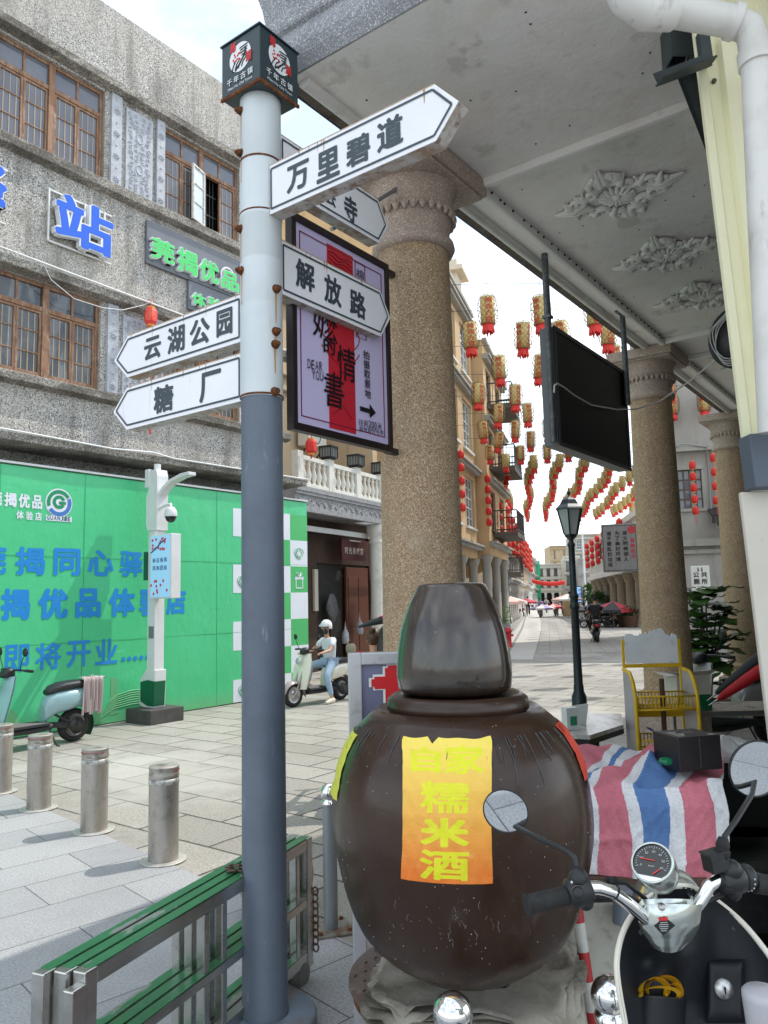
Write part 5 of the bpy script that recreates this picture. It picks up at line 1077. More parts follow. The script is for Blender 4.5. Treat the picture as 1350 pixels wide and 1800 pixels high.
# ================================================================ metal table with carton and umbrellas
mx0=AT(1202,1245,5.9).x
MT_=thing('steel_table','stainless steel work table at the right behind the cart','table',(mx0,5.9,0))
m=MB(); m.box(0,.95,0,.5,.73,.772); m.build('top',STEEL,MT_,.006)
for x,y in ((.08,.05),(.87,.05),(.08,.45),(.87,.45)): m=MB(); m.cyl((x,y,0),(x,y,.73),.02,n=10); m.build('leg',STEEL,MT_)
m=MB(); m.box(.05,.9,.03,.47,.2,.215); m.build('under_shelf',STEEL,MT_)
kx=AT(1192,1240,6.0).x; kb=thing('open_carton','open white and green cardboard carton on the steel table','carton',(kx,6.0,.773),3)
m=MB()
m.box(0,.265,0,.003,.11,.26); m.box(.262,.265,.003,.24,.0,.26); m.box(0,.003,.003,.24,.0,.26); m.box(0,.265,.24,.243,0,.26); m.box(.003,.262,.003,.24,.0,.003); m.build('carton_walls',mat('printed_white_carton',S(206,202,192),.7,0,[('n',12,.5,.7,S(176,172,164),.5)]),kb)
m=MB(); m.box(0,.265,-.001,.003,.0,.11); m.build('green_band',mat('carton_deep_green',S(0,110,72),.55),kb)
m=MB(); m.text('怡寶',.02,.055,.085,.085,-.002,0,.03); 
for k in range(3): m.box(.1+.025*k,.118+.025*k,-.003,-.0015,.06,.066)
m.build('white_print',WHITE,kb)
m=MB(); m.add([(0,0,.26),(.265,0,.26),(.3,-.06,.30),(-.03,-.05,.28)],[(0,1,2,3)]); m.add([(.265,0,.26),(.265,.24,.26),(.36,.25,.27),(.35,.0,.275)],[(0,1,2,3)]); m.add([(0,.24,.26),(0,0,.26),(-.08,.02,.25),(-.08,.24,.27)],[(0,1,2,3)])
m.build('flap',mat('printed_white_carton',(0,0,0)),kb)
for nm,c_,p,q,lb_ in (('b',mat('black_umbrella_cloth',S(36,44,46),.6),AT(1243,1232,5.88),AT(1372,1128,5.75),'closed black umbrella lying across the steel table above the red one'),('r',mat('red_umbrella_cloth',S(200,24,34),.6,0,[('n',9,.45,.7,S(160,14,26),.7)],('n',20,.4,.01)),AT(1246,1240,5.8),AT(1376,1152,5.7),'closed red umbrella lying across the steel table')):
    u=thing('closed_umbrella',lb_,'umbrella',p); d=(q-p); m=MB(); m.tube([d*.12,d*.2,d*.5,d*.8,d*.98],[.012,.028,.042,.046,.03],10); m.build('cloth',c_,u); m=MB(); m.tube([(0,0,0),d*.13],[.005,.008],6); m.build('tip',STEEL,u)
# broad-leaved plant in a pot between the columns
pl=AT(1243,1150,9.6); PLT=thing('potted_fig_plant','leafy dark green broad-leaved plant between the second and third columns','plant',(pl.x,pl.y,0))
m=MB(); m.lathe([(0,0),(.17,0),(.22,.34),(.235,.36),(.2,.36),(.19,.32),(0,.31)],24); m.build('pot',mat('clay_pot',S(120,84,62),.8),PLT)
st=MB(); lf=MB(); rn=random.Random(21)
for k in range(7):
    a=rn.uniform(0,6.3); h=rn.uniform(.7,1.5); st.tube([(0,0,.3),(.06*math.cos(a),.06*math.sin(a),.3+h*.5),(.2*math.cos(a),.2*math.sin(a),.3+h)],[.018,.014,.008],6)
def leaf(mb,p,d,L,W,up):
    d=Vector(d).normalized(); s_=d.cross(up).normalized(); n=s_.cross(d)
    def fn(u,v):
        w_=W*math.sin(PI*min(1,max(.02,v))**.8)*(u-.5)*2; return Vector(p)+d*L*v+s_*w_+n*(-.25*L*v*v+abs(u-.5)*.10*L+.012*math.sin(v*14))
    mb.grid(fn,4,7)
for k in range(120):
    a=rn.uniform(0,6.3); rr_=rn.uniform(.0,.2); z=rn.uniform(.55,1.72); d=Vector((math.cos(a),math.sin(a),rn.uniform(-.25,.75))); leaf(lf,(rr_*math.cos(a),rr_*math.sin(a),z),d,rn.uniform(.22,.36),rn.uniform(.10,.16),Vector((0,0,1)))
st.build('stem',BARK,PLT); lf.build('leaves',PLANT,PLT)
# ================================================================ dark scooter in the right foreground (seen from behind the handlebar)
FS=thing('parked_scooter','black scooter with chrome handlebar, cream-edged leg shield and two round mirrors','scooter',(.56,1.55,0))
FO=Vector((.56,1.55,0))
def F(px,py,D): return AT(px,py,D)-FO
CASE=mat('silver_green_chrome',(.62,.66,.63),.16,.9,[('n',5,.45,.7,(.46,.5,.47),.6)],rvar=('n',6,.1,.25))
SHB=mat('matt_black_plastic',(.010,.012,.016),.48,0,[('n',14,.5,.75,(.028,.03,.034),.6),('n',60,.72,.76,(.12,.12,.12),.35)],('n',260,.08,.0008),spec=.35)
RIMC=mat('cream_rim',S(226,220,206),.35)
LIT=mat('switch_print',S(190,192,194),.6)
# handlebar tube
hb_=MB(); hb_.tube([F(1030,1561,1.445),F(1052,1560,1.447),F(1076,1567,1.45),F(1104,1588,1.46),F(1135,1614,1.475),F(1160,1630,1.49)],.0118,16)
hb=hb_.build('handlebar',CHROME,FS)
m=MB(); m.tube([F(1195,1625,1.495),F(1214,1608,1.49),F(1232,1583,1.49),F(1246,1557,1.495),F(1264,1546,1.505),F(1300,1546,1.515)],.0118,16); m.build('handlebar',CHROME,FS)
def grip(a,b,r):
    d=b-a; L=d.length; pts=[];rs=[]
    pts.append(a); rs.append(r*1.12); pts.append(a+d*.03); rs.append(r*1.12); pts.append(a+d*.05); rs.append(r)
    n=22
    for k in range(n): t=.07+.9*k/(n-1); pts.append(a+d*t); rs.append(r*(.97 if k%2 else 1.0))
    m=MB(); m.tube(pts,rs,24); return m.build('rubber_grip',RUBBER,FS)
grip(F(925,1591,1.425),F(998,1573,1.442),.0165)
grip(F(1430,1566,1.545),F(1322,1553,1.52),.0175)
# left switch cluster
m=MB(); c=F(1017,1566,1.445); ax=(F(1032,1561,1.446)-F(1000,1572,1.444)).normalized()
m.lathe([(0,-.022),(.02,-.022),(.0255,-.017),(.0265,0),(.0255,.018),(.02,.023),(0,.023)],28,c,axis=ax)
m.sph(c+Vector((.0,-.004,.022)),.018,16,(1,1,1.1)); m.sph(c+Vector((.012,.0,-.02)),.014,12)
L1=m.build('switch_cluster',BLACKP,FS)
fwd=Vector((-.22,-.9,.38)).normalized()
def button(c,r,h,m_,name,par,n=20):
    m=MB(); m.lathe([(0,h),(r*.8,h),(r,h*.7),(r,0)],n,c,axis=fwd); return m.build(name,m_,par)
button(c+fwd*.024+Vector((-.001,0,-.004)),.0095,.006,BLACKP,'round_button',L1); m=MB(); m.tube([c+fwd*.026+Vector((-.001+.0115*math.cos(t*PI/8),0,-.004+.0115*math.sin(t*PI/8))) for t in range(16)],.0011,5,closed=True); m.build('button_ring',mat('dull_ring',S(70,72,76),.5),L1)
for dx,dz in ((-.012,.014),(.013,.016),(.003,.024),(-.014,-.016),(.016,-.014)):
    m=MB(); m.lathe([(0,.001),(.0024,.001),(.0024,0)],10,c+fwd*.0265+Vector((dx*.8,.006,dz*.8)),axis=fwd); m.build('switch_mark',LIT,L1)
# left mirror
def mirror(stem,c,n,r,lab):
    m=MB(); m.tube(stem,[.0052]*len(stem),10); s=m.build('mirror_stem',BLACKP,FS)
    n=Vector(n).normalized(); m=MB(); m.lathe([(0,-.02),(r*.6,-.017),(r*.95,-.006),(r*1.03,.002),(r*1.03,.006),(r*.985,.007),(r*.98,.003)],40,c,axis=n); mm=m.build('mirror_shell',BLACKP,s)
    m=MB(); m.lathe([(0,.0042),(r*.985,.0042)],40,c,axis=n); m.build('mirror_glass',mat('mirror_glass',(.88,.89,.9),.015,1.0),mm)
    return s
c=F(889,1424,1.60)
mirror([F(1014,1532,1.45),F(1010,1510,1.455),F(1003,1500,1.46),F(985,1490,1.48),F(940,1470,1.54),F(905,1452,1.60)],c,(-.25,-.86,-.16),.0440,'left')
m=MB(); m.lathe([(0,-.012),(.012,-.012),(.013,0),(.010,.004),(.012,.008),(.009,.014),(0,.014)],18,F(1013,1536,1.45),axis=(-.1,0,1)); m.build('mirror_boot',RUBBER,FS)
c=F(1327,1350,1.62)
mirror([F(1270,1492,1.50),F(1274,1470,1.51),F(1295,1440,1.54),F(1322,1396,1.60),F(1328,1365,1.63)],c,(.10,-.97,-.14),.057,'right')
m=MB(); m.lathe([(0,-.018),(.013,-.018),(.0145,-.004),(.011,.002),(.013,.006),(.009,.02),(0,.02)],18,F(1270,1492,1.50),axis=(.15,0,1)); m.build('mirror_boot',RUBBER,FS)
# right cluster with brake reservoir
m=MB(); c=F(1287,1546,1.512); ax=Vector((.93,.3,.0)).normalized()
m.lathe([(0,-.03),(.019,-.03),(.025,-.022),(.027,0),(.025,.016),(.0215,.02),(0,.02)],28,c,axis=ax); m.sph(c+Vector((-.005,-.01,.02)),.02,14); m.sph(c+Vector((.0,.0,-.022)),.016,12); Rc=m.build('throttle_cluster',BLACKP,FS)
m=MB(); m.lathe([(0,.022),(.0225,.022),(.0235,.026),(.0235,.036),(.022,.04),(0,.04)],24,c,axis=ax); m.build('throttle_ring',mat('dark_grey_ring',S(38,40,44),.45),Rc)
for k in range(6):
    m=MB(); a=PI*(.95+.12*k); q=ax.to_track_quat('Z','Y').to_matrix(); m.sph(c+ax*.031+q@Vector((.0235*math.cos(a),.0235*math.sin(a),0)),.0018,6); m.build('switch_mark',LIT,Rc)
button(c+fwd*.0245+Vector((-.010,0,-.006)),.0095,.006,BLACKP,'round_button',Rc)
m=MB(); p=F(1258,1512,1.50); m.T=Matrix.Translation(p)@Matrix.Rotation(R(-8),4,'Y')@Matrix.Rotation(R(14),4,'Z'); m.box(-.02,.018,-.016,.016,-.018,.013); m.box(-.022,.02,-.018,.018,.0132,.017); m.build('brake_reservoir',BLACKP,FS,.003)
m=MB(); m.tube([F(1262,1530,1.51),F(1290,1528,1.56),F(1340,1540,1.6),F(1400,1548,1.6)],[.006,.006,.005,.006],10); m.build('brake_lever',BLACKP,FS)
m=MB(); m.tube([F(1006,1560,1.48),F(985,1566,1.52),F(945,1582,1.52),F(930,1590,1.51)],[.006,.006,.005,.006],10); m.build('brake_lever',BLACKP,FS)
# speedometer
sa=(F(1143,1512,1.42)-F(1172,1560,1.485)).normalized(); c=F(1146,1516,1.425)
fu=(Vector((0,0,1))-sa*sa.z).normalized(); fr_=fu.cross(sa).normalized()
def dp(x,y,z=0): return c+fr_*x+fu*y+sa*z
m=MB(); m.lathe([(0,-.085),(.012,-.083),(.024,-.072),(.033,-.052),(.037,-.03),(.0375,-.012),(.0375,0),(.0358,.003),(.0335,.0015)],44,c,axis=sa); sp_=m.build('speedometer_pod',CASE,FS)
m=MB(); m.lathe([(0,-.001),(.0345,-.001)],40,c,axis=sa); m.build('dial',mat('dial_black',(.012,.012,.014),.12,0,coat=.6),sp_)
m=MB(); m.add([dp(.0335*math.cos(t),.0335*math.sin(t),.0012) for t in np.linspace(PI*1.18,PI*1.82,14)]+[dp(.02*math.cos(t)*1.25,-.021-.007*math.sin((t-PI*1.18)/(.64*PI)*PI)*0-.004,.0014) for t in np.linspace(PI*1.82,PI*1.18,14)],[tuple(range(28))]); m.build('dial_visor',CHROME,sp_)
m=MB()
for k in range(25):
    t=PI*(1.12-1.24*k/24); r0=.024 if k%4==0 else .0265; m.add([dp(r0*math.cos(t)-.0004*math.sin(t),r0*math.sin(t)+.0004*math.cos(t),.0004),dp(.029*math.cos(t)-.0004*math.sin(t),.029*math.sin(t)+.0004*math.cos(t),.0004),dp(.029*math.cos(t)+.0004*math.sin(t),.029*math.sin(t)-.0004*math.cos(t),.0004),dp(r0*math.cos(t)+.0004*math.sin(t),r0*math.sin(t)-.0004*math.cos(t),.0004)],[(3,2,1,0)])
for k,t_ in enumerate(('0','10','20','30','40','50','60')):
    t=PI*(1.12-1.24*k/6); x,y=.0195*math.cos(t),.0195*math.sin(t); m.text(t_,x-.0014*len(t_),y-.002,x+.0014*len(t_),y+.002,0,0,0,lambda r:dp(r[0],r[2],.0005))
m.text('km/h',-.005,-.008,.005,-.005,0,0,0,lambda r:dp(r[0],r[2],.0005))
m.build('dial_marks',LIT,sp_)
m=MB(); m.add([dp(-.022,.0035,.0009),dp(.004,.0028,.0009),(dp(.004,.0045,.0009)),dp(-.022,.005,.0009)],[(0,1,2,3)]); m.add([dp(.004,-.02,.0009),dp(.0155,-.0085,.0009),dp(.0165,-.0095,.0009),dp(.0055,-.0212,.0009)],[(3,2,1,0)]); m.build('red_needle',mat('needle_red',S(222,60,50),.5),sp_)
# nacelle under the speedometer
def nf(u,v):
    x=-1+2*u; y=1-2*v; w_=(50-8*max(0,-y)-10*max(0,-y)**2+3*y)
    px=1177+x*w_+5*(1-v); py=1628-y*37-5*(1-x*x)*y*.4 + (8*(1-x*x) if v>.8 else 0)
    return F(px,py,1.49-.045*math.sqrt(max(0,1-.85*x*x))*(1-.25*y*y)+.01*v)
m=MB(); m.grid(nf,28,20); m.grid(lambda u,v: nf(1-u,v)+Vector((0,.025,0)),10,8); na=m.build('nacelle',CASE,FS)
def npt(px,py,off=-.002):
    best=None
    for i in range(29):
        for j in range(21):
            p=nf(i/28,j/20)+FO; d=p-C0
            cp=p
            # project
            a=C0; r_=ray(px,py); t=(p.y)/r_.y; q=a+r_*t; e=(q-p).length
            if best is None or e<best[0]: best=(e,p.y)
    return AT(px,py,best[1]+off)-FO
P=[npt(1168,1611),npt(1187,1627),npt(1166,1645),npt(1150,1628)]
m=MB(); m.add(P,[(0,3,2,1)]); m.add([p+Vector((0,.002,0)) for p in P],[(0,1,2,3)]); st=m.build('warning_sticker',mat('black_sticker',(.02,.02,.02),.35),na)
m=MB(); q=[npt(1157,1613,-.0026),npt(1174,1612,-.0026),npt(1174,1618,-.0026),npt(1158,1619,-.0026)]; m.add(q,[(0,3,2,1)]); m.build('sticker_red_band',mat('sticker_red',S(200,44,52),.4),st)
m=MB()
for k in range(5):
    a=npt(1158+abs(k-1.5)*1.6,1622+k*3.6,-.003); b=npt(1176-abs(k-1.5)*1.6,1621.5+k*3.6,-.003); m.bar(a,b,.0002,.0011)
m.build('sticker_text',LIT,st)
m=MB(); m.lathe([(0,.004),(.006,.004),(.0075,0)],16,npt(1163,1594,.002),axis=(-.1,-.8,.5)); m.build('nacelle_bolt',STEEL,na)
m=MB(); m.lathe([(.030,-.02),(.038,-.01),(.04,.005),(.036,.012),(.03,.012)],32,F(1185,1590,1.53),axis=(-.1,-.4,.9)); m.build('steering_collar',CASE,FS)
# cables
for P_,r_ in (([F(1040,1556,1.46),F(1065,1550,1.47),F(1100,1552,1.49),F(1135,1580,1.51),F(1150,1600,1.53)],.0042),([F(1030,1572,1.46),F(1060,1575,1.475),F(1100,1574,1.49),F(1135,1590,1.51),F(1150,1605,1.53)],.0038),([F(1290,1560,1.53),F(1265,1575,1.53),F(1245,1585,1.53),F(1220,1605,1.54)],.005),([F(1068,1548,1.468),F(1082,1547,1.475)],.007)):
    m=MB(); m.tube(P_,r_,8); m.build('cable',BLACKP,FS)
m=MB(); m.lathe([(.0125,-.002),(.0135,0),(.0125,.002)],16,F(1081,1569,1.452),axis=(.6,.1,-.4)); m.build('cable_tie',BLACKP,FS)
# leg shield: black inner panel, cream rim, cream outer shell
LR=[(1108,1860),(1100,1800),(1091,1750),(1086,1710),(1087,1680),(1094,1648),(1107,1620),(1126,1594),(1150,1574),(1178,1562),(1210,1560),(1242,1573),(1274,1595),(1308,1625),(1338,1660),(1366,1700),(1388,1750),(1398,1800),(1396,1860)]
def sdep(px,py): 
    u=(px-1242)/155.; return 1.60-.085*min(1.3,u*u)-.00022*max(0,py-1600)-.02*max(0,(1600-py)/40.)**2*.3
def polar(u,v):   # v 0 centre .. 1 rim ; u along rim
    k=u*(len(LR)-1); i=min(int(k),len(LR)-2); t=k-i
    def cr(a,b,c,d,t): return .5*((2*b)+(-a+c)*t+(2*a-5*b+4*c-d)*t*t+(-a+3*b-3*c+d)*t**3)
    g=lambda q:LR[max(0,min(len(LR)-1,q))]
    x=cr(g(i-1)[0],g(i)[0],g(i+1)[0],g(i+2)[0],t); y=cr(g(i-1)[1],g(i)[1],g(i+1)[1],g(i+2)[1],t)
    return x,y
def shf(u,v):
    x,y=polar(u,1); cx,cy=1245,1860-.0*x; q=v**.8; px=cx+(x-cx)*q; py=cy+(y-cy)*q
    D=sdep(px,py)-.012*q**6
    D-=.05*math.exp(-((px-1212)/34.)**2)*max(0,min(1,(1760-py)/80))           # steering column hump
    D+=.045*math.exp(-(((px-1128)/30.)**2+((py-1690)/38.)**2))                # hollow left of the column
    return F(px,py,D)
m=MB(); m.grid(lambda u,v: shf(1-u,v),72,30); m.build('leg_shield',SHB,FS)
m=MB(); m.grid(lambda u,v: shf(u,v)+Vector((0,.022+.05*(1-v*v),0)),48,14); m.build('outer_shell',mat('cream_body_paint',S(222,214,196),.25,0,coat=.6),FS)
m=MB(); m.tube([shf(u,1.0)+Vector((0,.006,.0)) for u in np.linspace(0,1,70)],.0055,10); m.build('rim_trim',RIMC,FS)
# pocket with yellow strap
pd=lambda px,py: 1.535-.0003*(py-1700)
def pk(u,v):
    px=1117+90*u-4*v; py=1752+5*u+ v*60; return F(px,py,1.545-.035*math.sin(PI*u)**.6-.012*v)
m=MB(); m.grid(pk,20,10); m.grid(lambda u,v: pk(u,0)+Vector((0,.006*v,.0)),20,1); po=m.build('pocket_front',SHB,FS)
m=MB(); m.tube([pk(u,0)+Vector((0,.003,0)) for u in np.linspace(0,1,20)],.003,8); m.build('pocket_lip',BLACKP,po)
m=MB()
def ribbon(mb,pts,wd,n):
    n=Vector(n).normalized()*wd/2; vs=[]
    for p in pts: vs+=[p-n,p+n]
    k=len(pts); mb.add(vs,[(2*i,2*i+1,2*i+3,2*i+2) for i in range(k-1)],True); mb.add([v+Vector((.0,.0015,.0)) for v in vs],[(2*i,2*i+2,2*i+3,2*i+1) for i in range(k-1)],True)
for a,(cx,cy,rx,ry,D,w0) in enumerate(((1150,1742,24,22,1.515,.024),(1166,1744,30,27,1.525,.024),(1184,1747,14,18,1.51,.020),(1160,1748,34,13,1.505,.018))):
    ribbon(m,[F(cx+rx*math.cos(t),cy-ry*math.sin(t),D+.006*math.sin(2*t+a)) for t in np.linspace(-.35,PI+.3,18)],w0,(.15,-.75,.55))
strap=m.build('yellow_strap',mat('yellow_strap',S(222,172,28),.45,0,[('n',30,.45,.7,S(190,138,20),.6)]),None); strap.location=FO; tag(strap,'coil of yellow strap stuffed in the pocket of the dark scooter','strap')
# key lock panel and floor
def kl(u,v):
    x=-1+2*u; y=-1+2*v; s=max(abs(x),abs(y)); px=1275+34*x; py=1742+56*y; h=min(1,(1-max(abs(x)**6,abs(y)**6))**.5+.0) if s<1 else 0
    return F(px,py,sdep(px,py)-.004-.022*h)
m=MB(); m.grid(kl,20,24); kp=m.build('lock_panel',SHB,FS)
kc=F(1272,1738,sdep(1272,1738)-.028); m=MB(); m.lathe([(0,.006),(.0105,.006),(.012,.004),(.0165,.003),(.0175,0),(.0175,-.006)],36,kc,axis=(-.12,-.96,.25)); kk=m.build('key_lock',mat('knurled_chrome',(.6,.6,.6),.35,.9,[('n',160,.4,.6,(.3,.3,.3),.6)]),kp)
m=MB(); m.T=Matrix.Translation(kc); m.box(-.0012,.0012,-.0085,-.006,-.006,.006); m.build('key_slot',DARK,kk)
for px,py in ((1127,1638),(1290,1632)):
    m=MB(); m.lathe([(0,.002),(.0045,.002),(.006,0)],14,F(px,py,sdep(px,py)-.006),axis=(-.1,-.95,.3)); m.build('shield_screw',mat('dull_screw',S(66,68,70),.5,.5),FS)
fz=.28
m=MB(); m.prism([(-.17,-.12,fz),(.20,-.12,fz),(.20,-.75,fz),(-.17,-.75,fz)],(0,0,-.06)); m.build('floorboard',SHB,FS,.01)
m=MB(); m.lathe([(.155,-.045),(.2,-.05),(.225,-.03),(.23,0),(.225,.03),(.2,.05),(.155,.045)],36,(.05,.42,.23),axis=(1,.1,0)); fw=m.build('front_wheel',RUBBER,FS); m=MB(); m.lathe([(0,-.03),(.155,-.04),(.155,.04),(0,.03)],28,(.05,.42,.23),axis=(1,.1,0)); m.build('rim',STEEL,fw)
m=MB(); m.grid(lambda u,v: Vector((.05+.075*(2*v-1),.42-.27*math.cos(R(-10+170*u)),.23+.265*math.sin(R(-10+170*u))-.03*(2*v-1)**2)),18,6); m.build('fender',mat('cream_body_paint',(0,0,0)),FS)
m=MB(); m.cyl((.05,.42,.23),F(1185,1600,1.56),.03); m.build('fork',CHROME,FS)
m=MB(); m.lathe([(.03,-.05),(.06,-.03),(.075,.03),(.07,.05)],28,F(1185,1600,1.66),axis=(0,1,0)); m.lathe([(0,.045),(.07,.045)],28,F(1185,1600,1.66),axis=(0,1,0)); m.build('headlight',CASE,FS)
cpo=AT(1342,1772,1.40); cup=thing('frosted_cup','frosted white plastic cup in front of the cream-edged scooter shield','cup',(cpo.x,cpo.y,cpo.z-.06))
m=MB(); m.lathe([(0,0),(.024,0),(.028,.01),(.033,.075),(.033,.085),(.028,.09),(0,.092)],28); m.build('cup_body',mat('frosted_plastic',S(178,176,182),.35,0,[('n',14,.45,.7,S(184,182,188),.5)]),cup)
# ================================================================ scooters and people
def loft(mb,secs,n=20,p=2.6,cap=True):
    vs=[]
    for (x,y,z,hw,hh) in secs:
        for k in range(n):
            t=2*PI*k/n; c,s_=math.cos(t),math.sin(t); vs.append((x,y+hw*math.copysign(abs(c)**(2/p),c),z+hh*math.copysign(abs(s_)**(2/p),s_)))
    fs=[(i*n+k,(i+1)*n+k,(i+1)*n+(k+1)%n,i*n+(k+1)%n) for i in range(len(secs)-1) for k in range(n)]
    mb.add(vs,fs,True)
    if cap: mb.add(vs[:n],[tuple(range(n))]); mb.add(vs[-n:],[tuple(range(n-1,-1,-1))])
def wheel(root,x,y=0,r=.215):
    m=MB(); m.lathe([(r*.66,-.04),(r*.86,-.052),(r*.97,-.036),(r,0),(r*.97,.036),(r*.86,.052),(r*.66,.04)],32,(x,y,r),axis=(0,1,0)); w_=m.build('wheel',RUBBER,root)
    m=MB(); m.lathe([(0,-.042),(r*.3,-.04),(r*.34,-.02),(r*.58,-.02),(r*.64,-.04),(r*.68,-.04)],28,(x,y,r),axis=(0,1,0)); m.lathe([(r*.68,.04),(r*.64,.04),(r*.58,.02),(r*.34,.02),(r*.3,.04),(0,.042)],28,(x,y,r),axis=(0,1,0))
    for k in range(5):
        a=2*PI*k/5; m.bar((x+r*.3*math.cos(a),y-.024,r+r*.3*math.sin(a)),(x+r*.62*math.cos(a),y-.024,r+r*.62*math.sin(a)),.03,.012)
    m.build('rim',mat('alloy_rim',(.5,.5,.5),.35,.8),w_)
def scooter(label,body,fend,seatm,loc,deg,group=None,scale=1.,rack=True,backrest=False,name='motor_scooter'):
    t=thing(name,label,'scooter',loc,deg,group); t.scale=(scale,)*3
    wheel(t,0); wheel(t,1.2)
    m=MB(); loft(m,[(-.30,0,.62,.05,.04),(-.24,0,.60,.12,.08),(-.08,0,.58,.155,.125),(.12,0,.555,.165,.145),(.30,0,.53,.14,.15),(.40,0,.47,.10,.16),(.44,0,.40,.08,.12)]); m.build('rear_body',body,t)
    m=MB(); loft(m,[(-.27,0,.71,.06,.03),(-.2,0,.74,.12,.045),(0,0,.745,.14,.055),(.2,0,.73,.135,.06),(.33,0,.70,.11,.055),(.4,0,.67,.06,.03)]); m.build('seat',seatm,t)
    m=MB(); m.prism([(.40,-.15,.27),(.92,-.17,.27),(1.0,-.12,.34),(1.0,.12,.34),(.92,.17,.27),(.40,.15,.27)],(0,0,.035)); loft(m,[(.36,0,.25,.13,.05),(.6,0,.23,.14,.045),(.92,0,.24,.13,.05)]); m.build('floorboard',mat('dark_floor_plastic',S(46,48,50),.55),t,.006)
    m=MB(); m.grid(lambda u,v: ((.99+.10*v**2*0+.04*math.cos(PI*(u-.5))+.05*(1-v)-.12*v*v),(u-.5)*(.34+.10*math.sin(PI*min(1,v*1.05)))*(1 if v<.8 else 1-1.2*(v-.8)),.30+.62*v),14,14); m.grid(lambda u,v: ((.97+.02*math.cos(PI*(u-.5))+.05*(1-v)-.12*v*v),-(u-.5)*(.34+.10*math.sin(PI*min(1,v*1.05)))*(1 if v<.8 else 1-1.2*(v-.8)),.30+.62*v),14,14); m.build('leg_shield',body,t)
    m=MB(); m.lathe([(0,.035),(.05,.03),(.072,.0)],20,(1.055,0,.80),axis=(1,0,.25)); m.build('headlight',mat('headlight_lens',(.5,.52,.54),.1,.3),t)
    m=MB(); m.grid(lambda u,v:(1.2-.25*math.cos(R(-5+165*u)),(v-.5)*.15,.215+.255*math.sin(R(-5+165*u))-.05*(2*v-1)**2),16,6); m.grid(lambda u,v:(1.2-.245*math.cos(R(-5+165*u)),-(v-.5)*.15,.21+.25*math.sin(R(-5+165*u))-.05*(2*v-1)**2),16,6); m.build('front_fender',fend,t)
    for s_ in (1,-1):
        m=MB(); m.cyl((1.2,s_*.07,.215),(1.0,s_*.05,.62),.018,n=8); m.build('fork_leg',STEEL,t)
    m=MB(); loft(m,[(.83,0,.95,.05,.05),(.88,0,.97,.1,.06),(.95,0,.96,.08,.06),(.99,0,.94,.03,.03)]); m.tube([(.80,.33,.985),(.86,.2,1.0),(.88,0,.99),(.86,-.2,1.0),(.80,-.33,.985)],.013,8); hb=m.build('handlebar',body if False else BLACKP,t)
    for s_ in (1,-1):
        m=MB(); m.cyl((.81,s_*.25,.99),(.78,s_*.37,.982),.019,n=10); m.build('grip',RUBBER,hb)
        m=MB(); m.tube([(.85,s_*.2,1.0),(.86,s_*.25,1.1),(.85,s_*.29,1.17)],.006,6); m.lathe([(0,-.012),(.05,-.006),(.052,.004),(0,.0045)],20,(.845,s_*.30,1.215),axis=(-1,s_*-.1,0)); m.build('mirror',BLACKP,t)
    m=MB(); loft(m,[(-.33,0,.60,.03,.03),(-.31,0,.61,.06,.045),(-.26,0,.62,.08,.05)]); m.build('tail_light',mat('tail_light_red',S(206,24,34),.15),t)
    for s_ in (1,-1): m=MB(); m.sph((-.27,s_*.12,.53),.028,10,(1.3,1,.8)); m.build('indicator',mat('indicator_amber',S(224,130,20),.2),t)
    m=MB(); m.grid(lambda u,v:(-.26*math.cos(R(-35+100*u))*1.0,(v-.5)*.13,.215+.27*math.sin(R(-35+100*u))),12,4); m.grid(lambda u,v:(-.255*math.cos(R(-35+100*u)),-(v-.5)*.13,.215+.265*math.sin(R(-35+100*u))),12,4); m.build('rear_mudguard',BLACKP,t)
    m=MB(); m.bar((.42,0,.27),(.0,.07,.215),.05,.07); m.bar((.30,0,.4),(.02,.08,.22),.03,.03); m.lathe([(0,-.02),(.1,-.015),(.11,.02),(0,.03)],20,(0,.075,.215),axis=(0,1,0)); m.build('swing_arm',DKMETAL,t)
    m=MB(); m.tube([(.40,.10,.24),(.34,.19,.02),(.30,.20,.005)],.011,6); m.build('side_stand',DKMETAL,t)
    if rack:
        m=MB(); m.tube([(-.1,.13,.74),(-.25,.13,.80),(-.44,.08,.80),(-.46,0,.80),(-.44,-.08,.80),(-.25,-.13,.80),(-.1,-.13,.74)],.009,6)
        for y in (-.04,.04): m.tube([(-.2,y,.795),(-.455,y,.8)],.007,6)
        m.tube([(-.12,.12,.70),(-.2,.12,.86),(-.14,.12,.78)],.008,6)
        m.build('rear_rack',CHROME,t)
    if backrest:
        m=MB(); loft(m,[(-.36,0,.93,.02,.02),(-.35,0,.93,.11,.10),(-.29,0,.93,.11,.10),(-.28,0,.93,.02,.02)]); m.tube([(-.31,0,.84),(-.27,0,.74)],.014,6); m.build('backrest_pad',mat('beige_pad',S(158,148,132),.7),t)
    return t
TEAL=mat('pale_teal_paint',S(146,180,184),.25,0,[('n',3,.45,.75,S(130,164,170),.5)],coat=.6); WPAINT=mat('cream_white_paint',S(232,228,212),.25,coat=.6); BPAINT=mat('black_scooter_paint',(.02,.02,.022),.2,coat=.6); RPAINT=mat('dark_red_scooter_paint',S(120,26,32),.25,coat=.6); GPAINT=mat('silver_scooter_paint',S(160,160,158),.3,.3,coat=.4)
SEATB=mat('black_seat_vinyl',(.022,.022,.024),.5,0,[('n',30,.5,.7,(.05,.05,.052),.5)],('n',60,.1,.002)); FENG=mat('grey_mauve_fender',S(156,142,140),.3,coat=.4)
r0=G(128,1303); TS=scooter('pale teal scooter with a towel on its rear rack, parked by the green hoarding',TEAL,TEAL,SEATB,(r0.x,r0.y,0),180+53.4,None,.95)
tw=MB()
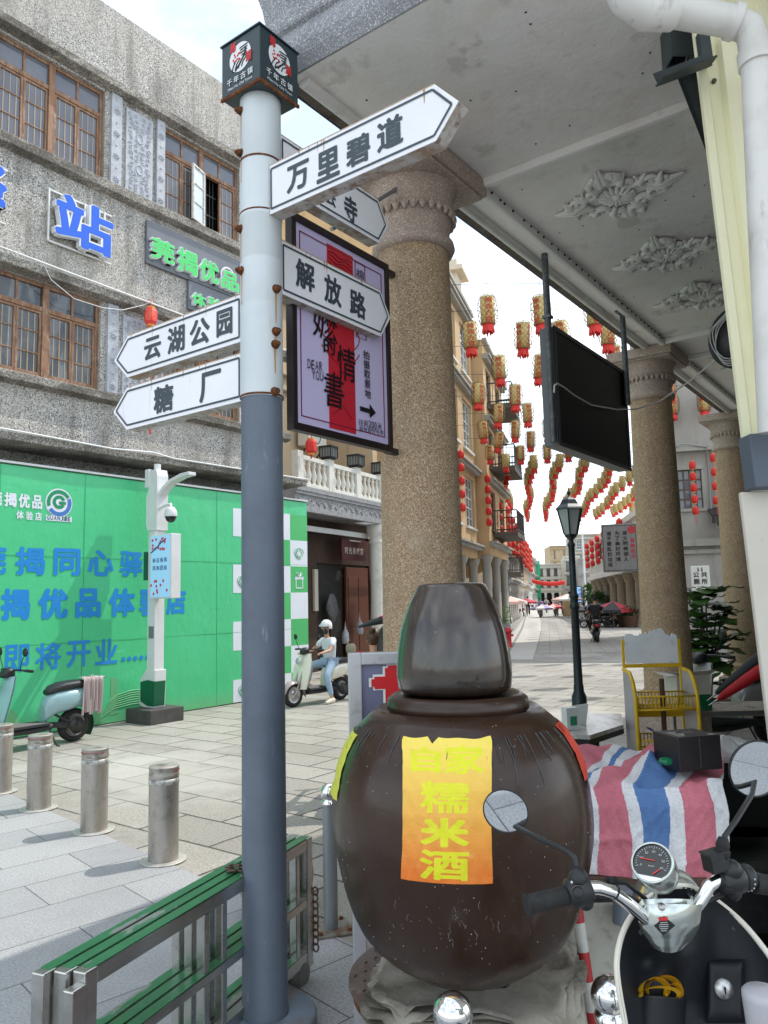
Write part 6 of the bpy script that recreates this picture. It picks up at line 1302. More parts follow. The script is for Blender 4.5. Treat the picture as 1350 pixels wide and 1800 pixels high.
def towel(mb,x0,x1,y0):
    def fn(u,v):
        x=x0+(x1-x0)*u; s_=v*.62-.16
        y=y0+(.03 if s_>0 else 0)+.02*math.sin(u*11+v*3); z=.82-(max(0,s_))*1.0-(.0 if s_>0 else 0)-.02*math.sin(u*9)
        if s_<0: y=y0+s_*.9; z=.825
        return (x+.05*v*(u-.5)+.03*v*v,y+.025*math.sin(u*16)*v,z)
    mb.grid(fn,18,20); 
for a,b in ((-.30,-.16),(-.18,-.05)): towel(tw,a,b,.15)
o=tw.build('striped_towel',mat('pink_grey_towel',S(188,172,168),.9,0,[('w',24,.4,.6,S(158,138,138),.7,(1,0,0))],('n',90,.4,.003))); o.matrix_world=Matrix.Translation((r0.x,r0.y,0))@Matrix.Rotation(R(233.4),4,'Z')@Matrix.Scale(.95,4)
tag(o,'striped pinkish grey towel hanging from the teal scooter rear rack','towel')
a=G(517,1243); b=G(598,1230); wd=math.degrees(math.atan2(a.y-b.y,a.x-b.x))
WSC=.90; WS=scooter('cream white scooter with a round headlight ridden by a helmeted woman',WPAINT,FENG,SEATB,(b.x,b.y,0),wd,None,WSC,False,True)
wheel_fix=None
# ---- people
def hand(J,E,w,d,up,side,s,r=.0075):
    # five fingers curled round a bar, thumb from the side of the palm
    w=Vector(w); d=Vector(d).normalized(); sd=Vector(side).normalized(); dn=Vector(up).normalized()*-1
    J[s+'palm']=(tuple(w+d*.05),(.026,.016)); E.append((s+'wr',s+'palm'))
    for i,(o,l) in enumerate(((-.027,.9),(-.009,1.),(.009,.96),(.027,.78))):
        a=w+d*.085+sd*o; b=a+d*.032*l+dn*.014; c=b+dn*.03*l-d*.012
        J[f'{s}f{i}a']=(tuple(a),r*1.1); J[f'{s}f{i}b']=(tuple(b),r); J[f'{s}f{i}c']=(tuple(c),r*.85); E+= [(s+'palm',f'{s}f{i}a'),(f'{s}f{i}a',f'{s}f{i}b'),(f'{s}f{i}b',f'{s}f{i}c')]
    a=w+d*.035-sd*.036; b=a+d*.02+dn*.022+sd*.004; J[s+'ta']=(tuple(a),r*1.25); J[s+'tb']=(tuple(b),r); E+= [(s+'palm',s+'ta'),(s+'ta',s+'tb')]
def seated(label,shirt,trousers,hairm,loc,deg,scale,helmet=None,planted=True,group=None,hair_long=False,turn=0,arms=True,shoe=None):
    t=thing('person',label,'person',loc,deg,group); t.scale=(scale,)*3
    hx=.16; hz=.83
    J={'pel':((hx,0,hz),(.13,.10)),'wst':((hx+.01,0,hz+.17),(.11,.085)),'chs':((hx+.04,0,hz+.36),(.135,.09)),'nk0':((hx+.06,0,hz+.50),(.055,.05)),'nk':((hx+.075,0,hz+.56),(.047,.045)),'hd0':((hx+.095,0,hz+.63),(.062,.068)),'hd1':((hx+.095,0,hz+.72),(.072,.085)),'hd2':((hx+.09,0,hz+.79),(.05,.06))}
    E=[('pel','wst'),('wst','chs'),('chs','nk0'),('nk0','nk'),('nk','hd0'),('hd0','hd1'),('hd1','hd2')]
    for s,y in (('l',1),('r',-1)):
        J[s+'sh']=((hx+.045,y*.16,hz+.44),.052); J[s+'el']=((hx+.24,y*.25,hz+.24),.036); J[s+'wr']=((hx+.50,y*.29,hz+.21),.024)
        E+= [('chs',s+'sh'),(s+'sh',s+'el'),(s+'el',s+'wr')]
        hand(J,E,J[s+'wr'][0],(1,.0,-.05),(0,0,1),(0,-y if s=='l' else -y,0),s)
        if y==1 and planted: kn,an,to=(hx+.30,.20,hz-.28),(hx+.20,.26,.09),(hx+.36,.28,.035)
        else: kn,an,to=(hx+.42,y*.15,hz-.06),(hx+.50,y*.14,.40),(hx+.66,y*.14,.345)
        J[s+'hp']=((hx+.03,y*.10,hz-.03),.085); J[s+'kn']=(kn,.055); J[s+'an']=(an,.036); J[s+'to']=(to,(.035,.026)); E+= [('pel',s+'hp'),(s+'hp',s+'kn'),(s+'kn',s+'an'),(s+'an',s+'to')]
    skin_mesh('body',J,E,'pel',SKINM,t,1)
    g=lambda k,d: (J[k][0],tuple(x+d for x in (J[k][1] if isinstance(J[k][1],tuple) else (J[k][1],)*2)))
    SJ={'pel':((hx,0,hz-.03),(.165,.14)),'wst':g('wst',.035),'chs':g('chs',.04),'nk0':((hx+.055,0,hz+.47),(.10,.085))}
    SE=[('pel','wst'),('wst','chs'),('chs','nk0')]
    for s,y in (('l',1),('r',-1)):
        SJ[s+'sh']=g(s+'sh',.026); SJ[s+'el']=((hx+.17,y*.225,hz+.30),.066); SE+= [('chs',s+'sh'),(s+'sh',s+'el')]
    skin_mesh('shirt',SJ,SE,'chs',shirt,t,1)
    TJ={'pel':((hx,0,hz-.01),(.145,.115))}; TE=[]
    for s in 'lr':
        TJ[s+'hp']=g(s+'hp',.022); TJ[s+'kn']=g(s+'kn',.026); a=Vector(J[s+'an'][0]); k=Vector(J[s+'kn'][0]); TJ[s+'an']=(tuple(a+(k-a)*.12),.052); TE+= [('pel',s+'hp'),(s+'hp',s+'kn'),(s+'kn',s+'an')]
    skin_mesh('trousers',TJ,TE,'pel',trousers,t,1)
    for s in 'lr':
        a=Vector(J[s+'an'][0]); o=Vector(J[s+'to'][0]); d=(o-a); d.z=0
        m=MB(); m.T=Matrix.Translation((a.x,a.y,o.z-.03))@Matrix.Rotation(math.atan2(d.y,d.x),4,'Z'); loft(m,[(-.07,0,.045,.03,.04),(-.03,0,.055,.045,.055),(.06,0,.05,.048,.05),(.16,0,.035,.05,.034),(.22,0,.028,.03,.024)],16); m.build('shoe',shoe or mat('pale_shoe',S(214,206,190),.6),t)
    hc=Vector((hx+.098,0,hz+.70))
    T3=Matrix.Rotation(R(turn),3,'Z')
    m=MB()
    m.sph(hc+Vector((-.012,0,.03)),.098,20,(1.08,.86,1.0)) if not helmet else None
    if not helmet:
        m.v=[v for v in m.v]
        if hair_long: loft(m,[(hx+.03,0,hz+.70,.07,.08),(hx-.0,0,hz+.6,.085,.1),(hx-.03,0,hz+.45,.08,.1)],16)
        else: m.sph(hc+Vector((-.09,0,.10)),.042,12)
        m.build('hair',hairm,t)
    else:
        m=MB(); m.lathe([(.0,.145),(.05,.138),(.09,.11),(.118,.065),(.127,.01),(.124,-.05),(.117,-.055),(.116,0)],28,hc+Vector((-.015,0,.03))); hm=m.build('helmet',helmet,t)
        for v in hm.data.vertices:
            r=v.co-(hc+Vector((-.015,0,.03)))
            if r.x>.03 and r.z<.02: v.co.z=hc.z+.03+max(r.z,.0+.25*max(0,.06-r.x))
        m=MB(); m.grid(lambda u,v:(hc.x-.015+(.13+.05*v)*math.cos(R(-62+124*u)),(.128+.02*v)*math.sin(R(-62+124*u)),hc.z+.085-.05*v),14,4); m.grid(lambda u,v:(hc.x-.017+(.13+.05*v)*math.cos(R(-62+124*u)),-(.128+.02*v)*math.sin(R(-62+124*u)),hc.z+.083-.05*v),14,4); m.build('visor',mat('clear_visor',(.55,.58,.6),.1,0,alpha=.6),hm)
        m=MB(); loft(m,[(hx+.02,0,hz+.66,.07,.06),(hx+.0,0,hz+.58,.07,.07),(hx-.01,0,hz+.52,.05,.05)],14); m.build('hair',hairm,t)
    m=MB(); fx=hc.x+.075
    m.sph((fx+.008,0,hc.z-.012),.014,8,(1,.7,1.5))
    f=m.build('nose',SKINM,t)
    m=MB()
    for y in (.03,-.03): m.sph((fx-.003,y,hc.z+.018),.009,8,(.5,1.2,.7))
    m.build('eyes',DARK,t); m=MB(); m.sph((fx-.003,0,hc.z-.05),.016,8,(.4,1.2,.35)); m.build('mouth',mat('lip',S(168,92,88),.5),t)
    for y in (1,-1): m=MB(); m.sph((hc.x-.01,y*.077,hc.z),.022,8,(.7,.35,1.2)); m.build('ear',SKINM,t)
    return t
WT=mat('white_tshirt',S(216,220,226),.85,0,[('n',7,.45,.65,S(190,196,206),.5)],('n',9,.5,.02)); JEAN=mat('light_blue_jeans',S(160,184,206),.85,0,[('n',8,.45,.7,S(132,160,188),.6)],('n',14,.4,.01)); BLK=mat('black_cloth',(.014,.014,.016),.85,0,[('n',9,.5,.7,(.03,.03,.032),.5)],('n',12,.3,.01)); BRH=mat('brown_hair',S(84,58,40),.5,0,[('n',50,.4,.7,S(50,34,24),.7,(1,1,.15))])
RD=seated('woman in white helmet, white T-shirt and pale jeans sitting on the cream scooter',WT,JEAN,HAIRM,(b.x+.11*math.cos(R(wd)),b.y+.11*math.sin(R(wd)),0),wd,.80,mat('white_helmet',S(232,233,234),.2,coat=.6))
m=MB(); m.sph((.20,.0,.0),.075,14,(.35,1,1)); o=m.build('black_headphones',BLACKP); o.matrix_world=Matrix.Translation((b.x,b.y,0))@Matrix.Rotation(R(wd),4,'Z')@Matrix.Translation((.28,.10,1.17))@Matrix.Scale(.7,4); tag(o,'round black fan held at the chin of the woman in the white helmet','hand fan')
# two people behind the advertising board, seated on a parked scooter, seen from behind
q=AT(665,1120,6.6)
PKS=scooter('dark scooter behind the advertising board carrying two seated people',BPAINT,BPAINT,SEATB,(q.x,q.y,0),78,'dark parked scooters',.9,False)
q=AT(652,1120,6.62); seated('person with brown hair tied in a bun, seated behind the advertising board',BLK,BLK,BRH,(q.x-.03,q.y,0),75,.86,None,False)
q=AT(676,1120,6.24); seated('person with long black hair behind the advertising board, nearest the tan column',BLK,BLK,HAIRM,(q.x-.03,q.y,0),75,.88,None,False,None,True)
u=thing('folded_parasol','black folded parasol edge sticking out above the two heads behind the board','parasol',AT(655,1094,7.1)); m=MB(); m.tube([(-.13,0,-.04),(0,0,0),(.15,0,.03),(.4,0,.07)],[.01,.03,.04,.03],8); m.build('cloth',mat('black_umbrella_cloth',(0,0,0)),u); m=MB(); m.tube([(.06,-.02,.05),(.2,-.02,.075),(.4,-.02,.11)],.008,6); m.build('pink_edge',mat('pink_trim',S(226,120,160),.6),u)
# parked motorbike by the plant
q=G(1222,1262); scooter('grey scooter parked under the broad-leaved plant between the columns',GPAINT,BPAINT,SEATB,(q.x+.1,8.7,0),200,'dark parked scooters',1.0)
# street traffic far away
q=G(1050,1129); FARS=scooter('dark scooter driving away down the street, nearest of the far traffic',BPAINT,BPAINT,SEATB,(q.x,q.y,0),79,'scooters down the street',1.)
FARP=seated('man in black on the dark scooter driving away, seen from behind',BLK,BLK,HAIRM,(q.x,q.y,0),79,1.0,None,False,'riders down the street')
far=[((1023,1095),'pale grey scooter parked under the black awning on the right of the street',GPAINT,250,False,None),((951,1085),'silver scooter coming towards the viewer under a purple rain cover',GPAINT,255,True,'rider under a purple rain cover coming down the street'),
 ((980,1083),'silver scooter with a rider in grey, right of the purple-covered one',GPAINT,250,True,'rider in a pale shirt, middle of the far street'),((990,1081),'dark red scooter beside the wooden sign in the far street',RPAINT,75,True,'rider in dark clothes beside the far wooden post'),((961,1077),'small white scooter behind the purple-covered rider',WPAINT,258,True,'small rider far behind the purple rain cover'),
 ((905,1087),'black scooter first of the row parked at the left kerb',BPAINT,200,False,None),((911,1086),'black scooter second of the row parked at the left kerb',BPAINT,205,False,None),((917,1084),'red scooter third of the row parked at the left kerb',RPAINT,200,False,None),((935,1074),'dark scooter parked far down the left kerb',BPAINT,200,False,None),((1035,1098),'dark scooter parked beside the pale grey one on the right',BPAINT,255,False,None),((1068,1103),'black scooter under the red parasol on the right',BPAINT,170,False,None),((1080,1101),'white scooter under the red parasol by the far arcade',WPAINT,160,False,None)]
PURP=mat('purple_rain_cape',S(150,130,180),.5); GREYS=mat('grey_shirt',S(176,172,170),.8)
protos={}
for (px_,py_),lb_,pm_,dg_,rid,rl in far:
    q=G(px_,py_)
    if pm_.name in protos: s_=dup(protos[pm_.name],(q.x,q.y,0),dg_,lb_,'scooters down the street')
    else: s_=protos[pm_.name]=scooter(lb_,pm_,pm_,SEATB,(q.x,q.y,0),dg_,'scooters down the street',1.0)
    if rid:
        sh=PURP if 'purple rain cover co' in rl else GREYS if 'pale' in rl or 'small' in rl else BLK
        k='p'+sh.name
        if k in protos: dup(protos[k],(q.x,q.y,0),dg_,rl,'riders down the street')
        else: protos[k]=seated(rl,sh,BLK,HAIRM,(q.x,q.y,0),dg_,1.0,None,False,'riders down the street')
def standing(label,px,py,shirt,tr,deg):
    q=G(px,py); t=thing('person',label,'person',(q.x,q.y,0),deg,'people walking down the street')
    J={'pel':((0,0,.95),(.13,.1)),'wst':((0,0,1.12),(.12,.09)),'chs':((0,0,1.33),(.15,.1)),'nk':((0,0,1.5),.05),'hd0':((.02,0,1.57),.07),'hd1':((.02,0,1.67),.085),'hd2':((.01,0,1.74),.05)}; E=[('pel','wst'),('wst','chs'),('chs','nk'),('nk','hd0'),('hd0','hd1'),('hd1','hd2')]
    for s,y in (('l',1),('r',-1)):
        J.update({s+'sh':((0,y*.18,1.43),.055),s+'el':((-.03,y*.24,1.15),.04),s+'wr':((.05,y*.25,.92),.028),s+'hp':((0,y*.1,.9),.09),s+'kn':((.06*y,y*.1,.5),.06),s+'an':((-.06*y if y<0 else .1,y*.1,.08),.04),s+'to':((.08 if y<0 else .24,y*.11,.03),.035)}); E+= [('chs',s+'sh'),(s+'sh',s+'el'),(s+'el',s+'wr'),('pel',s+'hp'),(s+'hp',s+'kn'),(s+'kn',s+'an'),(s+'an',s+'to')]
        hand(J,E,J[s+'wr'][0],(.1,0,-1),(-1,0,0),(1,0,0),s)
    skin_mesh('body',J,E,'pel',SKINM,t,1)
    c=lambda k,d:(J[k][0],tuple(x+d for x in (J[k][1] if isinstance(J[k][1],tuple) else (J[k][1],)*2)))
    skin_mesh('shirt',{**{k:c(k,.035) for k in ('pel','wst','chs','lsh','rsh')},'le':((0,.22,1.25),.058),'re':((0,-.22,1.25),.058)},[('pel','wst'),('wst','chs'),('chs','lsh'),('chs','rsh'),('lsh','le'),('rsh','re')],'chs',shirt,t)
    skin_mesh('trousers',{k:c(k,.02) for k in ('pel','lhp','rhp','lkn','rkn','lan','ran')},[('pel','lhp'),('pel','rhp'),('lhp','lkn'),('rhp','rkn'),('lkn','lan'),('rkn','ran')],'pel',tr,t)
    m=MB(); m.sph((0,0,1.69),.1,14,(1,.9,1)); m.build('hair',HAIRM,t); return t
standing('pedestrian in black walking along the left side of the far street',929,1082,BLK,BLK,80)
# ================================================================ balcony shop house beyond the hoarding
TANW=mat('tan_render_wall',S(186,164,134),.85,0,[('n',.8,.45,.7,S(160,138,110),.6),('n',3,.55,.75,S(130,112,92),.45,(1,1,.25))],('n',20,.2,.008))
ORW=mat('orange_render_wall',S(200,168,126),.85,0,[('n',.6,.45,.7,S(176,144,106),.6),('n',3,.54,.74,S(126,108,86),.5,(1,1,.2))],('n',20,.15,.008))
GRW=mat('grey_render_wall',S(164,160,153),.85,0,[('n',.6,.45,.7,S(134,130,124),.6),('n',3,.52,.72,S(100,95,88),.5,(1,1,.2))],('n',20,.15,.008))
CRW=mat('cream_render_wall',S(206,198,182),.85,0,[('n',.6,.45,.7,S(184,174,156),.6),('n',3,.58,.78,S(130,122,110),.4,(1,1,.25))],('n',20,.15,.008))
OFFW=mat('off_white_balustrade',S(216,214,206),.75,0,[('n',4,.5,.72,S(170,166,156),.6)],('n',30,.2,.004))
GREYF=mat('grey_carved_frieze',S(150,150,152),.8,0,[('n',9,.45,.65,S(110,110,112),.6)],('n',20,.3,.01))
DOORW=mat('red_brown_door_wood',S(92,50,30),.55,0,[('n',14,.4,.7,S(78,42,28),.8,(1,1,.15))])
BB=Fr((-1.80,16.5,0),63); bb=thing('balcony_shophouse','tan shop house with a white balustraded balcony over dark wooden doors','building',BB.o,63)
BL=3.72
m=MB(); m.add([(-.3,1.6,3.7),(BL+.3,1.6,3.7),(BL+.3,1.6,10.6),(-.3,1.6,10.6)],[(0,1,2,3)]); m.box(-.3,BL+2.3,1.62,6,3.96,10.6); m.box(BL+.05,BL+.3,.2,1.6,4.2,10.6); m.build('wall',TANW,bb)
m=MB()
for z in (6.9,7.3,9.2): m.box(-.3,BL+.05,1.45,1.6,z,z+.12)
m.build('string_course',TANW,bb)
m=MB(); m.box(-.3,BL+.25,.001,2.2,3.74,4.12); m.box(BL+.26,BL+2.3,.9,2.2,3.74,4.12); m.box(-.3,BL+.3,-.12,.0,4.06,4.16); m.box(-.3,BL+.27,-.06,0,3.62,4.06); m.box(-.3,BL+.3,-.1,-.061,3.62,3.72); m.box(-.3,BL+.3,-.1,-.061,3.99,4.055); fz_=m.build('balcony_slab',GREYF,bb)
m=MB(); 
for k in range(14): m.tube([(x,-.065,3.85+.06*math.sin(x*22+k)) for x in np.linspace(-.2+.31*k,.06+.31*k,8)],.016,5); m.sph((-.05+.31*k,-.065,3.86),.035,6,(1,.4,1))
m.build('frieze_scroll',GREYF,fz_)
m=MB(); m.box(-.2,BL+.2,-.06,.06,4.76,4.86); m.box(-.2,BL+.2,-.07,.07,4.17,4.25)
m.build('handrail',OFFW,bb,.01)
for i,x in enumerate((-.1,1.2,2.5,3.77)):
    m=MB(); m.box(x-.11,x+.11,-.085,.085,4.165,4.93); m.build('balcony_pier',OFFW,bb,.01)
bal=MB(); bal.lathe([(.05,4.25),(.055,4.28),(.03,4.31),(.062,4.40),(.066,4.46),(.035,4.58),(.03,4.64),(.052,4.68),(.03,4.71),(.055,4.75),(.055,4.762)],10)
b0=None
for a_,c_ in ((-.1,1.2),(1.2,2.5),(2.5,3.77)):
    for k in range(5):
        x=a_+.11+(c_-a_-.22)*(k+.5)/5
        if b0 is None: b0=bal.build('baluster',OFFW,bb); b0.location=(x,0,0)
        else: o=b0.copy(); COL.objects.link(o); o.location=(x,0,0)
m=MB(); m.lathe([(.24,0),(.24,.3),(.19,.34),(.18,.4),(.165,3.1),(.17,3.12),(.2,3.16),(.17,3.2),(.17,3.28),(.21,3.33),(.235,3.42),(.25,3.46),(.25,3.62)],28,(BL,.12,0)); m.build('porch_column',OFFW,bb)
m=MB(); m.lathe([(.24,0),(.24,.3),(.19,.34),(.18,.4),(.165,3.1),(.2,3.16),(.17,3.2),(.21,3.33),(.25,3.46),(.25,3.62)],28,(-.1,.12,0)); m.build('porch_column',OFFW,bb)
TS_=Matrix.Translation((1.55,-1.12,0)); WS_=BB.M@TS_
m=MB(); m.T=TS_; m.box(-1.8,BL+2.3,2.2,2.25,0,3.70); m.box(-1.6,.55,2.05,2.2,0,3.3); m.box(3.35,3.6,2.1,2.2,0,3.4); m.box(.55,3.35,2.1,2.2,2.62,3.3); sf=m.build('shopfront',mat('brown_shopfront',S(66,44,31),.7,0,[('n',4,.45,.7,S(44,29,21),.7)]),bb)
m=MB(); m.T=TS_; m.box(.55,1.9,2.16,2.2,0,2.62); m.build('dark_opening',DARK,sf)
m=MB(); m.T=TS_; m.box(2.0,3.2,2.06,2.12,.05,2.55); 
for z0_,z1_ in ((.2,.85),(1.0,2.3)):
    for x0_,x1_ in ((2.1,2.58),(2.64,3.1)): m.box(x0_,x1_,2.045,2.059,z0_,z1_)
m.build('carved_door',DOORW,sf,.008)
m=MB(); m.T=TS_; m.box(-1.6,BL+.2,1.5,1.55,3.28,3.4); m.build('conduit',WHITE,sf)
pq=thing('shop_plaque','dark red wooden plaque with pale characters over the shop door','sign',BB.wld(3.4,.63,2.95),63)
m=MB(); m.box(-.62,.62,-.03,.04,-.24,.28); m.build('board',mat('dark_red_board',S(74,26,26),.5),pq,.01); m=MB()
for i,t in enumerate('时光美时店'): m.text(t,-.48+.2*i,-.09,-.33+.2*i,.09,-.034,0,.02)
m.build('characters',mat('plaque_pale',S(196,186,176),.5),pq); m=MB(); m.box(-.25,.3,-.06,-.03,.24,.27); m.build('tube_light',mat('tube_white',S(220,220,214),.4),pq)
for i,(x,z,w_,h,c_) in enumerate(((.42,1.95,.16,1.0,S(190,184,170)),(3.42,1.95,.16,.9,S(190,184,170)),)):
    m=MB(); m.box(x-w_/2,x+w_/2,1.98,2.04,z-h/2,z+h/2); o=m.build('couplet_board',mat('couplet_pale',c_,.6)); o.matrix_world=WS_; tag(o,('pale vertical couplet board left of the shop doorway','pale vertical couplet board right of the shop doorway')[i],'board')
m=MB()
crumple(m,(1.12,1.98,1.5),.3,(.95,.4,1.25),11,30)
o=m.build('wrapped_goods',mat('grey_plastic_wrap',S(72,72,76),.3,0,[('n',5,.45,.65,S(90,92,94),.7)],('n',9,.6,.03))); o.matrix_world=WS_; tag(o,'bundle wrapped in pale plastic hanging in the dark shop doorway','bundle')
for i,(x,z) in enumerate(((1.55,.75),(2.3,.95))):
    m=MB(); m.lathe([(.012,.3),(.03,.22),(.085,.12),(.1,-.05),(.08,-.14),(0,-.15)],10,(x,1.85,z)); m.tube([(x-.03,1.85,z+.2),(x,1.85,z+.42),(x+.03,1.85,z+.2)],.008,5); o=m.build('hanging_bag',mat('white_plastic_bag',S(176,178,184),.4,0,[('n',14,.45,.65,S(130,132,138),.6)],('n',14,.6,.02))); o.matrix_world=WS_; tag(o,('larger white plastic bag hanging beside the rider in the shop doorway','smaller white plastic bag hanging on the carved door')[i],'plastic bag')
m=MB(); m.lathe([(.12,0),(.15,.4),(0,.42)],10,(1.7,1.6,0)); o=m.build('red_bucket',mat('red_bucket',S(190,30,40),.4)); o.matrix_world=WS_; tag(o,'red plastic bucket on the ground in front of the shop','bucket')
m=MB(); m.box(3.6,4.25,2.0,2.06,1.3,2.9); o=m.build('price_list',mat('white_notice',S(200,196,190),.6,0,[('w',12,.55,.7,S(130,126,122),.5,(0,0,1))])); o.matrix_world=WS_; tag(o,'tall pale notice sheet on the shop wall beside the white porch column','notice')
pier_l=[]
for i,(x,lb_) in enumerate(((1.2,'black box lantern on the balcony pier nearest the signpost'),(2.5,'black box lantern on the middle balcony pier'),(3.77,'black box lantern on the balcony pier beside the tan column'))):
    t=thing('pier_lantern',lb_,'lantern',BB.wld(x,0,4.935),63,'black box lanterns on the balcony'); m=MB(); m.box(-.13,.13,-.13,.13,0,.03); m.box(-.16,.16,-.16,.16,.03,.05); m.box(-.17,.17,-.17,.17,.27,.31)
    for a_ in (-.15,.15):
        for c_ in (-.15,.15): m.box(a_-.012,a_+.012,c_-.012,c_+.012,.05,.27)
    for a_ in (-.075,0,.075):
        for s_ in (-.152,.152): m.box(a_-.006,a_+.006,s_-.004,s_+.004,.05,.27); m.box(s_-.004,s_+.004,a_-.006,a_+.006,.05,.27)
    m.build('lantern_frame',BLACKP,t); m=MB(); m.box(-.145,.145,-.145,.145,.05,.27); m.build('glass',mat('lantern_glass_grey',S(120,124,122),.3),t)
t=thing('round_lantern','red lantern at the left end of the white balcony','lantern',BB.wld(-.02,-.3,5.0)); m=MB(); small_lantern_mesh(m,.12,.3); m.build('lantern_body',[RED,mat('orange_ring',(0,0,0))],t); m=MB(); m.tube([(0,0,.16),(0,0,.5),(0,.3,.6)],.008,5); m.tube([(0,0,-.16),(0,0,-.26)],.02,6); m.build('cord',RED,t)
ac=thing('air_conditioner','white air conditioner unit on the tan wall above the balcony','air conditioner',BB.wld(2.6,1.35,5.6),63); m=MB(); m.box(-.42,.42,-.2,.14,0,.55); m.build('case',mat('aged_white_case',S(206,202,192),.5),ac,.01); m=MB(); m.lathe([(.2,0),(.22,0),(.22,.01)],20,(-.1,-.205,.28),axis=(0,-1,0)); m.bar((-.35,-.1,-.02),(-.35,.16,-.3),.03); m.bar((.35,-.1,-.02),(.35,.16,-.3),.03); m.build('bracket',DKMETAL,ac)
# ================================================================ lamp posts
def lamp_mesh(t,h=2.85):
    m=MB(); m.lathe([(.11,0),(.11,.05),(.09,.08),(.085,.5),(.06,.56),(.058,.62),(.052,.64),(.048,.9),(.046,h-1.35),(.058,h-1.34),(.058,h-1.3),(.046,h-1.28),(.046,h-1.22),(.055,h-1.21),(.055,h-1.18),(.04,h-1.16),(.037,h-.62),(.045,h-.6),(.045,h-.58),(.03,h-.56),(.025,h-.53)],20); m.build('post',LAMPB,t)
    m=MB(); m.lathe([(.02,h-.54),(.07,h-.5),(.085,h-.47)],6,smooth=False); m.lathe([(.18,h-.17),(.165,h-.15),(.12,h-.11),(.09,h-.055),(.055,h-.03),(.03,h-.02),(.012,h-.0),(.02,h+.02),(.025,h+.04),(.012,h+.06),(0,h+.1)],6,smooth=False); m.lathe([(0,h-.172),(.18,h-.17)],6,smooth=False)
    for k in range(6):
        a=2*PI*k/6; m.bar((.083*math.cos(a),.083*math.sin(a),h-.47),(.155*math.cos(a),.155*math.sin(a),h-.17),.012)
    m.build('lantern_cage',LAMPB,t)
    m=MB(); m.lathe([(.078,h-.468),(.148,h-.172)],6,smooth=False); m.build('lamp_glass',mat('frosted_lamp_glass',S(150,158,158),.35,0,[('n',5,.4,.7,S(176,182,180),.6)]),t)
LAMPB=mat('dark_green_black_iron',S(34,44,48),.4,.2,[('n',20,.5,.7,S(50,60,64),.5)])
lmp=[((1022,1302),'black street lamp standing beyond the marble table, nearest of all the lamps',0),((546,1178),'black street lamp beside the checkered end of the green hoarding',0),((841,1096),'black street lamp rising from behind the jar in front of the orange building',0),((897,1107),'black street lamp by the bush and red post on the left of the street',0),((1211,1110),'black street lamp beside the public toilet sign at the right',0)]
L0=None
for i,(p,lb_,_) in enumerate(lmp):
    q=G(*p)
    if L0 is None: L0=thing('street_lamp',lb_,'street lamp',q,10,'black street lamps'); lamp_mesh(L0)
    else: dup(L0,q,10+7*i,lb_)
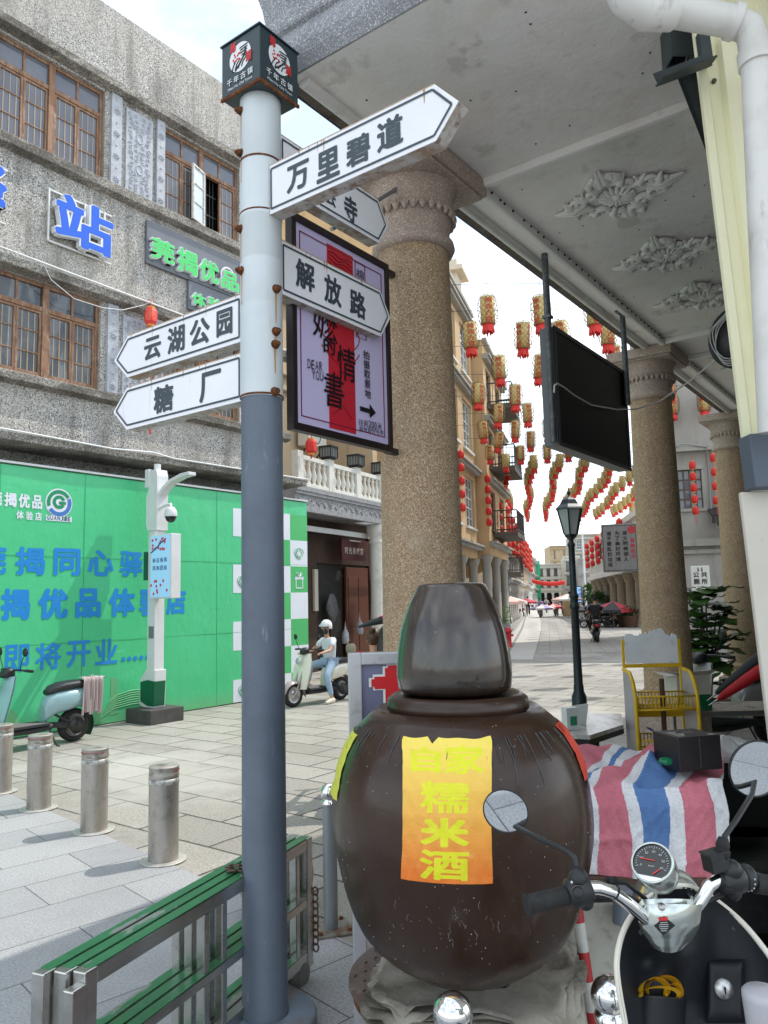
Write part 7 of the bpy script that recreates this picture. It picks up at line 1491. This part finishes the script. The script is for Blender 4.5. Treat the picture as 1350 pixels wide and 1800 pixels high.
# ================================================================ shop houses along the street
PANE=mat('far_window_glass',(.10,.12,.14),.08,0,[('n',.5,.4,.7,(.22,.25,.28),.8)],spec=.8); FRM=mat('white_window_frame',S(206,206,200),.6); FRD=mat('brown_far_frame',S(96,74,58),.6)
IRON=mat('black_balcony_iron',(.03,.03,.032),.5,.2)
def shophouse(name,label,fr,x0,x1,h,wall,floors,ncol,frame=FRM,depth=8,ground=3.6,parapet=.7,arcade=True,trim=None,balc=(),grid=(3,4),wfrac=.62,group='shop houses along the street'):
    t=thing(name,label,'building',fr.wld(x0,0,0),math.degrees(fr.a),group); L=x1-x0; trim=trim or wall; holes=[]; fh=(h-parapet-ground)/floors
    for f in range(floors):
        for c in range(ncol):
            cw=L/ncol; a=cw*c+cw*(1-wfrac)/2; holes.append((a,a+cw*wfrac,ground+fh*f+.22*fh,ground+fh*f+.86*fh))
    gh=[]
    if arcade:
        for c in range(ncol): cw=L/ncol; gh.append((cw*c+.28,cw*(c+1)-.28,.0,ground-.55))
    m=MB(); wall_holes(m,0,L,0,h,0,.2,holes); 
    if arcade: m=MB(); wall_holes(m,0,L,ground-.55,h,0,.2,holes); m.add([(0,0,ground-.55),(0,2.2,ground-.55),(L,2.2,ground-.55),(L,0,ground-.55)],[(0,1,2,3)]); m.add([(0,2.2,0),(L,2.2,0),(L,2.2,ground-.55),(0,2.2,ground-.55)],[(0,1,2,3)])
    m.add([(0,depth,0),(0,0,0 if not arcade else ground-.55),(0,0,h),(0,depth,h)],[(0,1,2,3)]); m.add([(L,0,0 if not arcade else ground-.55),(L,depth,0),(L,depth,h),(L,0,h)],[(0,1,2,3)]); m.add([(0,0,h),(L,0,h),(L,depth,h),(0,depth,h)],[(0,1,2,3)]); m.add([(0,.21,ground-.5),(L,.21,ground-.5),(L,.21,h-.1),(0,.21,h-.1)],[(0,1,2,3)])
    m.build('wall',wall,t)
    for (a,b_,c,d) in holes:
        m=MB(); w_=.07; m.box(a,a+w_,.1,.17,c,d); m.box(b_-w_,b_,.1,.17,c,d); m.box(a+w_,b_-w_,.1,.17,c,c+w_); m.box(a+w_,b_-w_,.1,.17,d-w_,d)
        for k in range(1,grid[0]): x=a+(b_-a)*k/grid[0]; m.box(x-.02,x+.02,.11,.165,c+w_,d-w_)
        for k in range(1,grid[1]): z=c+(d-c)*k/grid[1]; m.box(a+w_,b_-w_,.115,.16,z-.018,z+.018)
        m.box(a-.08,b_+.08,-.1,.02,c-.1,c-.003)
        f=m.build('window',frame,t); m=MB(); m.box(a+.02,b_-.02,.14,.15,c+.02,d-.02); m.build('pane',PANE,f)
    m=MB()
    for f in range(floors+1): z=ground+fh*f; m.box(-.05,L+.05,-.22,-.001,z-.2,z-.05); m.box(-.05,L+.05,-.32,-.001,z-.05,z+.03)
    m.box(-.05,L+.05,-.2,-.001,h-.12,h+.05); m.build('cornice',trim,t)
    if arcade:
        for c in range(ncol+1):
            m=MB(); x=L*c/ncol; x=min(max(x,.2),L-.2); m.lathe([(.28,0),(.28,.35),(.2,.4),(.19,ground-.9),(.25,ground-.8),(.28,ground-.7),(.28,ground-.555)],14,(x,.2,0)); m.build('column',trim,t)
        m=MB(); m.box(.3,L-.3,2.0,2.19,.05,2.5); m.build('dark_shopfront',DARK,t)
    for (a,b_,z) in balc:
        m=MB(); m.box(a,b_,-1.1,-.002,z-.22,z); m.build('balcony_floor',mat('dark_balcony_slab',S(92,86,80),.8),t); m=MB()
        for zz in (z+.08,z+.95): m.box(a,b_,-1.1,-1.06,zz,zz+.05); m.box(a,a+.04,-1.06,-.0,zz,zz+.05); m.box(b_-.04,b_,-1.06,0,zz,zz+.05)
        for k in range(int((b_-a)/.13)): x=a+.06+.13*k; m.box(x-.012,x+.012,-1.09,-1.066,z,z+.95)
        for k in range(8): y=-1.0+.13*k; m.box(a+.008,a+.032,y-.012,y+.012,z,z+.95); m.box(b_-.032,b_-.008,y-.012,y+.012,z,z+.95)
        m.build('balcony_rail',IRON,t)
    return t
OB=Fr((2.40,28,0),73)
ob=shophouse('orange_shophouse','orange-rendered four-storey shop house behind the first column',OB,-6,5.6,14.3,ORW,3,4,FRM,9,3.9,.6,True,GRW,(),(3,5),.66)
m=MB(); m.box(4.6+6,5.6+6-.02,.3,5,14.36,16.6); m.box(4.3+6,5.9+6,.0,5.3,16.0,16.2); m.build('roof_block',CRW,ob)
OB2=Fr(OB.wld(5.75,-.5,0),74)
shophouse('balcony_shophouse','tall orange shop house with black iron balconies next to the grey cable wall',OB2,0,6.2,13.2,ORW,3,2,FRD,9,4.1,.7,True,GRW,((1.2,4.4,4.6),(1.2,4.4,7.6),(1.2,4.4,10.5)),(2,4),.5)
LR_=Fr((6.3,42.5,0),77.6); specs=[(0,9,7.6,CRW,2,3,'cream two-storey shop house with red lantern strings'),(9.2,20,6.9,GRW,2,4,'grey shop house third along the left side'),(20.2,31,7.3,CRW,2,4,'cream shop house with white trim fourth along the left side'),(31.2,44,6.9,TANW,2,4,'tan shop house fifth along the left side'),(44.2,58,7.3,GRW,2,4,'grey shop house sixth along the left side'),(58.2,74,7.0,CRW,2,5,'pale shop house far along the left side'),(74.2,92,7.6,GRW,2,5,'grey shop house at the far end of the left side')]
for i,(a_,b_,h,wm,fl,nc,lb_) in enumerate(specs): shophouse('shophouse',lb_,LR_,a_,b_,h,wm,fl,nc,FRM if i%2 else FRD,9,2.9,.5,True,OFFW if i%2==0 else GRW,((1,5,3.1),) if i==0 else (),(2,3),.5)
shophouse('shophouse','pale yellow corner house closing the far end of the street',Fr((27.6,140,0),-4),0,5.2,7.6,CRW,2,4,FRD,9,3.0,.5,True,OFFW,(),(2,3),.5)
shophouse('shophouse','plain tan block rising behind the far corner house',Fr((35.6,166,0),-4),0,6,12.6,TANW,3,3,FRD,9,4.2,.6,False,TANW,(),(1,2),.12)
shophouse('shophouse','cream lantern-hung house right of the far corner house',Fr((27.6,119,0),-10),0,2.4,7.8,CRW,2,2,FRD,9,3.0,.5,True,OFFW,(),(2,3),.5)
shophouse('shophouse','grey concrete block at the far right end of the street',Fr((27.4,110,0),-10),.1,4,7.0,GRW,2,2,FRM,9,3.,.5,True,GRW,(),(2,3),.4)
shophouse('shophouse','taller grey building with a cream upper storey behind the far arcade',Fr((30.2,124,0),-8),0,9,11.6,GRW,3,4,FRM,10,4.,.6,True,CRW,(),(2,3),.35)
m=MB(); m.box(-.6,.6,-.1,-.04,0,7.6); o=m.build('scaffold_net',mat('green_scaffold_net',S(60,190,140),.7,0,[('n',3,.4,.7,S(90,210,160),.6)])); q=AT(945,1050,126); o.location=(q.x,q.y,0); tag(o,'bright green scaffolding net on the left side far down the street','net')
# right arcade building down the street
RF=Fr((13.3,39.0,0),260.5)
ra=thing('arcade_building','long arcade building with grey columns and white upper storey, right of the street','building',RF.o,260.5,'shop houses along the street')
RL=30
m=MB(); m.box(-RL,0,0,9,3.0,6.1); m.box(-RL,0,3,9,0,2.99); m.build('wall',mat('pale_arcade_wall',S(226,224,218),.85,0,[('n',.7,.45,.7,S(200,196,188),.6)]),ra)
m=MB(); m.box(-RL,.1,-.35,-.002,3.0,3.3); m.box(-RL,.1,-.25,-.002,5.85,6.2); m.build('cornice',OFFW,ra)
m=MB(); m.box(-RL,0,-.12,-.003,3.32,3.5); m.box(-RL,0,-.14,-.003,4.25,4.4)
for k in range(74): x=-RL+.2+k*.4; m.box(x-.08,x+.08,-.1,-.02,3.5,4.25)
m.build('balustrade_band',OFFW,ra)
c0=None
for k in range(8):
    x=-.5-4.1*k
    if c0 is None:
        m=MB(); m.lathe([(.42,0),(.42,.3),(.32,.36),(.30,.5),(.27,2.4),(.34,2.5),(.36,2.62),(.42,2.75),(.42,2.99)],18); c0=m.build('column',mat('grey_tan_column',S(164,152,134),.85,0,[('n',6,.45,.7,S(136,124,106),.6)]),ra); c0.location=(x,.3,0)
    else: o=c0.copy(); COL.objects.link(o); o.location=(x,.3,0)
for k in range(9):
    x=-1.8-3.2*k; m=MB(); m.box(x-.6,x+.6,-.02,.0-.002,4.5,5.7); f=m.build('window',PANE,ra); m=MB()
    for a_ in (-.62,-.02,.58): m.box(x+a_,x+a_+.05,-.06,-.021,4.48,5.72)
    m.build('window_frame',FRD,f)
# grey building between second and third columns
GB=Fr((9.15,24.3,0),-14); gb=thing('grey_corner_house','grey rendered corner house with a barred window behind the public toilet sign','building',GB.o,-14)
gz=lambda y,D=24.3: 1.65+D*(1044-y)/1352
wx0,wx1=.25,.95
m=MB(); wall_holes(m,-.35,6,0,13,0,.25,[(wx0,wx1,gz(895),gz(826)),]); m.add([(-.35,8,0),(-.35,0,0),(-.35,0,13),(-.35,8,13)],[(0,1,2,3)]); m.add([(-.35,0,13),(6,0,13),(6,8,13),(-.35,8,13)],[(0,1,2,3)]); m.build('wall',GRW,gb)
m=MB(); m.box(wx0-.08,wx1+.08,-.07,-.002,gz(895)-.1,gz(895)-.005); m.box(wx0-.08,wx1+.08,-.04,-.002,gz(826)+.005,gz(826)+.12); m.build('window_surround',GRW,gb)
m=MB()
for k in range(5): x=wx0+(wx1-wx0)*k/4; m.box(x-.02,x+.02,.08,.12,gz(895),gz(826))
for k in range(5): z=gz(895)+(gz(826)-gz(895))*k/4; m.box(wx0,wx1,.085,.115,z-.02,z+.02)
f=m.build('window',FRD,gb); m=MB(); m.box(wx0,wx1,.13,.15,gz(895),gz(826)); m.build('pane',PANE,f)
m=MB(); m.box(-.5,6,-.3,-.002,gz(795),gz(795)+.14); m.box(-.45,6,-.25,-.002,gz(962),gz(962)+.22); m.box(-.4,6,-.12,-.002,gz(975),gz(975)+.12); m.build('cornice',GRW,gb)
m=MB(); m.tube([(-.4,-.33,gz(800)),(.4,-.33,gz(782)),(1.1,-.33,gz(790)),(1.15,-.1,gz(800)),(1.15,-.06,gz(930))],.03,6); m.tube([(1.3,-.08,gz(800)),(1.3,-.06,gz(920))],.02,6); m.build('wall_cable',mat('grey_cable',(0,0,0)),gb)
m=MB(); m.box(-.2,3,-.0021,.4,.0,gz(985)); m.build('dark_shopfront',mat('dark_shop',S(60,54,48),.8),gb) if False else None
aw=thing('black_awning','dark folding awning with a ragged edge beside the third column','awning',GB.wld(1.3,-.4,0),-14); m=MB(); m.prism([(-.35,-.9,gz(915)),(1.9,-.9,gz(890)),(1.9,.35,gz(870)),(-.25,.35,gz(898))],(0,0,-.06)); 
m.build('cloth',mat('black_awning_cloth',(.03,.025,.025),.8),aw); m=MB()
for k in range(16): m.box(-.35+.14*k,-.25+.14*k,-.92,-.89,gz(915)-.25-.1*((k*7)%3)+.055*k*.4,gz(915)-.02+.022*k)
m.build('fringe',mat('black_awning_cloth',(0,0,0)),aw)
tsn=thing('toilet_sign','white public toilet sign with black characters on a post','sign',AT(1231,1015,22.5),-12); m=MB(); m.box(-.26,.26,-.03,.03,-.42,.34); m.build('panel',mat('white_sign_panel',S(214,212,206),.5),tsn,.02); m=MB()
for t_,x,z in (('公',-.2,.0),('共',.02,.0),('厕',-.2,-.2),('所',.02,-.2)): m.text(t_,x,z,x+.17,z+.16,-.034,0,.03)
for x in (-.05,.05): m.sph((x,-.034,.27),.02,8,(1,.2,1)); m.box(x-.018,x+.018,-.036,-.033,.17,.24)
m.text('TOILET',-.1,-.3,.1,-.26,-.034,0,.01); m.build('characters',DARK,tsn); m=MB(); m.cyl((0,.06,-2.0),(0,.06,-.3),.03); m.build('post',LAMPB,tsn)
ns=thing('courtesy_notice','grey wooden notice board asking people not to litter, hung beside the second column','sign',AT(1089,963,23),-14); m=MB(); m.box(-.5,.52,-.03,.03,-.72,.72); m.build('board',mat('grey_plank_board',S(128,124,122),.7,0,[('n',6,.4,.7,S(100,96,94),.7,(6,1,.3))]),ns,.04); m=MB()
for p,q,r,s_ in ((-.47,.49,.66,.675),(-.47,.49,-.675,-.66),(-.47,-.455,-.66,.66),(.475,.49,-.66,.66)): m.box(p,q,-.034,-.031,r,s_)
for ci,(tx_,x,zt_) in enumerate((('做文明棉湖人',.10,.5),('为了美好环境',-.12,.5),('请不要乱扔垃圾',-.36,.5))):
    for k,c_ in enumerate(tx_): m.text(c_,x,zt_-.155*k-.13,x+.14,zt_-.155*k,-.034,0,.03)
m.build('characters',DARK,ns); m=MB(); m.lathe([(0,0),(.12,0)],24,(.37,-.035,.53),axis=(0,-1,0)); 
for k,c_ in enumerate('温馨提示'): m.text(c_,.31,.27-.16*k-.12,.44,.27-.16*k,-.034,0,.03)
m.build('red_heading',mat('notice_red',S(170,40,44),.5),ns); m=MB(); m.cyl((.52,0,.5),(1.1,.3,.5),.025); m.cyl((.52,0,-.5),(1.1,.3,-.5),.025); m.build('bracket',DKMETAL,ns)
# ================================================================ gold lanterns strung over the street
def weave(mb):
    prof=lambda v: .215*(1-.28*abs(2*v-1)**4)
    for s_ in (1,-1):
        for k in range(12):
            mb.tube([(prof(v)*math.cos(2*PI*k/12+s_*v*2.6),prof(v)*math.sin(2*PI*k/12+s_*v*2.6),-.31+.62*v) for v in np.linspace(0,1,9)],.0048,3,False)
    for z,r in ((-.31,.155),(.31,.155)): mb.tube([(r*math.cos(t*PI/8),r*math.sin(t*PI/8),z) for t in range(16)],.008,4,closed=True)
def gold_lantern(loc,label,group):
    t=thing('gold_lantern',label,'lantern',loc,0,group)
    m=MB(); m.lathe([(.10,-.30),(.15,-.29),(.152,.0),(.15,.29),(.10,.30),(0,.30)],16); m.build('gold_body',GOLD,t)
    m=MB()
    for a_ in (-1.57,.5,2.6):
        for k,c_ in enumerate('棉湖古镇'): m.text(c_,-.09,.12-.14*k,.09,.25-.14*k,0,0,.03,lambda r,a_=a_:(.155*math.cos(a_+r[0]/.155),.155*math.sin(a_+r[0]/.155),r[2]))
    m.build('red_characters',mat('lantern_red_ink',S(206,92,56),.6),t)
    m=MB(); weave(m); m.build('wire_cage',mat('dark_gold_wire',S(120,98,58),.5,.4),t)
    m=MB(); vs=[];n=28
    for k in range(n+1):
        a_=2*PI*k/n
        for r,z in ((.12,-.30),(.125,-.37),(.14,-.39-(.11 if k%2 else .04)-.025*((k*5)%3))): vs.append((r*math.cos(a_),r*math.sin(a_),z))
    m.add(vs,[(3*k+j,3*k+j+1,3*k+j+4,3*k+j+3) for k in range(n) for j in range(2)]); m.build('red_fringe',RED,t)
    m=MB(); m.cyl((0,0,.30),(0,0,.62),.005,n=5); m.build('hanging_cord',DKMETAL,t)
    return t
def far_lantern():
    m=MB(); m.cur=0; m.lathe([(.10,-.30),(.16,-.29),(.165,.0),(.16,.29),(.10,.30),(0,.30)],10); m.cur=1
    n=14; vs=[]
    for k in range(n+1):
        a_=2*PI*k/n
        for r,z in ((.12,-.30),(.145,-.44-(.11 if k%2 else .02))): vs.append((r*math.cos(a_),r*math.sin(a_),z))
    m.add(vs,[(2*k,2*k+1,2*k+3,2*k+2) for k in range(n)]); m.cur=2
    for s_ in (1,-1):
        for k in range(8): m.tube([(.2*(1-.25*abs(2*v-1)**4)*math.cos(2*PI*k/8+s_*v*2.4),.2*(1-.25*abs(2*v-1)**4)*math.sin(2*PI*k/8+s_*v*2.4),-.31+.62*v) for v in np.linspace(0,1,6)],.008,3,False)
    m.cyl((0,0,.3),(0,0,.6),.006,n=4); m.cur=1
    return m
ORD=['first','second','third','fourth','fifth','sixth','seventh','eighth','ninth','tenth','eleventh','twelfth','thirteenth','fourteenth','fifteenth','sixteenth','seventeenth','eighteenth','nineteenth','twentieth','twenty-first','twenty-second','twenty-third','twenty-fourth']
ROWS=[15.7,17.4,19.5,22.2,24.7,27.0,29.1,31.6]+[33.6+1.8*k for k in range(13)]
GL_=None; FLM=None; rn=random.Random(17)
LZ=7.72
for k,D in enumerate(ROWS):
    base=.175*(D-15.7); off=(2.3 if k%2==0 else 1.75) if D<33 else 2.2
    first=off+base; n=8; SPX=1.04 if D<33 else 1.2
    if D<20: n=6
    wires=[]
    for j in range(n):
        x=first+SPX*j+rn.uniform(-.1,.1)*(D<33)+.12*math.sin(k*.9+j); y=D-.16*j+rn.uniform(-.12,.12); z=LZ+rn.uniform(-.06,.06)-(.16*math.sin(PI*(j+.5)/n))
        if D>33: z+=-.02
        lb_=f'gold mesh lantern with red fringe, {ORD[j]} from left on the {ORD[k]} street wire'
        if D<33:
            if GL_ is None: GL_=gold_lantern((x,y,z),lb_,'gold lanterns over the street')
            else: dup(GL_,(x,y,z),rn.uniform(-60,60),lb_).rotation_euler.y=rn.gauss(0,.06)
        else:
            if FLM is None:
                FLM=far_lantern().build('gold_lantern',[GOLD,RED,mat('dark_gold_wire',(0,0,0))]); FLM.location=(x,y,z); tag(FLM,lb_,'lantern','gold lanterns over the street')
            else: o=FLM.copy(); COL.objects.link(o); o.location=(x,y,z); o.rotation_euler=(rn.gauss(0,.07),rn.gauss(0,.07),rn.uniform(0,6)); o['label']=lb_
        wires.append((x,y,z+.6))
    x0_,y0_,z0_=wires[0]; x1_,y1_,z1_=wires[-1]
    m=MB(); m.tube([(x0_-2.2,y0_+.35,z0_+.12)]+wires+[(x1_+3,y1_-.45,z1_+.2)],.007 if D<33 else .01,4,False); tag(m.build('lantern_wire',DKMETAL),f'thin wire across the street carrying the {ORD[k]} row of gold lanterns','wire','lantern wires over the street')
# strings of red lanterns on the facades
RSM=None
def red_string(loc,n,label,r=.17,gap=.62):
    t=thing('red_lantern_string',label,'lantern string',loc,0,'strings of red lanterns on the facades')
    global RSM
    for k in range(n):
        if RSM is None:
            m=MB(); m.cur=0; m.lathe([(.09,-.2),(.15,-.16),(.17,-.05),(.17,.05),(.15,.16),(.09,.2)],12); m.cur=1; m.cyl((0,0,-.25),(0,0,-.198),.075,n=10); m.cyl((0,0,.198),(0,0,.25),.075,n=10); RSM=m.build('lantern',[RED,mat('gold_ring',S(206,150,90),.5)],t); RSM.location=(0,0,-gap*k); RSM.scale=(r/.17,)*3
        else: o=RSM.copy(); COL.objects.link(o); o.parent=t; o.location=(0,0,-gap*k); o.scale=(r/.17,)*3
    m=MB(); m.cyl((0,0,.3),(0,0,-gap*(n-1)-.4),.008,n=5); m.build('cord',RED,t)
def dstr(px,py0,py1,D,n,lb_,r=.17):
    p=AT(px,py0,D); q=AT(px,py1,D); red_string(p,n,lb_,r,(p.z-q.z)/max(1,n-1))
dstr(810,799,892,27.4,5,'string of five red lanterns beside the first column, left of all facade strings',.12)
dstr(857,842,918,32.5,5,'string of five red lanterns under the black balcony',.135)
dstr(869,891,936,36,4,'string of four red lanterns on the orange balcony house, left of its pair',.12); dstr(879,890,950,37,4,'string of four red lanterns on the orange balcony house, right of its pair',.135)
dstr(1217,818,898,22.2,5,'string of five red lanterns hanging in front of the grey corner house',.095)
dstr(1254,805,880,21.5,4,'string of four red lanterns beside the third column',.095)
for i in range(9):
    x=1+5.2*i; p=LR_.wld(x,-.5,6.6-.1*(i%2)); red_string(p,5,f'red lantern string on the left-hand facades, {ORD[i]} along the street',.17,.5)
for i in range(6):
    p=RF.wld(-6-4.2*i,-.5,5.9); red_string(p,4,f'red lantern string on the right arcade house, {ORD[i]} from its near end',.19,.55)
m=MB(); a_=AT(932,1020,100); b_=AT(990,1024,100)
for k in range(16):
    p=a_+(b_-a_)*k/15; m.lathe([(.12,-.28),(.27,-.15),(.27,.15),(.12,.28)],8,(p.x,p.y,p.z-.3*math.sin(PI*k/15)))
tag(m.build('lantern_garland',RED),'garland of red lanterns strung across the far street','garland')
# ================================================================ street furniture far off
bu=G(878,1112); t=thing('planter_bush','bright green bush in a planter beside the red post on the left','bush',(bu.x,bu.y,0))
m=MB(); m.box(-.5,.5,-.4,.4,0,.4); m.build('planter',GREYF,t,.02); m=MB(); rn=random.Random(2)
for k in range(420):
    a_=rn.uniform(0,6.3); rr_=.55*math.sqrt(rn.random()); z=.4+rn.random()*.95*(1-.4*rr_); leaf(m,(rr_*math.cos(a_),rr_*math.sin(a_),z),(math.cos(a_),math.sin(a_),rn.uniform(-.2,.9)),.14,.035,Vector((0,0,1)))
m.build('foliage',mat('bright_leaf',(.10,.22,.03),.5,0,[('n',3,.4,.7,(.2,.32,.06),.7),('n',9,.5,.7,(.04,.10,.02),.5)]),t)
rp_=G(893,1138); t=thing('red_post','short red fire hydrant post with rounded top at the left kerb','post',(rp_.x,rp_.y,0)); m=MB(); m.lathe([(.16,0),(.16,.03),(.13,.05),(.13,.5),(.16,.51),(.15,.58),(.1,.65),(0,.68)],16); m.build('post_body',mat('red_post_paint',S(196,40,48),.4),t); m=MB(); m.cyl((0,-.12,.4),(0,-.2,.4),.05); m.cyl((.12,0,.4),(.2,0,.4),.04); m.build('valve',mat('red_post_paint',(0,0,0)),t)
def parasol(px,py,D,r,mats,lb_,h=2.3):
    p=AT(px,py,D); t=thing('parasol',lb_,'parasol',(p.x,p.y,0),0,'parasols down the street'); m=MB(); n=8
    for k in range(n):
        m.cur=k%2; a0_,a1_=2*PI*k/n,2*PI*(k+1)/n; m.add([(0,0,p.z),(r*math.cos(a0_),r*math.sin(a0_),p.z-.32*r),(r*math.cos(a1_),r*math.sin(a1_),p.z-.32*r)],[(0,1,2)]); m.add([(r*math.cos(a0_),r*math.sin(a0_),p.z-.32*r),(r*math.cos(a1_),r*math.sin(a1_),p.z-.32*r),(r*math.cos(a1_),r*math.sin(a1_),p.z-.32*r-.14),(r*math.cos(a0_),r*math.sin(a0_),p.z-.32*r-.14)],[(0,1,2,3)])
    m.build('canopy',mats,t); m=MB(); m.cyl((0,0,0),(0,0,p.z),.025,n=8); m.build('pole',STEEL,t)
PKC=mat('pale_pink_canvas',S(232,186,176),.8); RDC=mat('red_canvas',S(190,52,70),.7); BKC=mat('black_canvas',(.03,.03,.035),.7); WHC=mat('white_canvas',S(224,220,214),.8)
parasol(890,1046,41,1.1,[PKC,WHC],'pale pink striped parasol behind the lamp on the left'); parasol(953,1062,64,1.0,[mat('purple_rain_cape',(0,0,0)),WHC],'purple and white umbrella over the rider down the street'); parasol(973,1061,66,.9,[RDC,PKC],'pink umbrella in the middle of the far street'); parasol(997,1044,62,1.3,[PKC,WHC],'pink parasol beside the near lamp post'); parasol(926,1052,70,1.0,[RDC,RDC],'small red parasol far on the left kerb')
parasol(1077,1057,41,1.35,[RDC,BKC],'dark red parasol over the scooters by the right arcade'); parasol(1048,1058,42.5,1.3,[BKC,BKC],'black parasol left of the dark red one')
rn=random.Random(31)
PLP=None
for i,(px_,py_) in enumerate(((1098,1102),(1110,1103))):
    q=G(px_,py_); t=thing('planter_bush',('left','right')[i]+' dark planter with a low bush at the foot of the right arcade','planter',(q.x,q.y,0),0,'planters by the right arcade'); m=MB(); m.lathe([(.3,0),(.4,.55),(.42,.6),(.36,.6),(0,.55)],14); m.build('pot',mat('brown_far_pot',S(90,66,50),.8),t); m=MB()
    for k in range(130): a_=rn.uniform(0,6.3); rr_=.4*rn.random(); leaf(m,(rr_*math.cos(a_),rr_*math.sin(a_),.55+.5*rn.random()),(math.cos(a_),math.sin(a_),rn.uniform(0,.9)),.2,.06,Vector((0,0,1)))
    m.build('foliage',PLANT,t)
def tree(px,py,D,h,r,lb_):
    p=AT(px,py,D); t=thing('street_tree',lb_,'tree',(p.x,p.y,0)); m=MB(); m.tube([(0,0,0),(.05,0,h*.4),(0,.1,h*.7)],[.12,.09,.05],8); m.build('trunk',BARK,t); m=MB()
    for k in range(420):
        d=Vector((rn.gauss(0,1),rn.gauss(0,1),rn.gauss(0,1))).normalized()*r*rn.random()**.4; leaf(m,(d.x,d.y,h*.68+d.z*.8),(d.x,d.y,d.z+.2*r),.3,.09,Vector((0,0,1)))
    m.build('crown',PLANT,t)
tree(1036,1045,74,2.9,.95,'small green tree by the end of the right arcade'); tree(1054,1055,58,1.9,.75,'low green tree in front of the right arcade columns')
q=AT(1019,1050,78); t=thing('tall_light_mast','tall white light mast with a blue screen at its foot','mast',(q.x+.6,q.y,0)); m=MB(); m.cyl((0,0,0),(0,0,9),.12,.07); m.bar((0,0,8.9),(-.9,0,9.1),.12,.06); m.build('mast',WHITE,t); m=MB(); m.box(-1.2,-.4,-.1,.1,1.0,2.7); m.build('screen_case',DKMETAL,t); m=MB(); m.box(-1.12,-.48,-.13,-.11,1.1,2.6); m.build('screen_face',mat('blue_screen',S(110,160,230),.3,0,[('n',.8,.4,.6,S(160,200,240),.8)],emit=(S(110,160,230),.4)),t)
q=G(998,1083); m=MB(); m.box(q.x-.4,q.x+.4,q.y-.1,q.y+.1,0,1.9); tag(m.build('wooden_totem',mat('pale_wood_sign',S(196,170,124),.7),None,.02),'pale wooden sign block standing beside the near lamp post, far down the street','sign')
